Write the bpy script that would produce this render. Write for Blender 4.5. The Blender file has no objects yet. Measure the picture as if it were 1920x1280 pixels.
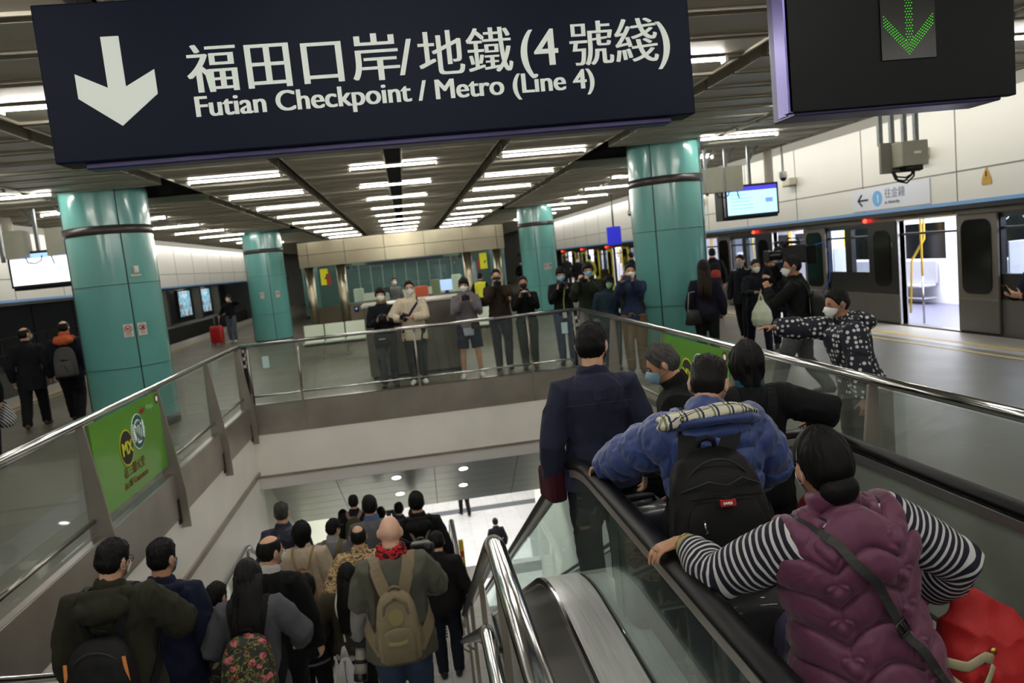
import bpy, bmesh, math, random
import numpy as np
from mathutils import Vector, Matrix, Euler
from mathutils.bvhtree import BVHTree
random.seed(7)
D = bpy.data
scene = bpy.context.scene
COL = scene.collection
PI = math.pi

# ---------------------------------------------------------------- camera
cam_d = D.cameras.new('camera')
cam = D.objects.new('camera', cam_d); COL.objects.link(cam)
cam_d.sensor_width = 36.0
cam_d.lens = 36.0 * 1430.73 / 1920
cam_d.clip_start = 0.05; cam_d.clip_end = 400
YAW, PITCH, ROLL = .128091, -.110673, .101073
cf = Vector((math.sin(YAW)*math.cos(PITCH), math.cos(YAW)*math.cos(PITCH), math.sin(PITCH)))
cr0 = Vector((math.cos(YAW), -math.sin(YAW), 0)); cd0 = cf.cross(cr0)
cr = math.cos(ROLL)*cr0 + math.sin(ROLL)*cd0
cdn = -math.sin(ROLL)*cr0 + math.cos(ROLL)*cd0
cam.matrix_world = Matrix(((cr.x, -cdn.x, -cf.x, 0), (cr.y, -cdn.y, -cf.y, 0), (cr.z, -cdn.z, -cf.z, 2.05), (0, 0, 0, 1)))
cam_d.dof.use_dof = True; cam_d.dof.focus_distance = 2.9; cam_d.dof.aperture_fstop = 4.0
scene.camera = cam
# ---------------------------------------------------------------- light and exposure
w = D.worlds.new('world'); scene.world = w; w.use_nodes = True
w.node_tree.nodes['Background'].inputs[0].default_value = (.75, .85, .9, 1)
w.node_tree.nodes['Background'].inputs[1].default_value = 0.12
scene.view_settings.view_transform = 'Standard'; scene.view_settings.look = 'None'
scene.view_settings.gamma = 1; scene.view_settings.use_curve_mapping = False
scene.view_settings.exposure = 0.3
TUBE_POWER = 62.0
def area(name, loc, sx, sy, power, rot, color=(1, 1, 1)):
    l = D.lights.new(name, 'AREA'); l.shape = 'RECTANGLE'; l.size = sx; l.size_y = sy; l.energy = power; l.color = color
    o = D.objects.new(name, l); COL.objects.link(o); o.location = loc; o.rotation_euler = rot
    return o
# trackside cove lamps in the ceiling void washing the white fascias, lobby lamps below the stairs
for sgn in (-1, 1):
    area('cove_lamp', (sgn*7.75, 26, 3.95), .12, 62, 420, (0, -sgn*math.radians(64), 0), (1, .97, .88))
area('lobby_lamp', (0.5, 24, -2.6), 7, 14, 620, (0, 0, 0), (1, 1, 1))
area('stair_lamp', (-.2, 15.5, -2.95), 5, 2.0, 60, (math.radians(30), 0, 0), (1, 1, .96))
area('train_lamp', (10.8, 15, 2.32), 1.6, 14, 700, (0, 0, 0), (.92, .95, 1))
area('train_lamp', (10.8, 36, 2.32), 1.6, 20, 600, (0, 0, 0), (.92, .95, 1))
area('kiosk_lamp', (0, 25.5, 2.3), 5, 2.5, 40, (0, 0, 0), (1, 1, .95))

# ---------------------------------------------------------------- helpers
def lin(c):
    return tuple(((x/12.92) if x <= .04045 else ((x+.055)/1.055)**2.4) for x in c)
def rgb(r, g, b): return lin((r/255, g/255, b/255)) + (1,)
MATS = {}
def mat(name, col, rough=.5, metal=0., noise=0., nscale=8., bump=0., bscale=40., emit=0., stretch=None, spec=None, sheen=0., coat=0.):
    if name in MATS: return MATS[name]
    m = D.materials.new(name); m.use_nodes = True; MATS[name] = m
    nt = m.node_tree; b = nt.nodes['Principled BSDF']
    c = rgb(*col)
    b.inputs['Base Color'].default_value = c; b.inputs['Roughness'].default_value = rough; b.inputs['Metallic'].default_value = metal
    if spec is not None: b.inputs['Specular IOR Level'].default_value = spec
    if sheen: b.inputs['Sheen Weight'].default_value = sheen
    if coat: b.inputs['Coat Weight'].default_value = coat; b.inputs['Coat Roughness'].default_value = .08
    if emit: b.inputs['Emission Color'].default_value = c; b.inputs['Emission Strength'].default_value = emit
    if noise or bump:
        tc = nt.nodes.new('ShaderNodeTexCoord'); mp = nt.nodes.new('ShaderNodeMapping')
        nt.links.new(tc.outputs['Object'], mp.inputs[0])
        if stretch: mp.inputs['Scale'].default_value = stretch
    if noise:
        n = nt.nodes.new('ShaderNodeTexNoise'); n.inputs['Scale'].default_value = nscale; n.inputs['Detail'].default_value = 5
        nt.links.new(mp.outputs[0], n.inputs[0])
        r = nt.nodes.new('ShaderNodeValToRGB'); r.color_ramp.elements[0].position = .3; r.color_ramp.elements[1].position = .7
        r.color_ramp.elements[0].color = tuple(x*(1-noise) for x in c[:3])+(1,); r.color_ramp.elements[1].color = tuple(min(1, x*(1+noise)) for x in c[:3])+(1,)
        nt.links.new(n.outputs[0], r.inputs[0]); nt.links.new(r.outputs[0], b.inputs['Base Color'])
    if bump:
        n = nt.nodes.new('ShaderNodeTexNoise'); n.inputs['Scale'].default_value = bscale; n.inputs['Detail'].default_value = 4
        nt.links.new(mp.outputs[0], n.inputs[0])
        u = nt.nodes.new('ShaderNodeBump'); u.inputs['Strength'].default_value = bump; u.inputs['Distance'].default_value = .01
        nt.links.new(n.outputs[0], u.inputs['Height']); nt.links.new(u.outputs[0], b.inputs['Normal'])
    return m
def ramp_mat(name, kind, scale, stops, rough=.8, coords='Object', stretch=None, bump=0, detail=3, interp='CONSTANT', rand=1.0):
    """pattern material: kind 'noise' / 'voronoi' / 'wave:<axis>' through a colour ramp"""
    if name in MATS: return MATS[name]
    m = D.materials.new(name); m.use_nodes = True; MATS[name] = m; nt = m.node_tree; b = nt.nodes['Principled BSDF']
    b.inputs['Roughness'].default_value = rough
    if coords.startswith('attr:'):
        tc = nt.nodes.new('ShaderNodeAttribute'); tc.attribute_name = coords[5:]; src = tc.outputs['Vector']
    else:
        tc = nt.nodes.new('ShaderNodeTexCoord'); src = tc.outputs[coords]
    mp = nt.nodes.new('ShaderNodeMapping'); nt.links.new(src, mp.inputs[0])
    if stretch: mp.inputs['Scale'].default_value = stretch
    if kind == 'noise':
        t = nt.nodes.new('ShaderNodeTexNoise'); t.inputs['Scale'].default_value = scale; t.inputs['Detail'].default_value = detail; out = t.outputs[0]
    elif kind == 'voronoi':
        t = nt.nodes.new('ShaderNodeTexVoronoi'); t.inputs['Scale'].default_value = scale; t.inputs['Randomness'].default_value = rand; out = t.outputs['Distance']
    else:
        t = nt.nodes.new('ShaderNodeTexWave'); t.bands_direction = kind.split(':')[1]; t.inputs['Scale'].default_value = scale; out = t.outputs[1]
    nt.links.new(mp.outputs[0], t.inputs[0])
    r = nt.nodes.new('ShaderNodeValToRGB'); r.color_ramp.interpolation = interp
    el = r.color_ramp.elements
    for i, (p, c) in enumerate(stops):
        e = el[i] if i < 2 else el.new(p)
        e.position = p; e.color = rgb(*c)
    nt.links.new(out, r.inputs[0]); nt.links.new(r.outputs[0], b.inputs['Base Color'])
    return m
def glass_mat(name, tint, refl=.5, dirt=.0, tcol=None):
    if name in MATS: return MATS[name]
    m = D.materials.new(name); m.use_nodes = True; MATS[name] = m; nt = m.node_tree
    for n in list(nt.nodes): nt.nodes.remove(n)
    o = nt.nodes.new('ShaderNodeOutputMaterial'); tr = nt.nodes.new('ShaderNodeBsdfTransparent'); gl = nt.nodes.new('ShaderNodeBsdfGlossy'); mx = nt.nodes.new('ShaderNodeMixShader')
    lw = nt.nodes.new('ShaderNodeLayerWeight'); lw.inputs[0].default_value = .5; pw = nt.nodes.new('ShaderNodeMath'); pw.operation = 'POWER'; pw.inputs[1].default_value = 4.5
    fr = nt.nodes.new('ShaderNodeMath'); fr.operation = 'MULTIPLY_ADD'; fr.inputs[1].default_value = refl; fr.inputs[2].default_value = .025; nt.links.new(lw.outputs['Facing'], pw.inputs[0]); nt.links.new(pw.outputs[0], fr.inputs[0])
    tr.inputs[0].default_value = tuple(tint)+(1,); gl.inputs[0].default_value = (.9, .95, .93, 1); gl.inputs['Roughness'].default_value = .02
    nt.links.new(fr.outputs[0], mx.inputs[0]); nt.links.new(tr.outputs[0], mx.inputs[1]); nt.links.new(gl.outputs[0], mx.inputs[2])
    last = mx
    if dirt:
        df = nt.nodes.new('ShaderNodeBsdfDiffuse'); df.inputs[0].default_value = tcol or (.6, .66, .62, 1); m2 = nt.nodes.new('ShaderNodeMixShader'); m2.inputs[0].default_value = dirt
        nt.links.new(mx.outputs[0], m2.inputs[1]); nt.links.new(df.outputs[0], m2.inputs[2]); last = m2
    nt.links.new(last.outputs[0], o.inputs[0])
    return m

def empty(name, loc=(0, 0, 0), rz=0., parent=None):
    o = D.objects.new(name, None); COL.objects.link(o); o.location = loc; o.rotation_euler = (0, 0, rz); o.empty_display_size = .1
    if parent: o.parent = parent
    return o
def tag(o, label=None, cat=None, group=None, kind=None):
    if label: o['label'] = label
    if cat: o['category'] = cat
    if group: o['group'] = group
    if kind: o['kind'] = kind
    return o
def thing(name, label, cat, loc=(0, 0, 0), rz=0., group=None):
    return tag(empty(name, loc, rz), label, cat, group)
def link_mesh(name, me, m=None, parent=None, smooth=None):
    o = D.objects.new(name, me); COL.objects.link(o)
    if m is not None:
        me.materials.clear()
        for x in (m if isinstance(m, (list, tuple)) else [m]): me.materials.append(x)
    if parent is not None: o.parent = parent
    if smooth is not None: me.polygons.foreach_set('use_smooth', [smooth]*len(me.polygons))
    return o
def copy_tree(o, parent=None):
    c = o.copy(); COL.objects.link(c)
    if parent is not None: c.parent = parent
    for ch in list(o.children): copy_tree(ch, c)
    return c
def frames(pts, ref):
    out = []; n = len(pts)
    for i in range(n):
        t = (pts[min(i+1, n-1)] - pts[max(i-1, 0)])
        t = t.normalized() if t.length > 1e-9 else Vector((0, 0, 1))
        r = ref if abs(ref.dot(t)) < .96 else (Vector((1, 0, 0)) if abs(t.x) < .7 else Vector((0, 0, 1)))
        s = t.cross(r).normalized(); u = s.cross(t).normalized()
        out.append((t, s, u))
    return out
class MB:
    def __init__(s): s.v = []; s.f = []; s.m = []; s.mi = 0
    def add(s, vs, fs):
        o = len(s.v); s.v += [tuple(x) for x in vs]; s.f += [tuple(i+o for i in f) for f in fs]; s.m += [s.mi]*len(fs); return s
    def bb(s, x0, x1, y0, y1, z0, z1):
        return s.add([(x0, y0, z0), (x1, y0, z0), (x1, y1, z0), (x0, y1, z0), (x0, y0, z1), (x1, y0, z1), (x1, y1, z1), (x0, y1, z1)],
                     [(0, 3, 2, 1), (4, 5, 6, 7), (0, 1, 5, 4), (1, 2, 6, 5), (2, 3, 7, 6), (3, 0, 4, 7)])
    def box(s, c, d, R=None):
        vs = []
        for z in (-.5, .5):
            for x, y in ((-.5, -.5), (.5, -.5), (.5, .5), (-.5, .5)):
                p = Vector((x*d[0], y*d[1], z*d[2]))
                if R is not None: p = R @ p
                vs.append(p + Vector(c))
        return s.add(vs, [(0, 3, 2, 1), (4, 5, 6, 7), (0, 1, 5, 4), (1, 2, 6, 5), (2, 3, 7, 6), (3, 0, 4, 7)])
    def tube(s, pts, rad, n=12, ref=(0, 1, 0), cap=True):
        pts = [Vector(p) for p in pts]; ref = Vector(ref)
        if not isinstance(rad, list): rad = [rad]*len(pts)
        vs = []; fs = []
        for p, r, (t, a, b) in zip(pts, rad, frames(pts, ref)):
            ra, rb = r if isinstance(r, (list, tuple)) else (r, r)
            for k in range(n):
                q = 2*PI*k/n; vs.append(p + a*(ra*math.cos(q)) + b*(rb*math.sin(q)))
        for i in range(len(pts)-1):
            for k in range(n):
                k2 = (k+1) % n; fs.append((i*n+k, i*n+k2, (i+1)*n+k2, (i+1)*n+k))
        if cap:
            fs.append(tuple(range(n-1, -1, -1))); o = (len(pts)-1)*n; fs.append(tuple(range(o, o+n)))
        return s.add(vs, fs)
    def cyl(s, p, q, r, n=14): return s.tube([p, q], r, n, (0, 1, 0) if abs((Vector(q)-Vector(p)).normalized().y) < .9 else (0, 0, 1))
    def ell(s, c, r, R=None, nu=14, nv=8):
        vs = [Vector((0, 0, -1))]; 
        for i in range(1, nv):
            a = -PI/2+PI*i/nv
            for k in range(nu):
                b = 2*PI*k/nu; vs.append(Vector((math.cos(a)*math.cos(b), math.cos(a)*math.sin(b), math.sin(a))))
        vs.append(Vector((0, 0, 1))); fs = []
        for k in range(nu): fs.append((0, 1+(k+1) % nu, 1+k))
        for i in range(nv-2):
            for k in range(nu):
                k2 = (k+1) % nu; fs.append((1+i*nu+k, 1+i*nu+k2, 1+(i+1)*nu+k2, 1+(i+1)*nu+k))
        o = 1+(nv-2)*nu; t = len(vs)-1
        for k in range(nu): fs.append((o+k, o+(k+1) % nu, t))
        out = []
        for p in vs:
            p = Vector((p.x*r[0], p.y*r[1], p.z*r[2]))
            if R is not None: p = R @ p
            out.append(p+Vector(c))
        return s.add(out, fs)
    def prism(s, poly, d, o=(0, 0, 0), ax=((1, 0, 0), (0, 0, 1), (0, 1, 0))):
        """2-D polygon (u,v) extruded by d along the third axis"""
        U, Vv, W = [Vector(a) for a in ax]; o = Vector(o); n = len(poly)
        vs = [o+U*p[0]+Vv*p[1] for p in poly]+[o+U*p[0]+Vv*p[1]+W*d for p in poly]
        fs = [tuple(range(n-1, -1, -1)), tuple(range(n, 2*n))]+[(i, (i+1) % n, (i+1) % n+n, i+n) for i in range(n)]
        return s.add(vs, fs)
    def strip(s, path, half, th, side):
        """ribbon of a given width and thickness along a path; side(i) gives (width dir, normal)"""
        vs = []; fs = []
        for i, p in enumerate(path):
            wd, nn = side(i)
            vs += [p-wd*half, p+wd*half, p+wd*half+nn*th, p-wd*half+nn*th]
        for i in range(len(path)-1):
            for k in range(4):
                k2 = (k+1) % 4; fs.append((4*i+k, 4*i+k2, 4*i+4+k2, 4*i+4+k))
        fs += [(3, 2, 1, 0), tuple(4*(len(path)-1)+k for k in range(4))]
        return s.add(vs, fs)
    def mesh(s, name):
        me = D.meshes.new(name); me.from_pydata(s.v, [], s.f)
        if any(s.m): me.polygons.foreach_set('material_index', s.m)
        me.update(); return me
    def build(s, name, m=None, parent=None, smooth=False, bevel=0., seg=2, off=None):
        if off is not None: s.v = [(a-off[0], b-off[1], c-off[2]) for a, b, c in s.v]
        me = s.mesh(name); assert np.isfinite(np.array(s.v)).all(), name; me.validate()
        bm = bmesh.new(); bm.from_mesh(me); bmesh.ops.recalc_face_normals(bm, faces=bm.faces); bm.to_mesh(me); bm.free()
        o = link_mesh(name, me, m, parent, smooth)
        if bevel:
            b = o.modifiers.new('bevel', 'BEVEL'); b.width = bevel; b.segments = seg; b.limit_method = 'ANGLE'
        return o
def struct(o): o['kind'] = 'structure'; return o
def text_mesh(name, body, size, m, parent, loc, rot=(PI/2, 0, 0), align='LEFT', depth=.002, offset=0., sx=1., xcopies=(0,), spacing=1.):
    cu = D.curves.new(name, 'FONT'); cu.body = body; cu.size = size; cu.align_x = align; cu.extrude = depth; cu.offset = offset; cu.space_character = spacing
    t = D.objects.new('tmp', cu); COL.objects.link(t)
    me = D.meshes.new_from_object(t.evaluated_get(bpy.context.evaluated_depsgraph_get()))
    D.objects.remove(t); D.curves.remove(cu)
    if len(xcopies) > 1:
        bm = bmesh.new()
        for i, dx in enumerate(xcopies):
            n0 = len(bm.verts); bm.from_mesh(me); bm.verts.ensure_lookup_table()
            for v in bm.verts[n0:]: v.co.x += dx; v.co.z += i*.0002
        bm.to_mesh(me); bm.free()
    o = link_mesh(name, me, m, parent); o.location = loc; o.rotation_euler = rot; o.scale = (sx, 1, 1)
    return o

# ---------------------------------------------------------------- shared materials
STEEL = mat('brushed_steel', (150, 146, 138), .28, 1., noise=.10, nscale=6, stretch=(1, 1, 30), bump=.04, bscale=60)
STEEL_H = mat('brushed_steel_sheet', (150, 143, 134), .36, .5, noise=.14, nscale=2.2, bump=.02, bscale=30)
CHROME = mat('polished_tube', (188, 188, 186), .14, 1.)
DARKSTEEL = mat('dark_steel', (70, 68, 64), .35, 1.)
WHITE = mat('white_enamel', (226, 226, 222), .35)
BLACK = mat('matt_black', (14, 14, 15), .6)
RUBBER = mat('handrail_rubber', (7, 7, 8), .45, spec=.15)
GLASS = glass_mat('guard_glass', (.95, .98, .965), .34, .03)
SCREEN = glass_mat('clear_glass', (.96, .98, .97), .4, .02)
# ================================================================ THE ROOM
def stair_z(Y):
    if Y < 2.5: return 0.
    if Y < 7.1: return -(Y-2.5)*.5
    if Y < 10.6: return -2.3
    if Y < 19.2: return -2.3-(Y-10.6)*4.7/8.6
    return -7.
def esc_z(Y): return 0. if Y < 3.9 else max(-7., -(Y-3.9)*.52)

TILE = D.materials.new('platform_tile'); TILE.use_nodes = True
def tile_nodes(m, c1, c2, joint, sx, sy, rough, jw=.006):
    nt = m.node_tree; b = nt.nodes['Principled BSDF']; tc = nt.nodes.new('ShaderNodeTexCoord'); mp = nt.nodes.new('ShaderNodeMapping')
    br = nt.nodes.new('ShaderNodeTexBrick'); br.offset = 0; br.inputs['Scale'].default_value = 1; br.inputs['Brick Width'].default_value = sx; br.inputs['Row Height'].default_value = sy
    br.inputs['Mortar Size'].default_value = jw; br.inputs['Color1'].default_value = rgb(*c1); br.inputs['Color2'].default_value = rgb(*c2); br.inputs['Mortar'].default_value = rgb(*joint)
    n = nt.nodes.new('ShaderNodeTexNoise'); n.inputs['Scale'].default_value = 1.3; n.inputs['Detail'].default_value = 8
    n2 = nt.nodes.new('ShaderNodeTexNoise'); n2.inputs['Scale'].default_value = 90
    mx = nt.nodes.new('ShaderNodeMix'); mx.data_type = 'RGBA'; mx.blend_type = 'MULTIPLY'; mx.inputs[0].default_value = .14
    rp = nt.nodes.new('ShaderNodeMapRange'); rp.inputs[1].default_value = .3; rp.inputs[2].default_value = .7; rp.inputs[3].default_value = rough-.03; rp.inputs[4].default_value = rough+.05
    L = nt.links.new; L(tc.outputs['Object'], mp.inputs[0]); L(mp.outputs[0], br.inputs[0]); L(mp.outputs[0], n.inputs[0]); L(mp.outputs[0], n2.inputs[0])
    ad = nt.nodes.new('ShaderNodeMath'); ad.operation = 'ADD'; L(n.outputs[0], ad.inputs[0]); L(n2.outputs[0], ad.inputs[1])
    L(br.outputs[0], mx.inputs[6]); L(ad.outputs[0], mx.inputs[7]); L(mx.outputs[2], b.inputs['Base Color']); L(n.outputs[0], rp.inputs[0]); L(rp.outputs[0], b.inputs['Roughness']); b.inputs['Specular IOR Level'].default_value = .3
tile_nodes(TILE, (100, 94, 81), (95, 90, 77), (80, 77, 69), 1.2, 1.2, .40)
WTILE = D.materials.new('lobby_tile'); WTILE.use_nodes = True
tile_nodes(WTILE, (214, 212, 208), (208, 206, 202), (160, 158, 154), .6, .6, .25, .004)

# platform floor: one slab with the well cut out
X0, X1, YB = -2.62, 2.66, 12.1
f = MB()
f.bb(-9.2, X0, -6, 62, -.3, 0); f.bb(X1, 9.2, -6, 62, -.3, 0); f.bb(X0, X1, YB, 62, -.3, 0); f.bb(X0, X1, -6, 1.6, -.3, 0)
f.bb(X0, .55, 1.6, 2.5, -.3, 0); f.bb(.55, X1, 1.6, 1.7, -.3, 0)
struct(f.build('floor', TILE))
STONE = mat('edge_stone', (158, 154, 146), .35, noise=.08, nscale=3)
YEL = mat('yellow_line', (178, 150, 72), .5, noise=.1)
DARKBAND = mat('dark_stone_band', (98, 96, 92), .4, noise=.06)
for sg in (-1, 1):
    m = MB(); m.bb(sg*8.2, sg*9.19, -6, 62, .0, .003); struct(m.build('trim_'+('left' if sg < 0 else 'right')+'_edge', STONE))
    m = MB(); m.bb(sg*7.95, sg*8.03, -6, 62, .003, .005); m.bb(sg*8.42, sg*8.55, -6, 62, .003, .006); struct(m.build('trim_'+('left' if sg < 0 else 'right')+'_line', YEL))
    m = MB(); m.bb(sg*3.35, sg*3.75, -6, 11.4, .0, .002); struct(m.build('trim_'+('left' if sg < 0 else 'right')+'_band', DARKBAND))
    # platform edge face
    m = MB(); m.bb(sg*9.0, sg*9.2, -6, 62, -1.2, -.3); struct(m.build('wall_'+('left' if sg < 0 else 'right')+'_platform_edge', mat('edge_concrete', (60, 58, 56), .8, noise=.15)))
# well walls
WALLW = mat('well_wall_paint', (238, 234, 226), .38, noise=.04, nscale=2)
GREENW = mat('stair_wall_panel', (200, 202, 182), .35, noise=.03)
m = MB(); m.bb(-2.9, X0, 1.6, 12.3, -7, -.3); struct(m.build('wall_left_stair', WALLW))
m = MB(); m.bb(-2.9, X0, 12.3, 19.2, -7.1, -1.0); struct(m.build('wall_left_lower', GREENW))
m = MB(); m.bb(X1, 2.9, 1.6, 19.2, -7.1, -.3); struct(m.build('wall_right_stair', WALLW))
m = MB(); m.bb(X0, X1, 12.1, 12.35, -.96, -.3); struct(m.build('wall_back_bulkhead', WALLW))
m = MB(); m.bb(X0, X1, 12.08, 12.5, -1.17, -.985); struct(m.build('trim_back_soffit', mat('soffit_white', (214, 210, 208), .4)))
m = MB(); m.bb(X0, X0+.03, 2.5, 12.08, -.955, -.885); m.bb(X0, X1, 12.06, 12.1, -.985, -.955); struct(m.build('trim_left_ledge', STEEL_H))
m = MB(); m.bb(X0, .58, 1.55, 1.6, -1, 0); struct(m.build('wall_front_stair', WALLW))
# sloping stair ceiling and lobby
SOFF = mat('soffit_metal', (150, 152, 142), .30, .55, noise=.05, nscale=3)
m = MB()
sl = 4.7/8.6
for i in range(7):
    a, b_ = 12.5+i*.29, 12.5+(i+1)*.29-.008
    m.add([(X0, a, -1.17-(a-12.5)*sl*1.25), (X1, a, -1.17-(a-12.5)*sl*1.25), (X1, b_, -1.17-(b_-12.5)*sl*1.25), (X0, b_, -1.17-(b_-12.5)*sl*1.25),
           (X0, a, -1.07-(a-12.5)*sl*1.25), (X1, a, -1.07-(a-12.5)*sl*1.25), (X1, b_, -1.07-(b_-12.5)*sl*1.25), (X0, b_, -1.07-(b_-12.5)*sl*1.25)],
          [(0, 3, 2, 1), (4, 5, 6, 7), (0, 1, 5, 4), (1, 2, 6, 5), (2, 3, 7, 6), (3, 0, 4, 7)])
struct(m.build('ceiling_stair', SOFF))
m = MB()
for x in (-1.55, .1, 1.55):
    m.tube([(x, 12.5, -1.168), (x, 14.53, -1.168-2.03*sl*1.25)], (.006, .006), 6)
struct(m.build('trim_stair_ceiling', BLACK))
m = MB(); m.bb(-8, 9, 14.53, 34, -2.55, -2.45); struct(m.build('ceiling_lobby', mat('lobby_ceiling', (220, 220, 218), .5)))
m = MB(); m.bb(-9, 10, 19.2, 34, -7.2, -7.0); struct(m.build('floor_lobby', WTILE))
m = MB(); m.bb(-9, 10, 34, 34.2, -7.2, -2.5); struct(m.build('wall_back_lobby', WALLW))
for i, (a, b_) in enumerate(((21.0, 21.7), (27.0, 27.5))):
    m = MB(); m.bb(-9, 10, a, b_, -7.0, -6.995); struct(m.build('trim_lobby_band', mat('lobby_dark_band', (92, 94, 100), .35, noise=.06)))
# downlights in the sloping ceiling
k = 0
for x in (-.56, .6):
    for y in (13.0, 13.75):
        z = -1.175-(y-12.5)*sl*1.25
        t = thing('downlight', 'round recessed downlight in the sloping stair ceiling, %s of the %s pair' % ('left' if x < 0 else 'right', 'upper' if y < 13.5 else 'lower'), 'ceiling light', (x, y, z), 0, 'downlights over the stairs')
        t.rotation_euler = (-math.atan(sl*1.25), 0, 0)
        MB().tube([(0, 0, -.004), (0, 0, .02)], .088, 24).build('trim_ring', CHROME, t)
        MB().tube([(0, 0, -.008), (0, 0, -.004)], .074, 24).build('diffuser', mat('downlight_glow', (255, 255, 250), .5, emit=9), t)
# ---- stair flights, landing
st = MB()
n1 = 15
for i in range(n1):
    y0 = 2.5+i*4.6/n1; z = -(i+1)*2.3/n1
    st.bb(X0, .2, y0, y0+4.6/n1+.001, z-.35, z)
st.bb(X0, .2, 7.1, 10.6, -2.6, -2.3)
st.bb(.2, .56, 7.1, 10.6, -2.6, -2.3)
for i in range(n1): st.bb(.2, .56, 2.5+i*4.6/n1, 2.5+(i+1)*4.6/n1, -(i+1)*2.3/n1-.35, -(i+1)*2.3/n1-.02)
n2 = 30
for i in range(n2):
    y0 = 10.6+i*8.6/n2; z = -2.3-(i+1)*4.7/n2
    st.bb(X0, .56, y0, y0+8.6/n2+.001, z-.35, z)
struct(st.build('floor_stair', WTILE))
tk = MB()
for i in range(7):
    for j in range(4):
        tk.ell((-.12+j*.055, 8.62+i*.075, -2.296), (.017, .026, .006), None, 8, 4)
tag(tk.build('tactile_studs', DARKSTEEL, smooth=True), 'patch of dark tactile studs on the white stair landing', 'tactile paving')

# ---------------------------------------------------------------- ceiling
SLAT = mat('ceiling_slat', (190, 183, 166), .5, .1, noise=.05, nscale=2)
SLATE = mat('ceiling_slat_edge', (205, 200, 186), .45)
VOID = mat('ceiling_void', (9, 9, 9), .9)
m = MB(); m.bb(-9.6, 9.6, -6, 62, 4.25, 4.35); struct(m.build('ceiling', VOID))
def bay(x0, x1, y0, y1, skip=()):
    m = MB(); y = y0; P = .66
    while y < y1-.1:
        for a, b_ in (x0, x1),:
            ok = True
            for (s0, s1) in skip:
                if s0 < y+P/2 < s1: ok = False
            if not ok: continue
            m.mi = 0
            m.bb(a, b_, y, y+P-.13, 3.6, 3.68)
            m.bb(a, b_, y+P-.13, y+P-.02, 3.70, 3.72)
            m.mi = 1
            m.bb(a, b_, y-.022, y, 3.578, 3.72); m.bb(a, b_, y+P-.13, y+P-.112, 3.578, 3.72)
            m.bb(a-.022, a, y-.022, y+P-.112, 3.578, 3.72); m.bb(b_, b_+.022, y-.022, y+P-.112, 3.578, 3.72)
        y += P
    struct(m.build('ceiling_bay', [SLAT, SLATE]))
for sg in (-1, 1):
    s = lambda a, b_: (sg*a, sg*b_) if sg > 0 else (sg*b_, sg*a)
    bay(*s(.14, 1.40), -5.9, 34); bay(*s(1.60, 3.10), -5.9, 34)
    bay(*s(3.36, 5.0), -5.9, 34, ((11.9, 14.4), (24.6, 27.2)))
    bay(*s(5.2, 7.1), -5.9, 34)
    m = MB(); a, b_ = s(7.25, 7.4); m.bb(a, b_, -6, 60, 3.62, 4.2); struct(m.build('ceiling_bulkhead', mat('void_edge', (60, 58, 54), .6)))
m = MB(); m.bb(-7, 7, 34.2, 62, 3.6, 3.7); struct(m.build('ceiling_far', SLAT))

# ceiling lamps: one prototype, copies in rows
proto = None; k = 0
GLOW = mat('tube_glow', (255, 252, 244), .4, emit=TUBE_POWER)
def lamp(x, y, label):
    global proto
    if proto is None:
        t = thing('ceiling_light', label, 'ceiling light', (x, y, 3.57), 0, 'tube lights on the slatted ceiling')
        MB().bb(-.66, .66, -.045, .045, .01, .04).build('housing', mat('lamp_housing', (120, 118, 110), .5), t, bevel=.008)
        MB().tube([(-.64, 0, -.002), (.64, 0, -.002)], (.021, .014), 12, (0, 0, 1)).build('diffuser', GLOW, t, True)
        for ex in (-.675, .64): MB().bb(ex, ex+.035, -.05, .05, -.04, .05).build('end_cap', mat('lamp_cap', (215, 214, 205), .4), t, bevel=.008)
        proto = t
    else:
        t = copy_tree(proto); t.location = (x, y, 3.57); t['label'] = label
    return t
ords = ['nearest', 'second', 'third', 'fourth', 'fifth', 'sixth', 'seventh', 'eighth', 'ninth', 'tenth', 'eleventh', 'twelfth', 'thirteenth', 'fourteenth', 'fifteenth', 'sixteenth']
for xr, nm in ((0, 'middle row over the centre gap'), (-2.3, 'row left of the centre row'), (2.3, 'row right of the centre row'), (-5.45, 'outer left row above the left columns'), (5.45, 'outer right row above the right columns')):
    for i in range(16):
        y = -3.85+2.6*i
        if y > 33: continue
        lamp(xr, y, '%s tube light counted from the front in the %s' % (ords[i].capitalize() if i else 'Nearest', nm))

# ---------------------------------------------------------------- white fascias over the tracks, track walls
FASC = mat('fascia_panel', (220, 218, 210), .32, noise=.02, nscale=1)
JOINT = mat('panel_joint', (120, 118, 112), .6)
BLUE = mat('fascia_blue_line', (120, 165, 215), .4)
for sg in (-1, 1):
    nm = 'left' if sg < 0 else 'right'
    m = MB(); m.bb(sg*9.1, sg*9.25, -6, 62, 2.19, 3.80); struct(m.build('wall_%s_fascia' % nm, FASC))
    j = MB()
    y = 1.2
    while y < 60:
        j.bb(sg*9.094, sg*9.1, y, y+.018, 2.19, 3.80); y += 2.6
    j.bb(sg*9.093, sg*9.1, -6, 62, 2.68, 2.70)
    struct(j.build('trim_%s_joint' % nm, JOINT))
    m = MB(); m.bb(sg*9.085, sg*9.1, -6, 62, 2.15, 2.21); struct(m.build('trim_%s_line' % nm, BLUE))
    m = MB(); m.bb(sg*9.1, sg*9.5, -6, 62, 3.80, 4.25); struct(m.build('wall_%s_void' % nm, mat('void_panel', (150, 148, 140), .6)))
    m = MB(); m.bb(sg*9.1, sg*9.2, -6, 62, 2.075, 2.15); struct(m.build('trim_%s_valance' % nm, mat('valance', (84, 16, 20) if sg > 0 else (18, 18, 20), .5)))
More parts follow.
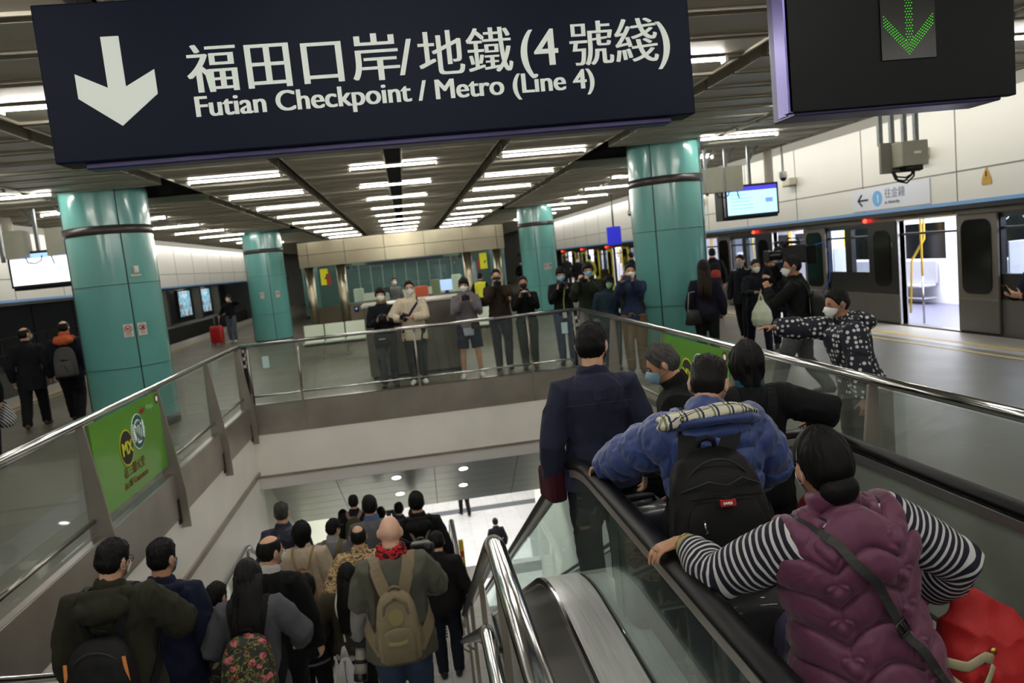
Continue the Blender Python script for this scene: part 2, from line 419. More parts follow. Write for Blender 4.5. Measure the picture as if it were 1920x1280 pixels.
m = MB(); m.bb(13.6, 13.9, -6, 62, -1.4, 4.25); m.bb(9.2, 13.6, -6, 62, -1.5, -1.4); struct(m.build('wall_right_track', mat('track_wall', (30, 30, 32), .8)))
m = MB(); m.bb(9.75, 13.6, -6, 62, 2.75, 2.85); struct(m.build('ceiling_right_track', VOID))
m = MB(); m.bb(-14.3, -14, -6, 90, -1.6, 4.25); struct(m.build('wall_left_track', mat('tunnel_panel', (66, 64, 66), .55, noise=.12, nscale=.7)))
j = MB()
for i in range(22): j.bb(-14, -13.985, 2+i*3.6, 2.03+i*3.6, -1, 3)
j.bb(-14, -13.97, -6, 90, 2.05, 2.3); struct(j.build('trim_left_track', BLACK))
m = MB(); m.bb(-14, -9.2, -6, 90, -1.7, -1.4); struct(m.build('floor_left_track', mat('ballast', (28, 26, 24), .9, noise=.4, nscale=9, bump=.8, bscale=20)))
m = MB(); m.bb(-14, -12.6, -6, 90, -1.4, .05); struct(m.build('floor_left_walkway', mat('walkway_concrete', (110, 106, 100), .7, noise=.15)))
m = MB(); m.bb(-9.75, -9.5, 62, 62.2, -1, 4.2); m.bb(-14, 14, 62, 62.3, -1.5, 4.2); struct(m.build('wall_back', mat('far_wall', (120, 120, 112), .6)))
t = thing('track', 'pair of steel rails on the dark left track bed', 'rail track')
for x in (-11.7, -10.26):
    MB().bb(x-.035, x+.035, -6, 90, -1.4, -1.22).build('rail', DARKSTEEL, t)
# walkway guard rail by the left tunnel wall
t = thing('walkway_railing', 'grey tubular railing on the walkway across the left track', 'railing', (-12.7, 22, .05))
MB().bb(-.02, .02, -6, 20, 1.0, 1.05).build('top_rail', STEEL, t); MB().bb(-.02, .02, -6, 20, .5, .53).build('mid_rail', STEEL, t)
for i in range(9): MB().bb(-.03, .03, -6+i*3.2, -5.94+i*3.2, 0, 1.05).build('post', STEEL, t)

# ---------------------------------------------------------------- teal columns
def teal_mat():
    m = D.materials.new('teal_enamel'); m.use_nodes = True; nt = m.node_tree; b = nt.nodes['Principled BSDF']
    b.inputs['Base Color'].default_value = rgb(94, 156, 150); b.inputs['Roughness'].default_value = .22; b.inputs['Coat Weight'].default_value = .4; b.inputs['Coat Roughness'].default_value = .1
    n = nt.nodes.new('ShaderNodeTexNoise'); n.inputs['Scale'].default_value = 2.5; u = nt.nodes.new('ShaderNodeBump'); u.inputs['Strength'].default_value = .05; u.inputs['Distance'].default_value = .05
    tc = nt.nodes.new('ShaderNodeTexCoord'); mp = nt.nodes.new('ShaderNodeMapping'); mp.inputs['Scale'].default_value = (6, 6, .4)
    nt.links.new(tc.outputs['Object'], mp.inputs[0]); nt.links.new(mp.outputs[0], n.inputs[0]); nt.links.new(n.outputs[0], u.inputs['Height']); nt.links.new(u.outputs[0], b.inputs['Normal'])
    return m
TEAL = teal_mat(); SEAM = mat('column_seam', (12, 30, 30), .6); BAND = mat('column_band', (58, 54, 52), .35)
def column(x, y, r, label, seam_angles):
    t = thing('round_column', label, 'column', (x, y, 0), 0, None); t['kind'] = 'thing'
    s = MB(); s.tube([(0, 0, .14), (0, 0, 4.2 if y < 30 else 3.6)], r, 64); o = s.build('shaft', TEAL, t, True)
    sp = o.modifiers.new('e', 'EDGE_SPLIT'); sp.split_angle = math.radians(40)
    MB().tube([(0, 0, 0), (0, 0, .15)], r+.004, 64).build('plinth', mat('column_plinth', (40, 40, 40), .5), t, True)
    MB().tube([(0, 0, 2.96), (0, 0, 3.09)], r+.012, 64).build('black_band', BAND, t, True)
    q = MB()
    for z in (.98, 2.22):
        pts = [(math.cos(a*PI/32)*(r+.0015), math.sin(a*PI/32)*(r+.0015), z) for a in range(65)]
        q.tube(pts, (.010, .004), 6, (0, 0, 1), False)
    for a in seam_angles:
        p = (math.cos(a)*(r+.0015), math.sin(a)*(r+.0015)); q.cyl((p[0], p[1], .15), (p[0], p[1], 3.6), .009, 6)
    q.build('seams', SEAM, t)
    return t
def toward(x, y, off): return math.atan2(-y, -x)+off
c1 = column(-4.4, 12.5, .61, 'tall round teal column at left beside the green advert railing', [toward(-4.4, 12.5, .25+a*PI/2*.999) for a in range(4)])
c1s = column(-4.55, 26.2, .62, 'round teal column behind the left columns, next to the man with a red suitcase', [toward(-4.5, 26, .1+a*PI/2) for a in range(4)])
c2 = column(4.47, 12.55, .605, 'large round teal column at right behind the photographers', [toward(4.4, 12.5, .35-.7+a*PI/2) for a in range(4)])
c2s = column(4.5, 25.6, .6, 'farther round teal column right of the steel service booth', [toward(4.5, 25, -.1+a*PI/2) for a in range(4)])
column(-4.5, 39.2, .6, 'farthest round teal column behind the left of the booth', [0]); column(4.5, 39.2, .6, 'farthest round teal column behind the right of the booth', [0])
def on_col(cx, cy, r, ang, z): return Vector((cx+math.cos(ang)*r, cy+math.sin(ang)*r, z))
RED = mat('sign_red', (190, 40, 40), .5); SIGNW = mat('notice_white', (205, 202, 196), .5)
def notice(cx, cy, r, ang, z, w_, h_, label, kindx):
    p = on_col(cx, cy, r+.006, ang, z)
    t = thing('prohibition_notice', label, 'sign', p, ang+PI/2, 'prohibition notices on the teal columns')
    MB().bb(-w_/2, w_/2, -.004, .004, -h_/2, h_/2).build('plate', SIGNW, t, bevel=.003)
    R = w_*.36; q = MB(); pts = [(math.cos(a*PI/16)*R, -.006, h_*.14+math.sin(a*PI/16)*R) for a in range(33)]
    q.tube(pts, .006, 6, (0, 1, 0), False); q.cyl((-R*.7, -.006, h_*.14+R*.7), (R*.7, -.006, h_*.14-R*.7), .005, 6); q.build('ban_ring', RED, t)
    q = MB()
    if kindx == 0: q.bb(-R*.6, R*.4, -.006, -.004, h_*.14-.012, h_*.14+.004); q.tube([(R*.3, -.005, h_*.14+.01), (R*.5, -.005, h_*.14+.03)], .004, 6)
    else: q.bb(-.005, R*.55, -.006, -.004, h_*.14-.03, h_*.14+.025); q.bb(-R*.6, -.01, -.006, -.004, h_*.14-.03, h_*.14-.008)
    for i in range(3): q.bb(-w_*.32, w_*.32, -.006, -.004, -h_*.26-i*.02, -h_*.26-i*.02+.008 - .003*i)
    q.build('pictogram', BLACK, t)
a0 = toward(-4.4, 12.5, .25)
notice(-4.4, 12.5, .61, a0-.16, 1.53, .13, .19, 'white no smoking notice on the near left teal column', 0)
notice(-4.4, 12.5, .61, a0+.16, 1.53, .13, .19, 'white no eating or drinking notice on the near left teal column', 1)
a0 = toward(-4.55, 26.2, 0)
notice(-4.55, 26.2, .62, a0-.35, 1.6, .12, .2, 'small white notice on the left of the farther left teal column', 0); notice(-4.55, 26.2, .62, a0+.45, 1.6, .12, .2, 'small white notice on the right of the farther left teal column', 1)
a0 = toward(4.5, 25.6, 0)
notice(4.5, 25.6, .6, a0+.35, 1.6, .12, .2, 'pale notice left of its twin on the farther right teal column', 0); notice(4.5, 25.6, .6, a0+.62, 1.6, .12, .2, 'pale notice right of its twin on the farther right teal column', 1)
a0 = toward(-4.4, 12.5, .45)
t = thing('wall_switch', 'small white box with a caption strip on the near left column', 'switch', on_col(-4.4, 12.5, .613, a0, 2.42), a0+PI/2)
MB().bb(-.03, .045, -.03, .0, -.05, .05).build('box', mat('switch_cream', (214, 206, 188), .5), t, bevel=.006); MB().bb(-.02, .03, -.045, -.03, -.03, .04).build('cover', WHITE, t, bevel=.004); MB().bb(-.08, .08, -.006, 0, -.1, -.07).build('caption', mat('caption', (196, 176, 166), .5), t)
# ================================================================ HANGING SIGNS
NAVY = mat('sign_navy', (11, 19, 42), .5, spec=.15); PURP = mat('sign_case_violet', (52, 46, 92), .35, .3); INK = mat('sign_lettering', (216, 222, 214), .5, emit=.22)  # faint glow put into the pale lettering colour; the sign has no backlight
t = thing('direction_sign', 'large navy hanging sign with a white down arrow, Futian Checkpoint / Metro (Line 4)', 'sign', (0, 3.3, 0))
MB().bb(-1.32, 1.34, 0, .16, 2.59, 3.2).build('panel', NAVY, t, bevel=.006)
MB().bb(-1.22, 1.24, .03, .13, 2.565, 2.6).build('case', PURP, t, bevel=.006)
MB().bb(-1.32, 1.34, .16, .2, 2.6, 3.19).build('back_case', PURP, t)
for x in (-.9, .9): MB().cyl((x, .08, 3.2), (x, .08, 4.25), .03).build('hanger', STEEL, t, True)
a = MB(); ax, az = -1.045, 2.91
a.prism([(ax-.034, az+.155), (ax-.034, az-.04), (ax-.15, az+.02), (ax-.15, az-.075), (ax, az-.19), (ax+.15, az-.075), (ax+.15, az+.02), (ax+.034, az-.04), (ax+.034, az+.155)], .003, (0, -.003, 0), ((1, 0, 0), (0, 0, 1), (0, 1, 0)))
a.build('arrow', INK, t)
def sign_chars(body, x, z, size, gap, xc):
    for ch in body:
        pass
text_mesh('chinese_lettering', '福田口岸', .206, INK, t, (-.775, -.001, 2.842), xcopies=(-.004, 0, .004, .007), offset=-.0012, spacing=1.10)
text_mesh('chinese_lettering', '/', .205, INK, t, (.072, -.001, 2.842), xcopies=(-.003, 0, .003))
text_mesh('chinese_lettering', '地鐵', .200, INK, t, (.150, -.001, 2.842), xcopies=(-.004, 0, .004), offset=-.0012, spacing=1.04)
text_mesh('chinese_lettering', '(4', .215, INK, t, (.575, -.001, 2.84), xcopies=(-.003, 0, .003), spacing=1.0)
text_mesh('chinese_lettering', '號綫', .200, INK, t, (.795, -.001, 2.842), xcopies=(-.004, 0, .004), offset=-.0012)
text_mesh('chinese_lettering', ')', .215, INK, t, (1.185, -.001, 2.84), xcopies=(-.003, 0, .003))
text_mesh('english_lettering', 'Futian Checkpoint / Metro (Line 4)', .116, INK, t, (-.765, -.001, 2.733), xcopies=(-.0035, -.0015, .0015, .0035), sx=1.01)
t = thing('lane_signal', 'dark hanging signal box showing a green dotted down arrow', 'sign', (2.36, 3.2, 0))
MB().bb(-.635, .46, 0, .05, 2.545, 3.12).build('front_panel', mat('signal_black', (14, 15, 19), .5, spec=.2), t, bevel=.004)
MB().bb(-.6, .4, .02, .22, 2.53, 3.1).build('case', PURP, t, bevel=.006)
s = MB(); s.bb(-.64, -.62, .0, .05, 2.545, 3.12); s.bb(-.605, -.597, .09, .16, 2.545, 3.1); s.build('violet_edge', mat('case_edge_violet', (122, 110, 186), .3, .3), t)
MB().bb(-.195, .065, -.008, .002, 2.735, 3.05).build('matrix_window', mat('matrix_black', (8, 9, 9), .25), t)
d = MB(); cx0, zt = -.065, 2.745
pts = set()
for r in range(20):
    for c in range(-1, 2): pts.add((c*.0125 + (.006 if r % 2 else 0), .07+r*.012))
for r in range(15):
    for c in range(4):
        for sg in (-1, 1): pts.add((sg*(r*.0083), .01+r*.0088+c*.0135))
for (u, v) in pts: d.ell((cx0+u, -.01, zt+v), (.0024, .003, .0024), None, 6, 4)
o = d.build('led_arrow', mat('led_green', (70, 205, 40), .5, emit=.8), t)
for x in (-.4, .3): MB().cyl((x, .12, 3.1), (x, .12, 4.25), .03).build('hanger', STEEL, t, True)

# ================================================================ GUARD RAILS ROUND THE WELL
ADV = mat('advert_green', (92, 158, 38), .3, coat=.4)
def advert(parent, x, y0, y1, side):
    """green lightbox-style advert fixed to the glass, drawn on the face seen from the well"""
    MB().bb(x-.006, x+.006, y0, y1, .27, 1.05).build('advert_sheet', ADV, parent)
    fx = x+side*.008; yc = (y0+y1)/2; L = y1-y0
    P = lambda v, z: (fx, yc+v, z)        # v along the platform
    sgn = 1 if side > 0 else -1           # reading direction
    def disc(v, z, r, m, nm, dx=0., n=40):
        q = MB(); q.prism([(math.cos(a*2*PI/n)*r, math.sin(a*2*PI/n)*r) for a in range(n)], side*.002, (fx+side*dx, yc+v, z), ((0, 1, 0), (0, 0, 1), (1, 0, 0))); return q.build(nm, m, parent)
    rot = (PI/2, 0, PI/2) if side > 0 else (PI/2, 0, -PI/2)
    YE = mat('advert_yellow', (214, 216, 40), .4); GD = mat('emblem_green', (16, 92, 78), .4)
    v1, v2 = sgn*-.16, sgn*.17
    disc(v1, .70, .165, YE, 'round_logo'); disc(v1, .70, .15, BLACK, 'round_logo', .002)
    text_mesh('logo_letters', 'MX', .17, YE, parent, (fx+side*.006, yc+v1-sgn*.125, .64), rot, xcopies=(-.006, 0, .006), sx=1.)
    disc(v2, .78, .165, INK, 'round_emblem'); disc(v2, .78, .158, GD, 'round_emblem', .002); disc(v2, .78, .112, INK, 'round_emblem', .004)
    q = MB()
    for i in range(5):
        vv = -.075+i*.0375
        q.tube([Vector((fx+side*.007, yc+v2+vv+.012*math.sin(zz*40+i), .69+zz)) for zz in [k*.02 for k in range(8)]], .006, 6, (1, 0, 0))
    for i in range(5):
        a = PI/2+(i-2)*.38; q.tube([Vector((fx+side*.007, yc+v2+math.cos(a)*.05, .81+math.sin(a)*.03)), Vector((fx+side*.007, yc+v2+math.cos(a)*.095, .81+math.sin(a)*.075))], (.009, .004), 6, (1, 0, 0))
    q.build('emblem_lines', GD, parent)
    q = MB()
    for i in range(8):
        for sd in (-1, 1): q.tube([Vector((fx+side*.005, yc+v2+sd*.118, .70+i*.022)), Vector((fx+side*.005, yc+v2+sd*(.146-.0016*abs(i-3.5)**2), .712+i*.022))], .006, 6, (1, 0, 0))
    q.build('emblem_lines', INK, parent)
    BR = mat('advert_brown', (120, 84, 48), .5)
    text_mesh('advert_chinese', '在三樓大堂', .105, BR, parent, (fx+side*.003, yc-sgn*.30, .455), rot)
    text_mesh('advert_english', 'At 3/F Concourse', .085, BR, parent, (fx+side*.003, yc-sgn*.33, .355), rot, sx=.95, xcopies=(-.002, .002))
    text_mesh('advert_shop_mark', 'mtr', .085, mat('mark_red', (170, 30, 30), .5), parent, (fx+side*.003, yc+sgn*.28, .925), rot, xcopies=(-.002, .002)); text_mesh('advert_shop_mark', 'shops', .085, mat('mark_white', (150, 200, 140), .5), parent, (fx+side*.003, yc+sgn*.46, .925), rot)
    disc(sgn*.79, .985, .05, mat('mark_maroon', (110, 22, 22), .5), 'shop_badge'); disc(sgn*.79, .985, .025, INK, 'shop_badge', .002)
def side_rail(name, label, x, ys, y_end, inn, green):
    """x: rail line; inn: direction (+1/-1) of the well; ys: post positions"""
    t = thing(name, label, 'railing', (0, 0, 0))
    MB().tube([(x, -1, 1.09), (x, y_end, 1.09)], .032, 16).build('top_rail', STEEL if False else CHROME, t, True)
    pos = [-1]+ys
    for a, b_ in zip(pos, pos[1:]):
        MB().tube([(x+inn*.012, a+.05, .30), (x+inn*.012, b_-.05, .30)], .02, 12).build('lower_rail', STEEL, t, True)
        MB().bb(x-.006, x+.006, a+.06, b_-.06, .20 if not (green and abs(a-green[0]) < .2) else .2, 1.05).build('glass_pane', GLASS, t)
        k = MB(); k.bb(min(x+inn*.06, x+inn*.075), max(x+inn*.06, x+inn*.075), a+.01, b_-.01, -.30, .16); k.build('kerb_panel', STEEL_H, t)
        k = MB(); k.bb(min(x, x+inn*.062), max(x, x+inn*.062), a+.01, b_-.01, .15, .165); k.build('kerb_cap', STEEL, t)
    for y in ys:
        q = MB(); q.prism([(x-inn*.03, 1.06), (x+inn*.03, 1.06), (x+inn*.155, -.02), (x+inn*.155, -.42), (x+inn*.07, -.42), (x-inn*.05, 0)], .028, (0, y-.014, 0), ((1, 0, 0), (0, 0, 1), (0, 1, 0)))
        q.build('fin_post', STEEL_H, t, bevel=.003)
        MB().bb(x+inn*.062 if inn > 0 else x-.08, x+.08 if inn > 0 else x-.062, y-.085, y-.02, -.36, -.1).build('post_bracket', DARKSTEEL, t)
    if green: advert(t, x+inn*.03, green[0]+.08, green[1]-.06, inn)
    return t
side_rail('glass_guard_rail', 'left steel and glass guard rail carrying a green advert, beside the stairs', -2.68, [.55, 2.5, 4.42, 6.35, 8.2, 10.2, 12.0], 12.15, 1, (6.35, 8.2))
side_rail('glass_guard_rail', 'right steel and glass guard rail with a green advert, beside the escalator', 2.72, [.55, 2.4, 4.25, 6.2, 8.05, 10.15, 12.0], 12.15, -1, (6.2, 8.05))
t = thing('back_guard_rail', 'far steel and glass guard rail in front of the photographers', 'railing', (0, 12.18, 0))
MB().tube([(-2.68, 0, 1.09), (2.72, 0, 1.09)], .028, 16, (0, 0, 1)).build('top_rail', CHROME, t, True)
xs = [-2.56, -1.8, .02, 1.85, 2.62]
for a, b_ in zip(xs, xs[1:]):
    MB().tube([(a, -.02, .29), (b_, -.02, .29)], .016, 12, (0, 0, 1)).build('lower_rail', CHROME, t, True)
    MB().bb(a+.03, b_-.03, -.006, .006, .2, 1.05).build('glass_pane', GLASS, t)
    MB().bb(a+.004, b_-.004, -.09, -.07, -.31, .15).build('kerb_panel', STEEL_H, t); MB().bb(a, b_, -.09, .02, .15, .165).build('kerb_cap', STEEL, t)
for x in xs:
    MB().bb(x-.016, x+.016, -.115, -.092, -.26, .35).build('post_foot', STEEL_H, t); MB().tube([(x, -.1, .3), (x, -.02, .62), (x, 0, 1.07)], (.014, .02), 8, (1, 0, 0)).build('post', STEEL, t, True)
NOTE = mat('pale_notice', (186, 216, 214), .5)
for x in (-2.3, 2.45): MB().bb(x-.05, x+.05, -.012, -.008, .72, .9).build('glass_notice', NOTE, t)
# steel corner posts with chequered tape
for x, lb in ((-2.62, 'short steel corner post with white tape squares at the left rear of the well'), (2.66, 'short steel corner post with white tape squares at the right rear of the well')):
    t = thing('corner_post', lb, 'post', (x, 12.32, 0))
    MB().bb(-.05, .05, -.03, .03, 0, 1.06).build('post', DARKSTEEL, t, bevel=.004)
    q = MB()
    for i in range(5): q.bb(-.04+.04*(i % 2), -.0+.04*(i % 2), -.034, -.03, .98-i*.06, 1.03-i*.06)
    q.build('tape_square', SIGNW, t)

# ================================================================ STAIR HANDRAILS
t = thing('stair_handrail', 'thick polished tube handrail at the right edge of the stairs, bending down', 'handrail', (0, 0, 0))
X = .19
path = [(X, -.5, 1.1), (X, 2.42, 1.1), (X, 2.52, 1.08), (X, 2.62, 1.03), (X, 7.0, -1.28), (X+.02, 7.15, -1.34), (X+.03, 7.3, -1.36), (X+.03, 9.9, -1.36), (X+.03, 10.05, -1.42), (X+.03, 14, -3.55)]
MB().tube(path, .034, 18, (1, 0, 0)).build('top_tube', CHROME, t, True)
path2 = [(X-.055, 2.0, .78), (X-.055, 2.46, .78), (X-.055, 2.56, .755), (X-.055, 2.64, .71), (X-.055, 7.0, -1.55), (X-.04, 7.2, -1.6), (X-.04, 9.9, -1.6)]
path2 = [(X-.06, -.5, .78)]+path2
MB().tube(path2, .026, 16, (1, 0, 0)).build('lower_tube', CHROME, t, True)
for y in (1.5, 2.45, 3.6, 5.2, 6.6):
    zt = 1.07 if y < 2.5 else 1.07-(y-2.55)*.54
    MB().bb(X-.012, X+.012, y-.03, y+.03, stair_z(y)-.2, zt).build('post', STEEL_H, t)
    MB().tube([(X-.06, y, zt-.3), (X, y, zt-.35)], .009, 8, (0, 0, 1)).build('bracket', STEEL, t, True)
for y in (7.6, 8.8, 9.8): MB().bb(X+.018, X+.042, y-.03, y+.03, -2.3, -1.38).build('post', STEEL_H, t)
for y in (1.95, 3.0):
    MB().tube([(X, y, .35 if y < 2.5 else .1), (X+.36, y, .35 if y < 2.5 else .1)], .014, 10, (0, 0, 1)).build('cross_bar', STEEL, t, True)
t = thing('stair_handrail', 'wall side tube handrail with glass infill on the left of the stair landing', 'handrail', (0, 0, 0))
MB().tube([(-2.5, 2.2, .95), (-2.5, 2.6, .93), (-2.5, 7.1, -1.4), (-2.5, 10.2, -1.42), (-2.5, 10.38, -1.47), (-2.5, 10.5, -1.58), (-2.5, 16, -4.5)], .027, 16, (1, 0, 0)).build('tube', CHROME, t, True)
MB().add([(-2.5, 7.2, -2.28), (-2.5, 10.3, -2.28), (-2.5, 10.3, -1.46), (-2.5, 7.2, -1.46), (-2.49, 7.2, -2.28), (-2.49, 10.3, -2.28), (-2.49, 10.3, -1.46), (-2.49, 7.2, -1.46)], [(0, 1, 2, 3), (7, 6, 5, 4), (0, 4, 5, 1), (1, 5, 6, 2), (2, 6, 7, 3), (3, 7, 4, 0)]).build('glass_infill', GLASS, t)
for y in (7.3, 8.8, 10.25): MB().bb(-2.515, -2.485, y-.02, y+.02, -2.3, -1.43).build('post', STEEL_H, t)

# ================================================================ ESCALATOR
ESC_S = .52
def epath(z0, x, y0=-.6, r=1.2, y1=16.):
    """handrail-like line: flat at z0, a rounded bend near y=3.9, then down the slope"""
    pts = [(x, y0 + i*(3.3-y0)/6, z0) for i in range(7)]
    ang = math.atan(ESC_S); n = 12; R = 1.9
    yb = 3.9-R*math.tan(ang/2)+.12
    for i in range(1, n+1):
        a = ang*i/n; pts.append((x, yb+R*math.sin(a), z0-R*(1-math.cos(a))))
    ly, lz = pts[-1][1], pts[-1][2]
    for i in range(1, 13):
        yy = ly+(y1-ly)*i/12; pts.append((x, yy, lz-(yy-ly)*ESC_S))
    return [Vector(p) for p in pts]
def eribbon(x0, x1, za, zb, name, m, parent, smooth=False):
    """bar of the section (x0..x1, za..zb relative height) swept down the escalator"""
    P0 = epath(0, 0); q = MB(); vs = []; fs = []
    for p in P0: vs += [(x0, p.y, p.z+za), (x1, p.y, p.z+za), (x1, p.y, p.z+zb), (x0, p.y, p.z+zb)]
    n = len(P0)
    for i in range(n-1):
        for k in range(4): k2 = (k+1) % 4; fs.append((4*i+k, 4*i+k2, 4*i+4+k2, 4*i+4+k))
    fs += [(3, 2, 1, 0), tuple(4*(n-1)+k for k in range(4))]
    return q.add(vs, fs).build(name, m, parent, smooth, bevel=.004 if not smooth else 0)
ESC = thing('escalator', 'descending escalator with black handrails and steel decking at right', 'escalator', (0, 0, 0))
DECK = mat('escalator_deck', (214, 214, 212), .34, .55, noise=.12, nscale=3, stretch=(26, 1, 1), bump=.05, bscale=40)
SKIN = mat('escalator_cladding', (92, 88, 82), .18, 1.)
GL2 = glass_mat('escalator_glass', (.80, .88, .85), .45, .04)
PANEL = mat('balustrade_panel', (146, 154, 142), .35, noise=.03)
for x, inn in ((.8, 1), (2.12, -1)):
    h = MB(); P0 = epath(.945, x); h.tube(P0, (.046, .028), 18, (0, 0, 1)); h.build('handrail', RUBBER, ESC, True)
    eribbon(x-.026, x+.026, .87, .915, 'handrail_track', mat('handrail_track', (188, 186, 182), .3, .8), ESC)
    eribbon(x-inn*.004-.004, x-inn*.004+.004, .30, .87, 'balustrade_glass', GL2 if inn > 0 else PANEL, ESC)
    a, b_ = sorted((x-inn*.215, x-inn*.014)); eribbon(a, b_, .265, .30, 'outer_deck', DECK, ESC)
    a, b_ = sorted((x+inn*.014, x+inn*.13)); eribbon(a, b_, .255, .29, 'inner_deck', DECK, ESC)
    a, b_ = sorted((x-inn*.014, x+inn*.014)); eribbon(a, b_, .255, .292, 'glass_seat', BLACK, ESC)
    a, b_ = sorted((x-inn*.215, x-inn*.203)); eribbon(a, b_, -.85, .27, 'outer_cladding', SKIN, ESC)
    a, b_ = sorted((x+inn*.12, x+inn*.13)); eribbon(a, b_, -.25, .26, 'skirt_panel', mat('skirt', (60, 60, 62), .3, .9), ESC)
    a, b_ = sorted((x-inn*.235, x-inn*.213)); eribbon(a, b_, .262, .306, 'deck_edge', CHROME, ESC)
ST = mat('step_metal', (70, 70, 72), .4, .9)
q = MB()
q.bb(.94, 1.98, -.6, 3.3, -.05, 0.002); q.build('landing_plate', mat('landing_plate', (96, 96, 96), .4, .9, bump=.5, bscale=120), ESC)
i = 0
y = 3.3
while y < 16:
    z = esc_z(y+.2) if y > 3.7 else 0
    s_ = MB(); s_.bb(.95, 1.97, y, y+.40, z-.22, z); yy = 0
    for c in range(20): s_.bb(.96+c*.051, .98+c*.051, y+.004, y+.396, z, z+.006)
    s_.build('step', ST, ESC)
    s_ = MB(); s_.bb(.95, 1.97, y-.002, y+.03, z+.006, z+.009); y += .4
# floor kerb between escalator and right rail
m = MB(); m.bb(2.335, X1, 1.7, 3.2, -.3, .0); struct(m.build('floor_kerb', STEEL_H))
m = MB(); m.bb(.2, .56, -1, 1.6, 0, .02); struct(m.build('trim_escalator', STEEL_H))
# yellow machine safety post on the lower level beside the escalator
t = thing('safety_bollard', 'small yellow post with a red mark at the foot of the lower stairs', 'bollard', (.40, 12.6, stair_z(12.6)))
MB().bb(-.04, .04, -.05, .05, 0, .75).build('body', mat('bollard_yellow', (214, 186, 50), .5), t, bevel=.01); MB().bb(-.03, .03, -.056, -.05, .48, .58).build('mark', RED, t)

# clear plastic leaflet stand fixed by the right rail
t = thing('acrylic_holder', 'clear plastic holder over a steel post by the right guard rail', 'holder', (2.9, 4.45, 0))
MB().bb(-.05, .05, -.06, .06, 0, 1.0).build('post', STEEL_H, t, bevel=.004)
q = MB(); q.bb(-.12, -.114, -.1, .12, .3, 1.0); q.bb(-.12, .1, -.104, -.098, .3, 1.0); q.bb(.094, .1, -.1, .12, .3, 1.0); q.build('clear_sleeve', SCREEN, t)

# ================================================================ BOOTH, COUNTER, BENCHES
KS = mat('booth_steel', (162, 154, 132), .30, .95, noise=.12, nscale=.8, bump=.02, bscale=10)
t = thing('service_booth', 'steel framed glass service booth with a curved header under the tube lights', 'booth', (0, 24, 0))
n = 24; hdr = MB()
def arc(x): return .85*(x/3.2)**2
for z0, z1 in ((2.33, 2.70), (2.715, 3.09)):
    P = [(-3.2+6.4*i/n) for i in range(n+1)]; vs = []; fs = []
    for x in P: vs += [(x, arc(x)-.55, z0), (x, arc(x)-.1, z0), (x, arc(x)-.1, z1), (x, arc(x)-.55, z1)]
    for i in range(n):
        for kk in range(4): k2 = (kk+1) % 4; fs.append((4*i+kk, 4*i+k2, 4*i+4+k2, 4*i+4+kk))
    fs += [(3, 2, 1, 0), tuple(4*n+kk for kk in range(4))]; hdr.add(vs, fs)
hdr.build('header', KS, t)
for x in (-2.9, -1.75, -.55, .65, 1.85, 2.95): MB().bb(x-.008, x+.008, arc(x)-.556, arc(x)-.54, 2.33, 3.09).build('header_joint', DARKSTEEL, t)
for x in (-2.95, -1.95, 1.95, 2.95): MB().tube([(x, arc(x)-.3, 0), (x, arc(x)-.3, 2.34)], .14, 20).build('steel_column', KS, t, True)
def apan(x0, x1, z0, z1, name, m, dy=-.3):
    q = MB(); q.add([(x0, arc(x0)+dy, z0), (x1, arc(x1)+dy, z0), (x1, arc(x1)+dy, z1), (x0, arc(x0)+dy, z1), (x0, arc(x0)+dy+.02, z0), (x1, arc(x1)+dy+.02, z0), (x1, arc(x1)+dy+.02, z1), (x0, arc(x0)+dy+.02, z1)], [(0, 1, 2, 3), (7, 6, 5, 4), (0, 4, 5, 1), (1, 5, 6, 2), (2, 6, 7, 3), (3, 7, 4, 0)]); return q.build(name, m, t)
for a, b_ in ((-2.95, -1.95), (-1.95, -.65), (-.65, .65), (.65, 1.95), (1.95, 2.95)):
    apan(a, b_, 0, 1.08, 'base_panel', KS); apan(a, b_, 1.1, 2.33, 'glass_pane', SCREEN)
apan(-1.9, 1.9, 1.09, 1.14, 'counter_top', CHROME, -.42)
MB().bb(-3, 3, 3.2, 3.25, 0, 3.0).build('rear_wall', mat('booth_rear', (34, 74, 70), .3), t)
q = MB()
for i in range(9): q.bb(-1.6+i*.4, -1.58+i*.4, 2.9, 2.95, 1.2, 2.3)
q.bb(-1.8, 1.9, 2.88, 2.92, 2.28, 2.36); q.build('rear_frames', mat('booth_frame', (112, 140, 132), .4), t)
MB().bb(-1.7, 1.8, 2.4, 2.6, 0, 1.3).build('rear_counter', mat('booth_cream', (172, 178, 158), .5), t)
MB().bb(-1.2, 1.2, -.1, .1, 2.2, 2.3).build('name_strip', mat('booth_strip', (30, 44, 84), .5), t)
for x in (-1.7, 1.7): MB().tube([(x, -.38, 2.2), (x, -.36, 2.2)], .06, 16, (0, 0, 1)).build('round_emblem', BLACK, t)
for x, wd, hh, c, lb, nm in ((-1.5, .3, .42, (170, 186, 168), 'pale green box at the left end of the booth counter', 'box'), (-.75, .34, .2, (150, 176, 160), 'low pale green tray on the booth counter', 'tray'), (.42, .42, .3, (214, 84, 36), 'orange box on the booth counter', 'box'), (.88, .26, .46, (112, 124, 84), 'olive binder box beside the orange box', 'box'), (1.55, .3, .55, (205, 216, 196), 'cream upright screen at the right of the booth counter', 'screen')):
    q = MB(); q.bb(x-wd/2, x+wd/2, 0, .22, 0, hh); q.bb(x-wd/2+.02, x+wd/2-.02, .02, .2, hh, hh+.02)
    o = q.build('booth_'+nm, mat('c_'+str(c), c, .5), None, bevel=.01); o.location = (0, 24.06+arc(x)-.3, 1.1); tag(o, lb, nm)
t2 = thing('desk_monitor', 'pale blue lit monitor on the booth counter right of the orange box', 'monitor', (1.22, 24.2, 1.1))
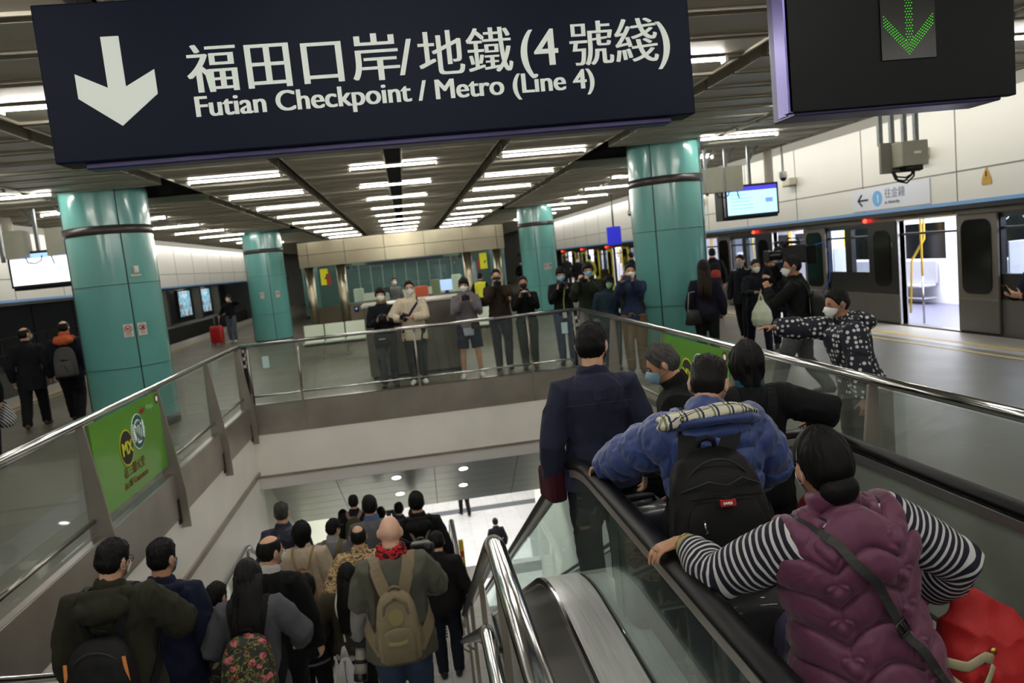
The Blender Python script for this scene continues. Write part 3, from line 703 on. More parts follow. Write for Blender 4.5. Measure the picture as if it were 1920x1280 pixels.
MB().bb(-.19, .19, 0, .03, .1, .44).build('screen', mat('blue_glow', (170, 196, 236), .4, emit=.8), t2); MB().bb(-.06, .06, -.03, .06, 0, .1).build('stand', BLACK, t2)
t2 = thing('desk_monitor', 'dark monitor on the booth counter beside the seated clerk', 'monitor', (-.75, 24.1, 1.1))
MB().bb(-.2, .2, .3, .33, .08, .38).build('screen', BLACK, t2); MB().bb(-.05, .05, .27, .36, 0, .1).build('stand', BLACK, t2)
for x, lb in ((-2.45, 'yellow and red poster in the left bay of the booth'), (2.5, 'yellow and red poster in the right bay of the booth')):
    t2 = thing('poster', lb, 'poster', (x, 24+arc(x)-.335, 1.75), math.atan(2*.85*x/3.2**2))
    MB().bb(-.17, .09, 0, .005, 0, .5).build('sheet', mat('poster_yellow', (206, 206, 40), .5, emit=.1), t2); MB().bb((-.26 if x > 0 else .02), (-.17 if x > 0 else .17), -.004, .001, -.0, .34).build('panel', mat('poster_red', (150, 52, 30), .5), t2)
    MB().tube([(-.02, -.003, .18), (.03, -.003, .26)], .02, 8).build('mark', BLACK, t2)
t2 = thing('round_monitor', 'small black device with a blue lens on the booth base', 'device', (-1.62, 23.86, .92))
MB().bb(-.07, .07, 0, .06, -.09, .09).build('body', BLACK, t2, bevel=.02); MB().tube([(0, -.006, .02), (0, 0, .02)], .03, 14, (0, 0, 1)).build('lens', mat('lens_blue', (70, 110, 240), .3, emit=1.5), t2)
# steel counter behind the two leftmost photographers
CS = mat('counter_steel', (118, 112, 102), .3, .8, noise=.15, nscale=1.5)
t = thing('steel_counter', 'waist high dark steel counter with a pale rim behind the photographers', 'counter', (0, 14.45, 0))
MB().bb(-.86, .95, 0, .9, .06, 1.36).build('body', CS, t, bevel=.01); MB().bb(-.9, .99, -.04, .94, 1.36, 1.42).build('top_rim', mat('rim_light', (196, 194, 184), .3, .6), t, bevel=.015); MB().bb(-.82, .91, .03, .87, 0, .06).build('plinth', BLACK, t)
def bench(x, y, n, label):
    t = thing('platform_bench', label, 'bench', (x, y, 0), 0, None)
    SEAT = mat('bench_shell', (206, 216, 196), .35)
    for i in range(n):
        q = MB(); w_ = .52; q.prism([(0, .42), (.42, .40), (.46, .43), (.52, .82), (.55, .82), (.5, .38), (.44, .35), (0, .38)], w_-.03, (i*w_, 0, 0), ((0, 1, 0), (0, 0, 1), (1, 0, 0)))
        q.build('seat_shell', SEAT, t, bevel=.012)
    MB().bb(0, n*.52-.03, .2, .3, .3, .36).build('beam', DARKSTEEL, t)
    for xx in (.45, n*.52-.5): 
        q = MB(); q.bb(xx-.03, xx+.03, .2, .3, .03, .31); q.bb(xx-.04, xx+.04, .05, .5, 0, .04); q.build('leg', STEEL, t, bevel=.005)
bench(-2.72, 19.4, 3, 'white moulded platform bench left of the steel counter'); bench(1.15, 19.3, 2, 'white moulded platform bench right of the steel counter')

# ================================================================ MONITORS, BOXES, HANGING THINGS
GALV = mat('galvanised', (120, 124, 124), .4, .85, noise=.15, nscale=20); GREYBOX = mat('box_paint', (150, 148, 132), .5, noise=.04)
def monitor(x, y, z, rz, label, mirror, bright):
    t = thing('information_screen', label, 'screen', (x, y, z), rz)
    w_, h_ = 1.02, .57
    MB().bb(-w_/2, w_/2, 0, .1, -h_/2, h_/2).build('frame', mat('screen_frame', (16, 16, 30), .3), t, bevel=.01)
    MB().bb(-w_/2-.02, w_/2+.02, .1, .42, -h_/2-.04, h_/2-.02).build('rear_housing', BLACK, t, bevel=.01)
    sc = MB(); sc.bb(-w_/2+.04, w_/2-.04, -.004, 0, -h_/2+.04, h_/2-.04); sc.build('picture', mat('screen_white' if bright else 'screen_cyan', (246, 250, 255) if bright else (168, 224, 250), .4, emit=1.7 if bright else 1.15), t)
    b_ = MB(); b_.bb(-w_/2+.04, w_/2-.04, -.007, -.004, h_/2-.115, h_/2-.04); b_.build('title_bar', mat('screen_bar' + str(bright), (150, 190, 245) if bright else (70, 60, 200), .4, emit=.9), t)
    q = MB(); rr = random.Random(3)
    for i in range(5): q.bb(-w_/2+.1, -w_/2+.34+.3*rr.random(), -.007, -.004, .1-i*.06, .112-i*.06)
    MB().bb(w_/2-.26, w_/2-.12, -.007, -.004, -.06, .02).build('screen_picture', mat('screen_text'+str(bright), (214, 222, 246) if bright else (120, 160, 225), .5, emit=.7), t)
    q.build('screen_text', mat('screen_text'+str(bright), (214, 222, 246) if bright else (120, 160, 225), .5, emit=.7), t)
    # cantilevered strut frame
    for dx in (-.62, -.05, .5) if mirror else (-.80, -.42, .02):
        q = MB(); q.box((dx, .1, .75), (.05, .045, 1.2)); d_ = Vector((-.42 if mirror else .42, 0, .62)); q.box((dx+d_.x/2+(0), .1, 1.0+.0), (.035, .035, d_.length), d_.to_track_quat('Z', 'Y').to_matrix()); q.build('strut', GALV, t)
    for dx in (-.74, -.36) if not mirror else (-.3, .34): MB().bb(dx-.16, dx+.16, -.12, .1, .18, .62).build('control_box', GREYBOX, t, bevel=.01)
    c0 = 0 if mirror else -.5; q = MB(); q.tube([(c0-.2, -.05, .2), (c0-.16, -.06, .10), (c0-.06, -.06, .08), (c0+.04, -.05, .12), (c0+.06, -.05, .2)], .010, 8); q.tube([(c0+.20, -.05, .22), (c0+.22, -.05, .10), (c0+.24, -.05, .05)], .010, 8); q.build('cable', BLACK, t, True)
monitor(-5.78, 13.3, 2.62, -.06, 'bright white information screen on struts behind the near left column', True, True)
monitor(6.3, 13.2, 2.62, .0, 'light blue information screen on struts right of the large right column', False, False)
t = thing('junction_box', 'grey green electrical box hung on four slotted struts over the right platform', 'electrical box', (6.25, 9, 0))
for dx in (-.21, -.05, .12, .28): 
    q = MB(); q.bb(dx-.025, dx+.025, .0, .05, 2.95, 3.6)
    for i in range(9): q.bb(dx-.008, dx+.008, -.003, 0, 2.99+i*.075, 3.03+i*.075)
    q.build('slotted_strut', GALV, t)
MB().bb(-.24, .3, -.02, .02, 2.6, 2.98).build('back_plate', mat('plate_grey', (128, 126, 116), .5, .3), t, bevel=.004)
MB().bb(-.1, .25, -.24, -.02, 2.66, 2.96).build('cabinet', GREYBOX, t, bevel=.012); MB().bb(.06, .15, -.243, -.239, 2.8, 2.83).build('nameplate', WHITE, t)
q = MB()
for r_, x0 in ((.13, .0), (.09, .02), (.16, .03)): q.tube([(x0-.12+r_*0, -.05, 2.62), (x0-.08, -.06, 2.62-r_*.8), (x0+.04, -.06, 2.62-r_), (x0+.14, -.06, 2.62-r_*.5), (x0+.16, -.05, 2.64)], .011, 8)
q.bb(.0, .2, -.2, -.04, 2.6, 2.67); q.build('cable', BLACK, t, True)
VIO = mat('panel_violet', (54, 44, 140), .4, emit=.12)
for x, y, z, lb in ((-7.0, 20.5, 2.22, 'small violet hanging board between the two left columns'), (6.3, 22.5, 2.35, 'small blue hanging screen left of the large right column')):
    t = thing('hanging_board', lb, 'sign', (x, y, z)); MB().bb(-.21, .21, -.04, .04, -.27, .27).build('board', VIO if x < 0 else mat('panel_blue', (40, 44, 200), .4, emit=.4), t, bevel=.006); MB().cyl((0, 0, .27), (0, 0, 1.4), .025).build('pole', GALV, t, True)
k = 0
for x, y, sgn in ((-9.0, 22.7, -1), (-9.0, 26, -1), (-9.0, 29, -1), (9.0, 12.4, 1), (9.0, 16.9, 1), (9.0, 22.4, 1), (9.0, 29, 1)):
    lb = '%s fascia speaker box counted from the front on the %s' % (['nearest', 'second', 'third', 'fourth'][k if sgn < 0 else k-3], 'left' if sgn < 0 else 'right'); k += 1
    t = thing('wall_speaker', lb.capitalize(), 'speaker', (x, y, 3.1), 0, 'speaker boxes on the fascias'); MB().bb(-.09, .09, -.17, .17, -.07, .09).build('case', mat('speaker_case', (196, 190, 172), .5), t, bevel=.01); MB().bb(-.09, .06, -.16, .16, -.1, -.07).build('grille', mat('speaker_grille', (110, 104, 94), .6), t)
for x, y, lb in ((-7.2, 22.5, 'dome camera hanging on a pole before the left fascia'), (7.6, 14.5, 'dome camera hanging by the tube light right of the large column'), (7.6, 25, 'dome camera hanging far off before the right fascia')):
    t = thing('dome_camera', lb, 'security camera', (x, y, 2.75 if x < 0 else 3.05)); MB().cyl((0, 0, .1), (0, 0, 1.5 if x < 0 else 1.2), .022).build('pole', WHITE, t, True); MB().tube([(0, 0, .12), (0, 0, 0)], [.07, .075], 14).build('housing', WHITE, t, True); MB().ell((0, 0, -.0), (.062, .062, .07)).build('dome', BLACK, t, True)
for x, lb in ((-6.7, 'thick white pipe hanger behind the left screen'), (7.25, 'thick cream pipe hanger right of the blue screen')):
    o = MB().tube([(x, 14.4, 2.6), (x, 14.4, 4.2)], .085, 16).build('hanger_pipe', mat('pipe_cream', (206, 200, 184), .45), None, True); tag(o, lb, 'pipe'); o.modifiers.new('b', 'BEVEL').width = .01

# direction strip on the right fascia
t = thing('fascia_sign', 'white fascia strip with a blue arrow and a numbered blue disc over the train', 'sign', (9.09, 13.4, 2.42))
MB().bb(-.012, 0, -1.15, 1.15, -.19, .24).build('strip', mat('strip_white', (222, 226, 236), .4), t)
NB = mat('ink_navy', (30, 40, 80), .5); LB = mat('disc_blue', (110, 180, 240), .5)
q = MB(); q.tube([(-.014, .95, .02), (-.014, .62, .02)], .018, 6, (1, 0, 0)); q.tube([(-.014, .82, .13), (-.014, .95, .02), (-.014, .82, -.09)], .018, 6, (1, 0, 0)); q.build('arrow', NB, t)
MB().prism([(math.cos(a*PI/16)*.15, math.sin(a*PI/16)*.15) for a in range(32)], -.004, (-.012, .33, .02), ((0, 1, 0), (0, 0, 1), (1, 0, 0))).build('number_disc', LB, t)
text_mesh('platform_number', '1', .22, INK, t, (-.018, .36, -.06), (PI/2, 0, -PI/2)); text_mesh('chinese_lettering', '往金鐘', .2, mat('ink_grey', (120, 130, 160), .5), t, (-.014, .1, .02), (PI/2, 0, -PI/2)); text_mesh('english_lettering', 'to Admiralty', .085, NB, t, (-.014, .1, -.1), (PI/2, 0, -PI/2))
t = thing('warning_label', 'yellow triangular warning label on the right fascia', 'sign', (9.09, 10.95, 2.52))
MB().prism([(-.1, -.02), (.1, -.02), (0, .17)], -.004, (0, 0, 0), ((0, 1, 0), (0, 0, 1), (1, 0, 0))).build('triangle', mat('warn_yellow', (196, 150, 40), .5), t); MB().bb(-.005, 0, -.1, .1, -.1, -.035).build('caption', mat('warn_yellow', (196, 150, 40), .5), t); MB().bb(-.008, -.003, -.012, .012, .02, .1).build('mark', BLACK, t)

# ================================================================ TRAIN on the right track
TB = mat('train_grey', (108, 102, 94), .38, .5, noise=.05); TD = mat('train_black', (26, 26, 28), .3, coat=.3); TL = mat('train_lower', (92, 90, 86), .4, .35, noise=.05, nscale=2)
TIN = mat('train_inside', (226, 226, 236), .4); TFL = mat('train_floor', (96, 96, 116), .4, noise=.06); TW = glass_mat('train_window', (.82, .86, .9), .5); TDW = mat('door_window', (8, 9, 10), .12, spec=.5)
YPOLE = mat('grab_yellow', (226, 186, 40), .4); TY = mat('door_yellow', (196, 182, 30), .4)
def rrect(w_, h_, r, n=6):
    P = []
    for cx_, cy_, a0 in ((w_/2-r, h_/2-r, 0), (-w_/2+r, h_/2-r, PI/2), (-w_/2+r, -h_/2+r, PI), (w_/2-r, -h_/2+r, 1.5*PI)):
        for i in range(n+1): a = a0+PI/2*i/n; P.append((cx_+r*math.cos(a), cy_+r*math.sin(a)))
    return P
YZ = ((0, 1, 0), (0, 0, 1), (1, 0, 0))
def car(y0, ndoor, label, yellow):
    pitch = 5.0; y1 = y0+ndoor*pitch
    t = thing('train_car', label, 'train', (9.3, y0, 0)); L = y1-y0
    win = []
    for i in range(ndoor):
        d0 = 1.72+i*pitch; d1 = d0+1.56; a = i*pitch; b_ = (i+1)*pitch
        for s0, s1 in ((a, d0), (d1, b_)): MB().bb(0, .1, s0, s1, -.5, .58).build('lower_panel', TL, t)
        MB().bb(0, .1, a, b_, 1.985, 2.6).build('upper_panel', TB, t)
        for s0, s1, z0, z1 in ((a, a+.11, .58, 1.985), (b_-.12, b_, .58, 1.985), (d0-.93, d0, .58, 1.985), (d1, d1+.93, .58, 1.985), (a+.11, d0-.93, .58, 1.0), (d1+.93, b_-.12, .58, 1.0), (a+.11, d0-.93, 1.89, 1.985), (d1+.93, b_-.12, 1.89, 1.985)):
            MB().bb(0, .1, s0, s1, z0, z1).build('window_surround', TD, t)
        win += [(a+.0, d0-.93), (d1+.93, b_)]
    bar = MB(); bar.bb(.02, .06, 0, L, 1.70, 1.74)
    for a, b_ in win: MB().bb(.04, .055, a+.05, b_-.02, 1.0, 1.89).build('window_pane', TW, t)
    bar.build('window_transom', TD, t)
    for i in range(ndoor):
        d0 = 1.72+i*pitch; d1 = d0+1.56
        for yc in (d0-.47, d1+.47):
            lf = empty('door_leaf', (0, yc, 0), 0, t)
            m_ = TY if yellow else TB
            q = MB(); q.bb(-.06, -.015, -.45, .45, .58, 1.97); q.build('leaf_panel', m_ if (yellow or yc < d0) else TD, lf, bevel=.01)
            MB().bb(-.06, -.015, -.45, .45, .03, .58).build('leaf_base', TY if yellow else TL, lf, bevel=.01)
            MB().prism(rrect(.52 if yc > d0 else .66, 1.08 if yc > d0 else 1.22, .16), -.012, (-.06, 0, 1.28), YZ).build('leaf_window', TDW, lf)
            MB().bb(-.068, -.06, .3 if yc < d0 else -.34, .34 if yc < d0 else -.3, 1.5, 1.58).build('door_button', CHROME, lf)
        q = MB(); q.bb(-.04, .12, d0-.03, d0, 0, 2.0); q.bb(-.04, .12, d1, d1+.03, 0, 2.0); q.bb(-.04, .12, d0, d1, 1.97, 2.0); q.build('door_frame', mat('door_frame_trim', (190, 188, 186), .3, .7), t)
        MB().bb(-.05, .1, d0, d1, -.06, .02).build('door_sill', STEEL, t)
        MB().ell((-.05, d1+1.0, 2.035), (.04, .045, .04)).build('door_lamp', mat('lamp_red', (255, 40, 30), .4, emit=9 if i != 1 else 14), t, True)
        q = MB(); q.bb(-.012, 0, d0+.1, d0+.5, 2.01, 2.05); q.bb(-.012, 0, d1-.5, d1-.1, 2.01, 2.05); q.build('door_sign', mat('door_label', (150, 110, 40), .5), t)
        # inside: grab poles, hoops, seats on the far side
        for yy, xx in ((d0+.12, .35), (d1-.12, .35), (d0+.78, 1.45)):
            q = MB(); q.tube([(xx, yy, 0), (xx, yy, .9)], .018, 8); q.build('pole_base', CHROME, t, True); q = MB(); q.tube([(xx, yy, .9), (xx, yy, 2.25)], .02, 8); q.build('grab_pole', YPOLE, t, True)
        q = MB(); q.tube([(.2, d0-.05, .2), (.24, d0-.02, 1.2), (.4, d0+.14, 1.6), (.4, d0+.14, 2.0)], .02, 8); q.tube([(.2, d1+.05, .2), (.24, d1+.02, 1.2), (.4, d1-.14, 1.6), (.4, d1-.14, 2.0)], .02, 8); q.build('grab_pole', YPOLE, t, True)
        se = MB(); se.bb(2.2, 2.62, d0-.9, d1+.8, .40, .46); se.bb(2.6, 2.68, d0-.9, d1+.8, .46, 1.0); se.bb(2.3, 2.62, d0-.9, d1+.8, .12, .16); se.build('seat_row', mat('train_seat', (176, 176, 186), .3, .5), t, bevel=.02)
        for s0 in (d0-.95, d1+.82): MB().bb(.12, .5, s0, s0+.03, .1, 1.5).build('draught_screen', mat('screen_white_in', (214, 214, 222), .4), t, bevel=.01)
        for kx in range(5): 
            h = MB(); yy = d0-.3+kx*.42; h.tube([(1.0, yy, 2.1), (1.0, yy, 1.93)], .006, 6); h.tube([(1.0+.05*math.sin(a*PI/6), yy, 1.88-.05*math.cos(a*PI/6)) for a in range(13)], .007, 6, (0, 1, 0), False)
            h.build('hand_strap', mat('strap_blue', (150, 190, 214), .5), t)
    q = MB(); q.bb(2.72, 2.8, 0, L, 0, 1.02); q.bb(2.72, 2.8, 0, L, 1.85, 2.4)
    for i in range(ndoor+1): q.bb(2.72, 2.8, max(0, i*pitch-.6), min(L, i*pitch+.6), 1.02, 1.85)
    for i in range(ndoor): q.bb(2.72, 2.8, 2.3+i*pitch, 2.7+i*pitch, 1.02, 1.85)
    q.build('inner_far_wall', TIN, t); MB().bb(2.74, 2.76, 0, L, 1.02, 1.85).build('far_windows', TDW, t)
    MB().bb(.1, 2.8, 0, L, -.06, 0).build('car_floor', TFL, t); MB().bb(0, 2.8, 0, L, 2.42, 2.6).build('car_roof', TIN, t)
    MB().bb(.9, 1.1, .2, L-.2, 2.38, 2.42).build('ceiling_lamp', mat('train_lamp_glow', (236, 240, 255), .4, emit=6), t)
    for yy in (0, L-.05): MB().bb(.1, 2.8, yy, yy+.05, 0, 2.42).build('end_wall', TIN, t)
    MB().bb(.1, 2.7, .5, L-.5, -1.0, -.5).build('underframe', BLACK, t)
car(5.15+0.0, 4, 'silver and black train car with open doors at the right platform', False)
car(25.3, 4, 'farther train car with yellow open doors at the right platform', True)
# trackside adverts across the left track
AD = ramp_mat('advert_picture', 'noise', 2.2, [(0, (40, 70, 110)), (.42, (120, 190, 214)), (.5, (200, 220, 226)), (.56, (60, 140, 180)), (.66, (190, 120, 70))], .4, interp='EASE')
_nt = AD.node_tree; _nt.links.new(_nt.nodes['Color Ramp'].outputs[0], _nt.nodes['Principled BSDF'].inputs['Emission Color']); _nt.nodes['Principled BSDF'].inputs['Emission Strength'].default_value = .6
for i, (y, lb) in enumerate(((43.5, 'nearest lit blue poster on the tunnel wall across the left track'), (50.5, 'middle lit blue poster on the tunnel wall across the left track'), (55.5, 'far lit blue poster on the tunnel wall across the left track'))):
    t = thing('tunnel_poster', lb, 'poster', (-13.96, y, .3)); MB().bb(0, .04, -1.4, 1.4, 0, 1.75).build('frame', STEEL, t); o = MB().bb(.04, .05, -1.25, 1.25, .1, 1.65).build('picture', AD, t)
    MB().bb(.05, .4, -.5, .5, 1.85, 1.93).build('picture_lamp', mat('poster_lamp', (255, 250, 235), .4, emit=8), t)
    MB().bb(0, .5, 1.9, 2.3, -.3, 3).build('side_pier', mat('pier_concrete', (120, 116, 108), .7, noise=.2), t)
# ================================================================ PEOPLE
def sstep(a, b, x):
    t = np.clip((x-a)/(b-a), 0, 1); return t*t*(3-2*t)
def vnoise(p, seed=0):
    """vectorised value noise in [-1,1]"""
    i = np.floor(p).astype(np.int64); f = p-i; f = f*f*(3-2*f)
    def h(x, y, z):
        n = (x*374761393+y*668265263+z*2147483647+seed*1274126177) & 0xffffffff
        n = ((n ^ (n >> 13))*1274126177) & 0xffffffff
        return ((n ^ (n >> 16)) & 0xffff)/32767.5-1
    r = 0
    for dx in (0, 1):
        for dy in (0, 1):
            for dz in (0, 1):
                wgt = (f[:, 0] if dx else 1-f[:, 0])*(f[:, 1] if dy else 1-f[:, 1])*(f[:, 2] if dz else 1-f[:, 2])
                r = r+wgt*h(i[:, 0]+dx, i[:, 1]+dy, i[:, 2]+dz)
    return r
def get_co(me):
    a = np.empty(len(me.vertices)*3); me.vertices.foreach_get('co', a); return a.reshape(-1, 3)
def set_co(me, a): me.vertices.foreach_set('co', a.ravel()); me.update()
def get_no(me):
    a = np.empty(len(me.vertices)*3); me.vertex_normals.foreach_get('vector', a); return a.reshape(-1, 3)
def fuse(mb, name, vox, smooth=3, fac=.5):
    me = mb.mesh('raw'); o = D.objects.new('raw', me); COL.objects.link(o)
    r = o.modifiers.new('r', 'REMESH'); r.mode = 'VOXEL'; r.voxel_size = vox; r.use_smooth_shade = True
    if smooth:
        s = o.modifiers.new('s', 'SMOOTH'); s.iterations = smooth; s.factor = fac
    dg = bpy.context.evaluated_depsgraph_get()
    out = D.meshes.new_from_object(o.evaluated_get(dg)); out.name = name
    D.objects.remove(o); D.meshes.remove(me)
    out.polygons.foreach_set('use_smooth', [True]*len(out.polygons))
    return out
def wrinkle(me, amp, sc=9, seed=0, aniso=(1, 1, .6), post=1):
    co = get_co(me); no = get_no(me)
    p = co*np.array(aniso)*sc+seed*7.3
    n1 = vnoise(p+1.5*np.stack([vnoise(p*.7, 3+seed), vnoise(p*.7, 5+seed), vnoise(p*.7, 9+seed)], 1), seed)
    n2 = vnoise(p*2.3, seed+11)
    d = (1-np.abs(n1)*2)*.65+n2*.35
    set_co(me, co+no*(amp*d)[:, None])
def bvh_of(me): 
    return BVHTree.FromPolygons([v.co.copy() for v in me.vertices], [tuple(p.vertices) for p in me.polygons])
def ik(S, W, a, b, hint):
    d = W-S; L = d.length; L2 = min(L, (a+b)*.998); d.normalize(); W = S+d*L2
    x = (a*a-b*b+L2*L2)/(2*L2); h = math.sqrt(max(0, a*a-x*x))
    hp = Vector(hint)-d*Vector(hint).dot(d); hp.normalize()
    return S+d*x+hp*h, W
def head_surf(az, el):
    z = np.sin(el); c = np.cos(el); x = .0765*np.sin(az)*c; y = .097*np.cos(az)*c; zz = .115*z
    low = sstep(0, -1, z); fr = np.cos(az) > 0
    x = x*(1-.24*low); x = x*(1+.06*sstep(-.3, .5, z)*np.where(fr, 0, 1)*np.abs(np.cos(az)))
    y = np.where(fr, y*(1-.04*low), y*(1-.26*low)); y = y+.030*low
    a2 = (np.mod(az+PI, 2*PI)-PI)
    f = np.exp(-(a2/.17)**2); g = np.clip((.018-zz)/.05, 0, 1)*sstep(-.046, -.034, zz)
    y = y+.023*f*g
    y = y-.007*np.where(fr, np.exp(-((np.abs(x)-.032)/.014)**2-((zz-.002)/.013)**2), 0)
    y = y+.004*np.exp(-(a2/.5)**2)*np.exp(-((zz-.024)/.009)**2)
    y = y+.006*np.exp(-(a2/.26)**2)*np.exp(-((zz+.064)/.009)**2)
    return x, y, zz
def grid_closed(nu, nv, fn):
    """closed sphere-like grid; fn(az, el) -> (n,3)"""
    el = np.linspace(-PI/2, PI/2, nv+1)[1:-1]; az = np.arange(nu)*2*PI/nu
    E_, A = np.meshgrid(el, az, indexing='ij'); P = fn(A.ravel(), E_.ravel())
    lo = fn(np.array([0.]), np.array([-PI/2+1e-4])); hi = fn(np.array([0.]), np.array([PI/2-1e-4]))
    V = np.concatenate([lo, P, hi]); F = []; R = nv-1
    for k in range(nu): F.append((0, 1+k, 1+(k+1) % nu)); F.append((1+(R-1)*nu+(k+1) % nu, 1+(R-1)*nu+k, len(V)-1))
    for i in range(R-1):
        for k in range(nu):
            k2 = (k+1) % nu; F.append((1+i*nu+k, 1+(i+1)*nu+k, 1+(i+1)*nu+k2, 1+i*nu+k2))
    return V, F
HAIRLINE = {   # az (0 front .. pi back) -> lowest covered height (unit of half head)
 'short': ([0, .5, .9, 1.15, 1.35, 1.55, 1.8, 2.2, PI], [.66, .62, .42, .10, -.12, .18, -.30, -.52, -.58]),
 'fringe': ([0, .5, .9, 1.15, 1.4, 1.55, 1.8, 2.2, PI], [.36, .34, .25, -.10, -.30, .0, -.40, -.62, -.66]),
 'bob': ([0, .45, .75, .95, 1.2, 1.6, PI], [.45, .40, .1, -.7, -1.3, -1.3, -1.3]),
 'bun': ([0, .5, .9, 1.15, 1.35, 1.55, 1.8, 2.2, PI], [.62, .58, .42, .20, .02, .22, -.25, -.55, -.62])}
HAIRLINE['long'] = HAIRLINE['bob']; HAIRLINE['fade'] = HAIRLINE['short']; HAIRLINE['tail'] = HAIRLINE['bun']; HAIRLINE['thin'] = HAIRLINE['short']
HAIRCOL = {'black': (11, 10, 10), 'brown': (34, 23, 18), 'grey': (62, 60, 58), 'dark': (17, 14, 13)}
def hair_mat(c):
    return mat('hair_'+c, HAIRCOL[c], .55, noise=.35, nscale=26, stretch=(1, 1, .12), bump=.5, bscale=90, spec=.2)
SKIN_T = {'a': (206, 160, 130), 'b': (188, 140, 110), 'c': (214, 172, 146), 'd': (168, 120, 92)}
def skin_mat(k): return mat('skin_'+k, SKIN_T[k], .5, noise=.05, nscale=18, bump=.04, bscale=160)
def cloth(c, rough=.88, name=None): return mat(name or 'cloth_%d_%d_%d' % c, tuple(x*.86 for x in c), rough, noise=.07, nscale=14, bump=.18, bscale=260, spec=.25)
RINGS = [(-.078, .074, .052, -.004), (-.045, .094, .066, -.006), (0, .099, .071, -.008), (.05, .093, .064, -.002), (.10, .087, .058, 0), (.16, .093, .063, .002), (.215, .103, .068, 0), (.255, .103, .066, -.004), (.278, .090, .058, -.008), (.296, .062, .047, -.007), (.308, .046, .041, -.005), (.325, .034, .036, -.002)]
class Fig: pass
def person(label, loc, rz=0., H=1.72, lean=0., side=0., twist=0., head=(0, 0, 0), L=None, R=None, Lh=None, Rh=None, LF=None, RF=None, Le=None, Re=None,
           bulk=1., sw=1., skin='a', hair=('short', 'black'), top=None, under=None, legs=None, shoes=(20, 20, 22), mask=None, glasses=False, face=False, q=2, crouch=0., group=None, bald_fuzz=None, cap=None, extra=None, hscale=1., armk=1.):
    """q: 0 close-up, 1 near, 2 mid, 3 far. Everything is in the person's own frame: x right, y forward, z up."""
    F = Fig(); vb, vc = ((.0048, .0062), (.009, .0105), (.0115, .013), (.014, .017))[q]
    root = thing('person', label, 'person', loc, rz, group); F.root = root; F.H = H
    hs = H/1.72
    for s_, f_ in ((-1, LF), (1, RF)):
        if f_ is not None:
            dh = math.hypot(f_[0]-s_*.054*H, f_[1]); crouch = max(crouch, .53*H-(.062*H+f_[2]+math.sqrt(max(.01, (.470*H)**2-dh*dh))))
    hip = Vector((0, 0, .53*H-crouch))
    Rl = Matrix.Rotation(side, 3, 'Y') @ Matrix.Rotation(-lean, 3, 'X'); Rs = Rl @ Matrix.Rotation(twist, 3, 'Z')
    def T(p):
        k = min(1, max(0, p[2]/(.28*H))); v = Vector(p); return hip+Rl @ (Matrix.Rotation(twist*k, 3, 'Z') @ v)
    F.T = T; F.hip = hip; F.Rl = Rl; F.Rs = Rs
    neck = T((0, -.004*H, .315*H)); Rh_ = Matrix.Rotation(side*.5, 3, 'Y') @ Matrix.Rotation(-lean*.5, 3, 'X') @ Matrix.Rotation(head[0], 3, 'Z') @ Matrix.Rotation(-head[1], 3, 'X') @ Matrix.Rotation(head[2], 3, 'Y')
    hc = neck+Rh_ @ Vector((0, .010*H, .086*H)); F.hc = hc; F.Rh = Rh_; F.neck = neck
    HS = hs*(1.0 if H > 1.55 else 1.06)*hscale; F.HS = HS
    sh = {s: T((s*.104*H*sw, -.004*H, .263*H)) for s in (-1, 1)}; F.sh = sh
    ua, fa = .172*H*armk, .150*H*armk
    tgt = {-1: L, 1: R}; hin = {-1: Le, 1: Re}; el = {}; wr = {}
    for s in (-1, 1):
        t_ = Vector(tgt[s]) if tgt[s] is not None else Vector((s*(.155*H*max(1, bulk*.97)), .035*H, .49*H-crouch))
        if tgt[s] is None: t_ = t_+(T((0, 0, .2*H))-hip-Vector((0, 0, .2*H)))*.7
        el[s], wr[s] = ik(sh[s], t_, ua, fa, hin[s] if hin[s] is not None else (s*.55, -.75, -.35))
    F.el, F.wr = el, wr; F.fing = {-1: [], 1: []}
    ft = {-1: Vector(LF if LF is not None else (-.09*hs, .0, 0)), 1: Vector(RF if RF is not None else (.09*hs, 0, 0))}; kn = {}; an = {}; hj = {}
    for s in (-1, 1):
        hj[s] = hip+Matrix.Rotation(twist*0, 3, 'Z') @ Vector((s*.054*H, 0, -.015*H))
        kn[s], an[s] = ik(hj[s], ft[s]+Vector((0, 0, .047*H)), .236*H, .236*H, (s*.12, 1, .1))
    # ---------- body
    b = MB(); tw = lambda z: z*H
    def torso(mb, infl, z0=-.09, z1=.4, taper=None, n=28, flare=0., wide=False):
        P = []; Rr = []
        rows = [r for r in RINGS if z0 <= r[0] <= z1]
        if z0 < RINGS[0][0]-.001: rows = [(z0, RINGS[1][1]*1.0+flare, RINGS[1][2]*1.0+flare, -.006)]+[r for r in rows if r[0] > -.06]
        elif rows and rows[0][0] > z0+.004: rows = [(z0, rows[0][1], rows[0][2], rows[0][3])]+rows
        for (z, hw, hd, yo) in rows:
            if wide and z < .02: k_ = min(1, (.02-z)/.07); hw = hw+(max(hw, .109)-hw)*k_; hd = hd+(max(hd, .074)-hd)*k_
            bk = bulk if z < .27 else 1+(bulk-1)*.4
            P.append(T((0, yo*H, z*H))); Rr.append((hw*H*bk*(sw if z > .15 else 1)+infl, hd*H*bk+infl))
        mb.tube(P, Rr, n, (0, 1, 0))
    torso(b, -.012, -.078)
    b.tube([neck-Vector((0, 0, .03*H)), neck+(hc-neck)*.25, neck+(hc-neck)*.75], [.037*H, .0345*H, .035*H], 16, (0, 1, 0))
    def hp(az, e):
        x, y, z = head_surf(az, e); return np.stack([x, y, z], 1)*HS
    nu, nv = ((64, 44), (48, 32), (36, 24), (28, 20))[q]
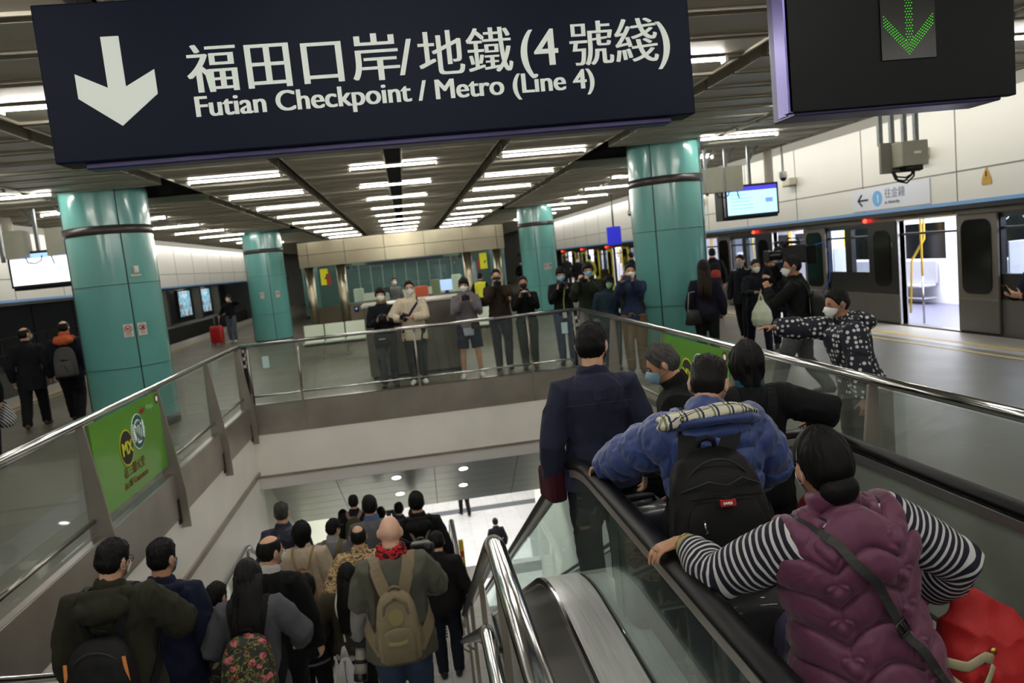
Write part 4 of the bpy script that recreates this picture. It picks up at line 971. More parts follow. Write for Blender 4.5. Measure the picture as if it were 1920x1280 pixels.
    V, Fc = grid_closed(nu, nv, hp); M3 = np.array(Rh_); b.add((V @ M3.T+np.array(hc)).tolist(), Fc)
    for s in (-1, 1):
        Re_ = Rh_ @ Matrix.Rotation(s*-.35, 3, 'Z') @ Matrix.Rotation(-.12, 3, 'X')
        b.ell(hc+Rh_ @ Vector((s*.082*HS, -.008*HS, -.004*HS)), (.0105*HS, .0195*HS, .032*HS), Re_)
        rr = (.040, .034, .0265, .0255, .0175) ; E_, W_ = el[s], wr[s]; S_ = sh[s]
        b.tube([T((s*.05*H, 0, .262*H)), S_, S_.lerp(E_, .35), E_, E_.lerp(W_, .25), W_], [.036*H, .033*H, .029*H, .024*H, .0245*H, .0165*H], 16, (0, 1, 0))
        # hand
        hd_ = (Lh if s < 0 else Rh) or {}
        d = Vector(hd_.get('d', (W_-E_))).normalized(); nrm = Vector(hd_.get('n', (-s, .25, 0))); nrm = (nrm-d*nrm.dot(d)).normalized()
        curl = hd_.get('curl', .35); th = d.cross(nrm)*(1 if s > 0 else -1); k = .98*hs*hd_.get('k', 1.)
        if 'open' in hd_: pass
        pc = [W_-d*.012*k, W_+d*.03*k, W_+d*.068*k, W_+d*.095*k]
        b.tube(pc, [(.026*k, .0185*k), (.038*k, .016*k), (.042*k, .0145*k), (.040*k, .011*k)], 14, nrm)
        hand_tips = []
        for fi, (off, ln) in enumerate(((.031, .071), (.0105, .080), (-.0105, .075), (-.030, .060))):
            p = W_+d*(.088-.004*abs(fi-1))*k+th*off*k; dd = (d+th*off*hd_.get('spread', 1.2)*2).normalized(); pts = [p-dd*.012*k, p]; axis = dd.cross(nrm)
            for sg, fr_ in enumerate((.46, .30, .24)):
                dd = (Matrix.Rotation(curl*(1., 1.15, .8)[sg]*(1+.06*fi), 3, axis) @ dd) if True else dd
                p = p+dd*ln*fr_*k; pts.append(p)
            b.tube(pts, [.0092*k, .0094*k, .0086*k, .0078*k, .0058*k], 10, nrm); hand_tips.append(p); F.fing[s].append(pts)
        td = (d*.62+th*.72+nrm*hd_.get('thumb', .35)).normalized(); p = W_+d*.022*k+th*.026*k; pts = [p-td*.015*k, p]
        for sg, l_ in enumerate((.038, .030, .024)):
            p = p+td*l_*k; pts.append(p); td = (td+d*.28+nrm*.12-th*.1).normalized()
        b.tube(pts, [.013*k, .0135*k, .0105*k, .0095*k, .0065*k], 10, nrm)
        b.tube([hj[s]-Vector((0, 0, .005*H)), hj[s].lerp(kn[s], .5), kn[s], kn[s].lerp(an[s], .3), an[s]], [.046*H, .043*H, .0305*H, .032*H, .0205*H], 16, (0, 1, 0))
        fd = Vector((s*.12, 1, 0)).normalized(); b.tube([an[s]+Vector((0, -.03*hs, -.02*hs)), an[s]+fd*.05*hs+Vector((0, 0, -.04*hs)), an[s]+fd*.14*hs+Vector((0, 0, -.055*hs))], [.024*H, .022*H, .016*H], 10)
    bm_ = fuse(b, 'body', vb, 3 if q else 4)
    F.body = link_mesh('body', bm_, skin_mat(skin), root)
    # ---------- hair
    if hair:
        st, colr = hair; xs_, ys_ = HAIRLINE[st]
        big = {'short': (.020, .010), 'fringe': (.026, .018), 'fade': (.024, .0045), 'thin': (.010, .007), 'bob': (.028, .026), 'long': (.026, .022), 'bun': (.013, .009), 'tail': (.016, .010)}[st]
        sd = (len(label)*7+ord(label[0])) % 97
        def hf(az, e):
            x, y, z = head_surf(az, e); zn = np.sin(e); a = np.abs(np.mod(az+PI, 2*PI)-PI)
            if st in ('bob', 'long'):
                dn = sstep(.05, -.35, zn)*sstep(.7, 1.05, a); c = np.cos(e); cc = np.maximum(c, .93)/np.maximum(c, .02)
                tl = np.where(zn > -.93, cc, 1); x = x*(1+dn*(np.minimum(tl, 6)-1)); y0 = (y-.03*sstep(0, -1, zn)); y = y*(1-dn)+dn*(y0*np.minimum(tl, 6)/(1-.26*sstep(0, -1, zn)*(a > PI/2)))
            h = np.interp(a, xs_, ys_); cov = sstep(-.06, .07, zn-h)
            t_ = big[1]+(big[0]-big[1])*sstep(.15, .75, zn)
            if st == 'thin': cov = cov*(1-sstep(.62, .86, zn+.25*(np.cos(a) < .3)*0-.1*np.cos(a)))
            jn = vnoise(np.stack([np.sin(az)*7+sd, np.cos(az)*7, zn*(2.2 if st not in ('short', 'fade', 'fringe') else 5)], 1), 3)*.3+vnoise(np.stack([np.sin(az)*19+sd, np.cos(az)*19, zn*(3 if st in ('bob', 'long', 'bun', 'tail') else 17)], 1), 5)*.26
            r = np.sqrt(x*x+y*y+z*z); dirx = np.stack([x, y, z], 1)/r[:, None]
            off = cov*t_*(1+jn)-(1-cov)*.011
            return (np.stack([x, y, z], 1)+dirx*off[:, None])*HS
        nu2, nv2 = ((112, 72), (84, 54), (48, 32), (32, 22))[q]
        V, Fc = grid_closed(nu2, nv2, hf); m = MB(); m.add((V @ M3.T+np.array(hc)).tolist(), Fc)
        if st == 'long':
            rr = random.Random(sd); ln = (.36 if hair[1] != 'brown' else .40)*hs
            for i in range(26 if q < 2 else 16):
                a = PI+(-1.25+2.5*i/(25 if q < 2 else 15)); jx = rr.uniform(-.01, .01); sx_ = math.sin(a); cy_ = math.cos(a)
                p0 = hc+Rh_ @ Vector((sx_*.085*HS, cy_*.098*HS, .02)); p1 = hc+Rh_ @ Vector((sx_*.088*HS, cy_*.10*HS-.004, -.10*HS))
                bk = T((sx_*.085*H*.6+jx, -(.075*H*bulk*1.0)-.02-.02*abs(cy_), .25*H)); p2 = Vector((bk.x, min(bk.y, p1.y-.01) if lean < .2 else bk.y, hc.z-.20*HS)); en = T((sx_*.05*H+jx*2, -(.072*H*bulk)-.035, .315*H-ln*rr.uniform(.75, 1.)))
                m.tube([p0, p1, p2, p2.lerp(en, .55)+Vector((jx, -.005, 0)), en], [(.020*hs, .012), (.021*hs, .014), (.019*hs, .012), (.016*hs, .010), (.006*hs, .004)], 8, (0, 1, 0))
        if st in ('bun', 'tail'):
            m.ell(hc+Rh_ @ Vector((0, -.066*HS, -.066*HS)), (.062*HS, .040*HS, .050*HS), Rh_, 28, 18)
            rr = random.Random(4)
            for i in range(0 if st == 'bun' else 11):
                o = rr.uniform(-.03, .03); o *= 1.5; p0 = hc+Rh_ @ Vector((o, -.115*HS, -.04*HS)); p1 = hc+Rh_ @ Vector((o*1.1, -.120*HS, -.085*HS)); p2 = hc+Rh_ @ Vector((o*1.1+rr.uniform(-.015, .015), -.105*HS, (-.115 if st == 'bun' else -.27)*HS)); m.tube([p0, p1, p2], [.014, .014, .003], 8)
        F.hair = m.build('hair', hair_mat(colr), root, True)
    if bald_fuzz: pass
    if cap:
        m = MB()
        def cp(az, e):
            x, y, z = head_surf(az, np.maximum(e, .18)); return np.stack([x*1.12, y*1.12, z*1.14+.002], 1)*HS
        V, Fc = grid_closed(40, 24, cp); m.add((V @ M3.T+np.array(hc)).tolist(), Fc)
        V = [hc+Rh_ @ (Vector((math.sin(a)*.085, .075+math.cos(a)*.085*1.0, .038-.018*math.cos(a)))*HS) for a in np.linspace(-1.5, 1.5, 13)]
        m.add(V+[v+Vector((0, 0, .006)) for v in V]+[hc+Rh_ @ (Vector((0, .05, .045))*HS), hc+Rh_ @ (Vector((0, .05, .05))*HS)], [(i, i+1, 26) for i in range(12)]+[(13+i+1, 13+i, 27) for i in range(12)]+[(i, 13+i, 13+i+1, i+1) for i in range(12)])
        m.build('cap', cloth(cap), root, True)
    # ---------- clothes
    clothes = {}
    def garment(name, spec, sleeves=True):
        infl = spec.get('infl', .013)*hs+.004; hem = spec.get('hem', -.06); m = MB()
        torso(m, infl, hem, .31, flare=spec.get('flare', 0)/H, wide=True)
        if spec.get('collar', 1):
            c = spec.get('collar', 1); m.tube([T((0, -.006*H, .285*H)), neck+(hc-neck)*.10, neck+(hc-neck)*(.10+.22*c)], [(.056*H, .047*H), (.047*H+.004, .045*H+.004), (.043*H+.004, .043*H+.004)], 20, (0, 1, 0))
        frac = spec.get('sleeve', 1.)
        ra = spec.get('arm', 1.)
        for s in (-1, 1):
            S_, E_, W_ = sh[s], el[s], wr[s]
            if frac <= 0: m.tube([T((s*.05*H, 0, .262*H)), S_+(S_-T((0, 0, .263*H))).normalized()*.012], [.038*H+infl, .034*H+infl*.8], 18, (0, 1, 0)); continue
            pts = [T((s*.048*H, 0, .260*H)), S_, S_.lerp(E_, .4), E_, E_.lerp(W_, .35), W_.lerp(E_, spec.get('cuff', .02))]
            rad = [.036*H+infl, (.036*H+infl)*ra, (.033*H+infl)*ra, (.028*H+infl)*ra, (.0275*H+infl)*ra, (.020*H+infl*.7)*ra]
            if frac < 1: pts = pts[:3]+[S_.lerp(E_, .55+frac)] if frac < .45 else pts[:4]+[E_.lerp(W_, frac)]; rad = rad[:len(pts)]
            m.tube(pts, rad, 20, (0, 1, 0))
        if spec.get('hood'):
            hz = .292*H; c = T((0, -.075*H*bulk-infl*.6, hz-.012*H))
            m.ell(c, (.088*H, .046*H, .040*H), Rl @ Matrix.Rotation(.35, 3, 'X'), 24, 14)
            arcp = [T((math.sin(a)*.070*H, -.03*H-math.cos(a)*.048*H*bulk, .305*H+.010*H*math.cos(a))) for a in np.linspace(-2.1, 2.1, 15)]
            m.tube(arcp, [.020*H]*15, 14, (0, 0, 1))
        me = fuse(m, name, vc*spec.get('res', 1.), spec.get('smooth', 5))
        if spec.get('wr', .007): wrinkle(me, spec.get('wr', .007)*hs*1.5, spec.get('wsc', 11), (len(label)*3) % 50)
        if spec.get('fn'): spec['fn'](me, F, spec)
        o = link_mesh(name, me, spec['mat'], root); clothes[name] = o; return o
    if under: garment(under.get('name', 'shirt'), under)
    if top: F.top = garment(top.get('name', 'jacket'), top); F.bvh = bvh_of(F.top.data)
    if legs:
        m = MB(); li = legs.get('infl', .012)*hs+.002
        P = []; Rr = []
        for (z, hw, hd, yo) in RINGS[:4]: P.append(hip+Vector((0, yo*H, z*H))); Rr.append((hw*H*bulk+li, hd*H*bulk+li))
        m.tube(P, Rr, 26, (0, 1, 0)); fl = legs.get('flare', 0)
        for s in (-1, 1):
            A, K, N = hj[s], kn[s], an[s]
            A = A+Vector((0, 0, .018*H))
            if legs.get('short'): pts = [A, A.lerp(K, .5), A.lerp(K, .93)]; rad = [.056*H+li, .051*H+li, .050*H+li]
            else: pts = [A, A.lerp(K, .5), K, K.lerp(N, .4), K.lerp(N, .85), N+Vector((0, 0, -.012*H))]; rad = [.056*H+li, .048*H+li, .0365*H+li, .035*H+li, .029*H+li+fl, .029*H+li+fl]
            m.tube(pts, rad, 20, (0, 1, 0))
        me = fuse(m, 'trousers', vc, 4); wrinkle(me, .006*hs, 10, 5, (1, 1, 1.2)); clothes['trousers'] = link_mesh('shorts' if legs.get('short') else 'trousers', me, legs['mat'], root)
    if shoes:
        for s in (-1, 1):
            A = an[s]; fd = Vector((s*.14, 1, 0)).normalized(); z0 = A.z-.047*H; m = MB()
            bp = Vector((A.x, A.y, z0))
            m.tube([bp+fd*t_*hs+Vector((0, 0, h_*hs)) for t_, h_ in ((-.075, .04), (-.06, .048), (0, .05), (.06, .042), (.12, .03), (.165, .026), (.19, .022))], [(.018*hs, .022*hs), (.036*hs, .046*hs), (.039*hs, .050*hs), (.043*hs, .042*hs), (.046*hs, .030*hs), (.037*hs, .026*hs), (.014*hs, .016*hs)], 16, (0, 0, 1))
            m.v = [(x, y, max(z, z0)) for x, y, z in m.v]; m.build('shoe', mat('shoe_%d_%d_%d' % shoes, shoes, .5), root, True)
    # ---------- face things
    if mask:
        mc, sty = mask if isinstance(mask[0], tuple) else (mask, 'fold'); n1, n2 = 17, 11; vs = []; fs = []
        for j in range(n2):
            for i in range(n1):
                a = -1.18+2.36*i/(n1-1); zt = .004-.030*abs(a)/1.18; zb = -.118+.062*(abs(a)/1.18)**1.5; zz = zb+(zt-zb)*j/(n2-1)
                e = math.asin(max(-.985, min(.95, zz/.115))); x, y, z = [float(v[0]) for v in head_surf(np.array([a]), np.array([e]))]
                tent = .017*math.exp(-(a/.42)**2)*math.exp(-((zz+.052)/.040)**2); r_ = math.hypot(x, y); k = 1+(.007)/max(r_, .02)
                y2 = max(y*k, .062*math.cos(a)*1.1); vs.append(hc+Rh_ @ (Vector((x*k*(1 if r_ > .05 else 1.05), y2+tent, z-(.004 if j == 0 else 0)))*HS))
        for j in range(n2-1):
            for i in range(n1-1): fs.append((j*n1+i, j*n1+i+1, (j+1)*n1+i+1, (j+1)*n1+i))
        m = MB(); m.add(vs, fs); o = m.build('face_mask', mat('mask_%d_%d_%d' % mc, mc, .75), root, True); so = o.modifiers.new('s', 'SOLIDIFY'); so.thickness = .0025; so.offset = 1
        for s in (-1, 1):
            m = MB(); top_ = vs[(n2-2)*n1+(0 if s < 0 else n1-1)]; bot = vs[2*n1+(0 if s < 0 else n1-1)]
            e1 = hc+Rh_ @ (Vector((s*.088, -.004, .028))*HS); e2 = hc+Rh_ @ (Vector((s*.090, -.026, -.004))*HS); e3 = hc+Rh_ @ (Vector((s*.083, -.012, -.034))*HS)
            m.tube([top_, e1, e2, e3, bot], .0016, 6)
            m.build('ear_loop', mat('ear_loop', (220, 220, 220), .7), root, True)
    if glasses:
        m = MB()
        for s in (-1, 1):
            m.tube([hc+Rh_ @ (Vector((s*.034+.024*math.cos(a), .101-.004*abs(math.cos(a)), .003+.018*math.sin(a)))*HS) for a in np.linspace(0, 2*PI, 17)], .002, 6, (0, 1, 0), False)
            m.tube([hc+Rh_ @ (Vector(p)*HS) for p in ((s*.058, .097, .008), (s*.074, .06, .010), (s*.083, .0, .012), (s*.084, -.02, 0))], .002, 6)
        m.tube([hc+Rh_ @ (Vector((x_, .104, .006))*HS) for x_ in (-.01, .01)], .002, 6); m.build('glasses', BLACK, root, True)
    if face:
        for s in (-1, 1):
            MB().ell(hc+Rh_ @ (Vector((s*.032, .0845, .002))*HS), (.0115*HS, .006*HS, .0055*HS), Rh_, 12, 8).build('eye', mat('eye_dark', (26, 20, 18), .2), root, True)
            MB().tube([hc+Rh_ @ (Vector((s*x_, y_, z_))*HS) for x_, y_, z_ in ((.016, .096, .021), (.032, .094, .026), (.050, .083, .021))], [.003*HS, .0042*HS, .002*HS], 6).build('eyebrow', hair_mat('black'), root, True)
    F.clothes = clothes; F.label = label; F.rz = rz; F.loc = Vector(loc)
    F.W = lambda p: F.loc+Matrix.Rotation(rz, 3, 'Z') @ Vector(p)
    return F
def resample(pts, n):
    pts = [Vector(p) for p in pts]; L = [0]
    for a, b_ in zip(pts, pts[1:]): L.append(L[-1]+(b_-a).length)
    out = []
    for i in range(n):
        s = L[-1]*i/(n-1); k = 0
        while k < len(pts)-2 and L[k+1] < s: k += 1
        out.append(pts[k].lerp(pts[k+1], (s-L[k])/max(1e-6, L[k+1]-L[k])))
    return out
def strap(bvh, guide, half, th, m, name, parent, off=.003, n=26, base=None, pin=(False, False)):
    P = []; N = []
    for i, p in enumerate(resample(guide, n)):
        loc, nor, _, dist = bvh.find_nearest(p)
        keep = (i == 0 and pin[0]) or (i == n-1 and pin[1])
        P.append(p if keep else loc+nor*off); N.append(nor)
    for _ in range(3):
        P = [P[0]]+[(P[i-1]+P[i]*2+P[i+1])/4 for i in range(1, n-1)]+[P[-1]]; N = [N[0]]+[((N[i-1]+N[i]*2+N[i+1])).normalized() for i in range(1, n-1)]+[N[-1]]
    def side(i):
        t = (P[min(i+1, n-1)]-P[max(i-1, 0)]).normalized(); wd = t.cross(N[i]).normalized(); return wd, N[i]
    q = MB(); q.strip(P, half, th, side); o = q.build(name, m, parent, False, off=base); return o, P, N
def superell(w_, d, n=24, e=.55):
    out = []
    for i in range(n):
        a = 2*PI*i/n; c, s = math.cos(a), math.sin(a); out.append((math.copysign(abs(c)**e, c)*w_, math.copysign(abs(s)**e, s)*d))
    return out
def backpack(F, label, m, w_=.30, h=.44, d=.16, ztop=.275, pocket=None, strap_m=None, straps=True, handle=True, tilt=0., x=0., name='backpack', group=None, wr=.004, half=.026, extra=None, cat='backpack', gap=0., pk=.50):
    """bag worn on the back of figure F; its own top-level thing standing in F's frame"""
    H = F.H; zt = ztop*H; top = F.T((x, -.1, zt)); bot = F.T((x, -.1, zt-h))
    ys = []
    for k in range(5):
        p = F.T((x, 0, zt-h*(.1+.2*k))); r = F.bvh.ray_cast(Vector((p.x, p.y-1.0, p.z)), Vector((0, 1, 0)), 1.2)
        if r[0] is not None: ys.append(r[0].y-p.y)
    yb = min(ys)+.012-gap if ys else -.12
    base = F.T((x, yb, zt-h)); base_w = F.W(base)
    t = thing(name, label, cat, base_w, F.rz, group)
    ax = (F.T((x, yb, zt))-base).normalized(); fwd = Vector((1, 0, 0)).cross(ax).normalized()  # points to the rear
    fwd = -(Vector((1, 0, 0)).cross(ax)).normalized()
    if fwd.y > 0: fwd = -fwd
    rt = Vector((1, 0, 0)); 
    def at(u, v, z_): return base+rt*u+fwd*v+ax*z_
    q = MB(); vs = []; prof = [(0, .86, .62), (.03, .98, .80), (.12, 1.03, .98), (.35, 1.03, 1.0), (.6, .98, .92), (.8, .88, .76), (.92, .72, .56), (.98, .46, .36), (1., .2, .2)]
    n = 28
    for (f_, a, b_) in prof:
        for (u, v) in superell(w_/2*a, d/2*b_, n): vs.append(at(u, d/2*b_+v, f_*h))
    fs = []
    for i in range(len(prof)-1):
        for k in range(n): k2 = (k+1) % n; fs.append((i*n+k, i*n+k2, (i+1)*n+k2, (i+1)*n+k))
    fs += [tuple(range(n-1, -1, -1)), tuple((len(prof)-1)*n+k for k in range(n))]; q.add(vs, fs)
    q.v = [(a-base.x, b_-base.y, c-base.z) for a, b_, c in q.v]
    me = fuse(q, 'body', .009, 2); wrinkle(me, wr, 12, 4); link_mesh('pack_body', me, m, t)
    B = lambda u, v, z_: at(u, v, z_)-base
    pm = pocket or m
    q = MB(); vs = []; prof = [(0, .85, .5), (.05, 1, .9), (.4, 1, 1), (.75, .95, .9), (.93, .78, .6), (1, .4, .2)]
    for (f_, a, b_) in prof:
        for (u, v) in superell(w_/2*.80*a, .030*b_, n): vs.append(B(u, d*.97+v*1.0+.004, .05*h+f_*h*pk))
    fs = []
    for i in range(len(prof)-1):
        for k in range(n): k2 = (k+1) % n; fs.append((i*n+k, i*n+k2, (i+1)*n+k2, (i+1)*n+k))
    fs += [tuple(range(n-1, -1, -1)), tuple((len(prof)-1)*n+k for k in range(n))]; q.add(vs, fs); q.build('front_pocket', pm, t, True)
    zc = MB(); zc.tube([B(w_*.40*math.cos(a), d*.55+abs(math.sin(a))*d*.2, h*(.60+.34*math.sin(a))) for a in np.linspace(-.1, PI+.1, 19)], .004, 6); zc.build('zip', mat('zip_dark', (30, 30, 30), .5), t, True)
    if handle: MB().tube([B(-.035, .02, h*.97), B(-.03, .035, h*1.05), B(0, .04, h*1.075), B(.03, .035, h*1.05), B(.035, .02, h*.97)], (.011, .006), 8).build('top_handle', strap_m or m, t, True)
    if straps:
        for s in (-1, 1):
            g = [at(s*w_*.20, .0, h*.93), F.T((s*.060*H, -.05*H, .300*H)), F.T((s*.066*H, .01*H, .315*H)), F.T((s*.072*H, .09*H, .24*H)), F.T((s*.085*H, .09*H, .14*H)), F.T((s*.12*H, .0, .06*H)), at(s*w_*.45, .01, h*.1)]
            strap(F.bvh, g, half, .009, strap_m or m, 'shoulder_strap', t, .010, 34, base, (True, True))
    if extra: extra(t, B, h, w_, d)
    F.pack = t
    return t, B
def photo_camera(F, pos, label, up=.0, yaw=0., lens=.09, tele=False, strap_to=None, silver=False, name='photo_camera'):
    p = F.W(pos); t = thing(name, label, 'camera', p, F.rz+yaw); t.rotation_euler.x = up
    bm_ = mat('camera_black', (18, 18, 19), .45); s = MB(); s.bb(-.068, .068, -.03, .025, -.045, .042); s.bb(-.075, -.045, -.02, .045, -.045, .035)
    s.build('camera_body', bm_, t, bevel=.008)
    q = MB(); q.add([(-.03, -.03, .04), (.03, -.03, .04), (.03, .03, .04), (-.03, .03, .04), (-.02, -.025, .07), (.02, -.025, .07), (.018, .025, .066), (-.018, .025, .066)], [(0, 3, 2, 1), (4, 5, 6, 7), (0, 1, 5, 4), (1, 2, 6, 5), (2, 3, 7, 6), (3, 0, 4, 7)]); q.build('viewfinder_hump', mat('camera_silver', (176, 178, 180), .35, .6) if silver else bm_, t, bevel=.004)
    MB().tube([(0, .02, 0), (0, .05, 0), (0, .06, 0), (0, .02+lens*.7, 0), (0, .02+lens, 0)], [.032, .033, .036, .036, .038], 20, (0, 0, 1)).build('lens', mat('lens_black', (12, 12, 13), .3), t, True)
    MB().tube([(0, .021+lens, 0), (0, .023+lens, 0)], .030, 20, (0, 0, 1)).build('front_glass', mat('lens_glass', (20, 24, 40), .05, coat=1), t)
    return t
HOLD = lambda z, y, x=.065: dict(L=(-x-.02, y-.03, z-.03), R=(x+.02, y-.03, z-.03), Le=(-.45, -.05, -1), Re=(.45, -.05, -1), Lh=dict(d=(.25, .45, .85), n=(1, .1, 0), curl=.75), Rh=dict(d=(-.25, .45, .85), n=(-1, .1, 0), curl=.75))
# ================================================================ THE CROWD
def limb_coord(me, F):
    """per-vertex distance along the nearest arm (or height on the trunk)"""
    co = get_co(me); out = (co-np.array(F.hip)) @ np.array(F.Rl); v = out[:, 2].copy(); arm = np.zeros(len(co), bool)
    for s in (-1, 1):
        pts = [F.sh[s], F.el[s], F.wr[s]]; base = 0; num = 0; den = 0; dm = np.full(len(co), 9.)
        for a, b_ in zip(pts, pts[1:]):
            A = np.array(a); d = np.array(b_)-A; L = np.linalg.norm(d); d /= L; t0 = (co-A) @ d; t = np.clip(t0, 0, L); dist = np.linalg.norm(co-A-t[:, None]*d, axis=1)
            w_ = np.exp(-(dist/.035)**2)+1e-9; num = num+w_*(base+np.clip(t0, -.3, L+.3)); den = den+w_; dm = np.minimum(dm, dist); base += L
        ok = (dm < .16) & (s*out[:, 0] > .095*F.H); v = np.where(ok, num/den, v); arm |= ok
    return v, arm, out
def set_cl(me, F, spec):
    v, arm, out = limb_coord(me, F); at = me.attributes.new('cl', 'FLOAT_VECTOR', 'POINT'); a = np.zeros((len(v), 3)); a[:, 0] = v; at.data.foreach_set('vector', a.ravel())
def puff(band, amp, pw=.55):
    def fn(me, F, spec):
        v, arm, out = limb_coord(me, F); no = get_no(me); co = get_co(me); d = amp*np.abs(np.sin(PI*(v+.03*vnoise(co*5))/band))**pw
        set_co(me, co+no*(d-amp*.4)[:, None]); wrinkle(me, amp*.28, 22, 3, (1, 1, .8))
    return fn
def quilt(me, F, spec):
    v, arm, o = limb_coord(me, F); co = get_co(me); no = get_no(me)
    p = .104; u = o[:, 0]*1.06; k = np.round((u/p-1)/2)*2+1; t = u-k*p; hump = np.sin(PI/2*np.minimum(1, np.abs(t)/p)); sp = .112
    w_ = o[:, 2]-.058*hump+.02; fr = np.mod(w_, sp); d = np.minimum(fr, sp-fr); slope = .058*PI/2/p*np.cos(PI/2*np.minimum(1, np.abs(t)/p)); d = d/np.sqrt(1+slope**2)
    disp = .019*(1-np.exp(-d/.017))-.009*np.exp(-(d/.0042)**2)
    hx = t/.027; hy = (np.mod(o[:, 2]+.02-.0, sp)-.054)/.027; he = lambda x, y: (x*x+y*y-1)**3-x*x*y**3
    e = he(hx, hy); gx = (he(hx+.01, hy)-e)/.01; gy = (he(hx, hy+.01)-e)/.01; hd = .027*e/np.sqrt(gx*gx+gy*gy+.35)
    disp = disp-.0055*np.exp(-(hd/.0042)**2)+np.where(hd < 0, .0045*(1-np.exp(hd/.006)), 0)
    disp = np.where(np.abs(o[:, 0]) > .215, disp*.7, disp)
    set_co(me, co+no*disp[:, None]); wrinkle(me, .0022, 30, 8, (1, 1, .7))
DK = cloth((17, 17, 19)); NAVYC = cloth((20, 25, 40)); JEAN = mat('denim_blue', (42, 60, 88), .9, noise=.22, nscale=9, bump=.3, bscale=300); DJEAN = mat('denim_dark', (26, 32, 46), .9, noise=.2, nscale=9, bump=.3, bscale=300)
DENIMJ = mat('denim_indigo', (25, 30, 54), .92, noise=.18, nscale=14, bump=.35, bscale=320)
GREYT = cloth((84, 86, 90)); BLACKT = cloth((20, 20, 23)); WM = (236, 236, 234); BM = (150, 190, 216); KM = (22, 22, 24)
PIP = PI
# ---------- photographers behind the far rail (they face the camera)
F = person('photographer in a dark jacket with a tan collar and white mask, camera at chest', (-.48, 13.45, 0), PIP, 1.73, hair=('fringe', 'black'), top=dict(mat=cloth((21, 23, 30)), hem=-.05), under=dict(name='collar_shirt', mat=cloth((140, 112, 78)), infl=.004, sleeve=0, collar=1.5, hem=-.03), legs=dict(mat=cloth((30, 34, 46))), mask=WM, face=True, q=2, **HOLD(1.22, .33))
photo_camera(F, (0, .36, 1.24), 'black camera held at the chest by the man with the tan collar', strap_to=1)
t = thing('waist_bag', 'dark olive waist bag worn by the man with the tan collar', 'bag', F.W((0.04, .17, .86)), PIP); MB().tube([(-.13, 0, 0), (-.1, .02, 0), (0, .03, 0), (.1, .02, 0), (.13, 0, 0)], [(.03, .04), (.05, .08), (.055, .085), (.05, .08), (.03, .04)], 14, (0, 0, 1)).build('pouch', cloth((36, 38, 30)), t, True); MB().tube([(-.05, .09, .01), (.06, .09, .01)], .006, 6).build('zip', WHITE, t)
F = person('photographer in a cream fleece and glasses with a diagonal camera strap', (.03, 13.42, 0), PIP-.05, 1.80, head=(.05, 0, 0), hair=('short', 'black'), under=dict(mat=cloth((206, 208, 214)), infl=.008, sleeve=0, collar=1.2, hem=-.1), top=dict(mat=mat('cream_fleece', (206, 192, 168), .95, noise=.06, nscale=30, bump=.7, bscale=120), infl=.024, hem=-.10, collar=1.3, wr=.008), legs=dict(mat=BLACKT), shoes=(214, 214, 210), mask=WM, glasses=True, face=True, q=2, L=(-.02, .34, 1.20), R=(.20, .28, 1.18), Le=(-.8, -.2, -.6), Re=(.8, -.2, -.5), Lh=dict(d=(.7, .3, -.1), n=(0, .3, 1), curl=.6), Rh=dict(d=(-.4, .5, .5), n=(-.9, 0, .2), curl=.8))
photo_camera(F, (.13, .33, 1.22), 'black camera held low in front of the cream fleece', up=-.5, yaw=.2)
strap(F.bvh, [F.T((-.10, .0, .53)), F.T((-.06, .12, .42)), F.T((.02, .14, .30)), F.T((.1, .14, .2))], .02, .004, cloth((44, 46, 66)), 'diagonal_strap', F.root, .004)
F = person('photographer in a grey jacket and navy shorts with bare legs and a white mask', (.98, 13.4, 0), PIP-.07, 1.75, head=(-.1, .05, 0), hair=('fringe', 'black'), under=dict(mat=cloth((190, 196, 206)), infl=.010, sleeve=0, hem=-.10), top=dict(mat=cloth((126, 122, 126)), infl=.020, hem=-.02, hood=True, wr=.008), legs=dict(mat=cloth((26, 32, 58)), short=True, infl=.014), shoes=(216, 216, 216), skin='b', mask=WM, face=True, q=2, LF=(-.15, 0, 0), RF=(.16, .02, 0), **HOLD(1.40, .30))
photo_camera(F, (0, .33, 1.43), 'black camera raised by the photographer in shorts')
t = thing('waist_bag', 'small black bag at the hip of the photographer in shorts', 'bag', F.W((-.12, .2, .93)), PIP); MB().bb(-.07, .07, -.03, .04, -.06, .06).build('pouch', BLACK, t, bevel=.02); MB().bb(-.06, .06, .04, .046, .02, .05).build('flap', DK, t)
F = person('photographer in a brown jacket and black mask with a camera at his chin', (1.62, 13.9, 0), PIP-.1, 1.84, hair=('short', 'black'), top=dict(mat=cloth((58, 46, 34)), infl=.02, hem=-.03, wr=.009), legs=dict(mat=DJEAN), shoes=(60, 34, 28), mask=KM, face=True, q=2, **HOLD(1.58, .27))
photo_camera(F, (0, .31, 1.60), 'black camera held at chin height by the man in the brown jacket')
F = person('shorter photographer in a black sweater and black mask with a silver topped camera', (2.05, 13.55, 0), PIP-.13, 1.67, hair=('short', 'black'), top=dict(mat=DK, hem=-.04), legs=dict(mat=cloth((36, 46, 40)), infl=.018), shoes=(70, 34, 26), skin='b', mask=KM, face=True, q=2, **HOLD(1.36, .30))
photo_camera(F, (0, .34, 1.37), 'silver topped camera held by the photographer in the black sweater', silver=True)
F = person('photographer in a dark jacket and jeans with a bright lanyard and pale blue mask', (2.76, 13.6, 0), PIP-.18, 1.77, head=(.0, .25, 0), hair=('fringe', 'dark'), top=dict(mat=cloth((22, 22, 26)), hem=-.03), legs=dict(mat=JEAN), mask=BM, face=True, q=2, **HOLD(1.42, .27))
photo_camera(F, (0, .31, 1.46), 'small dark camera held by the man with the lanyard', lens=.05)
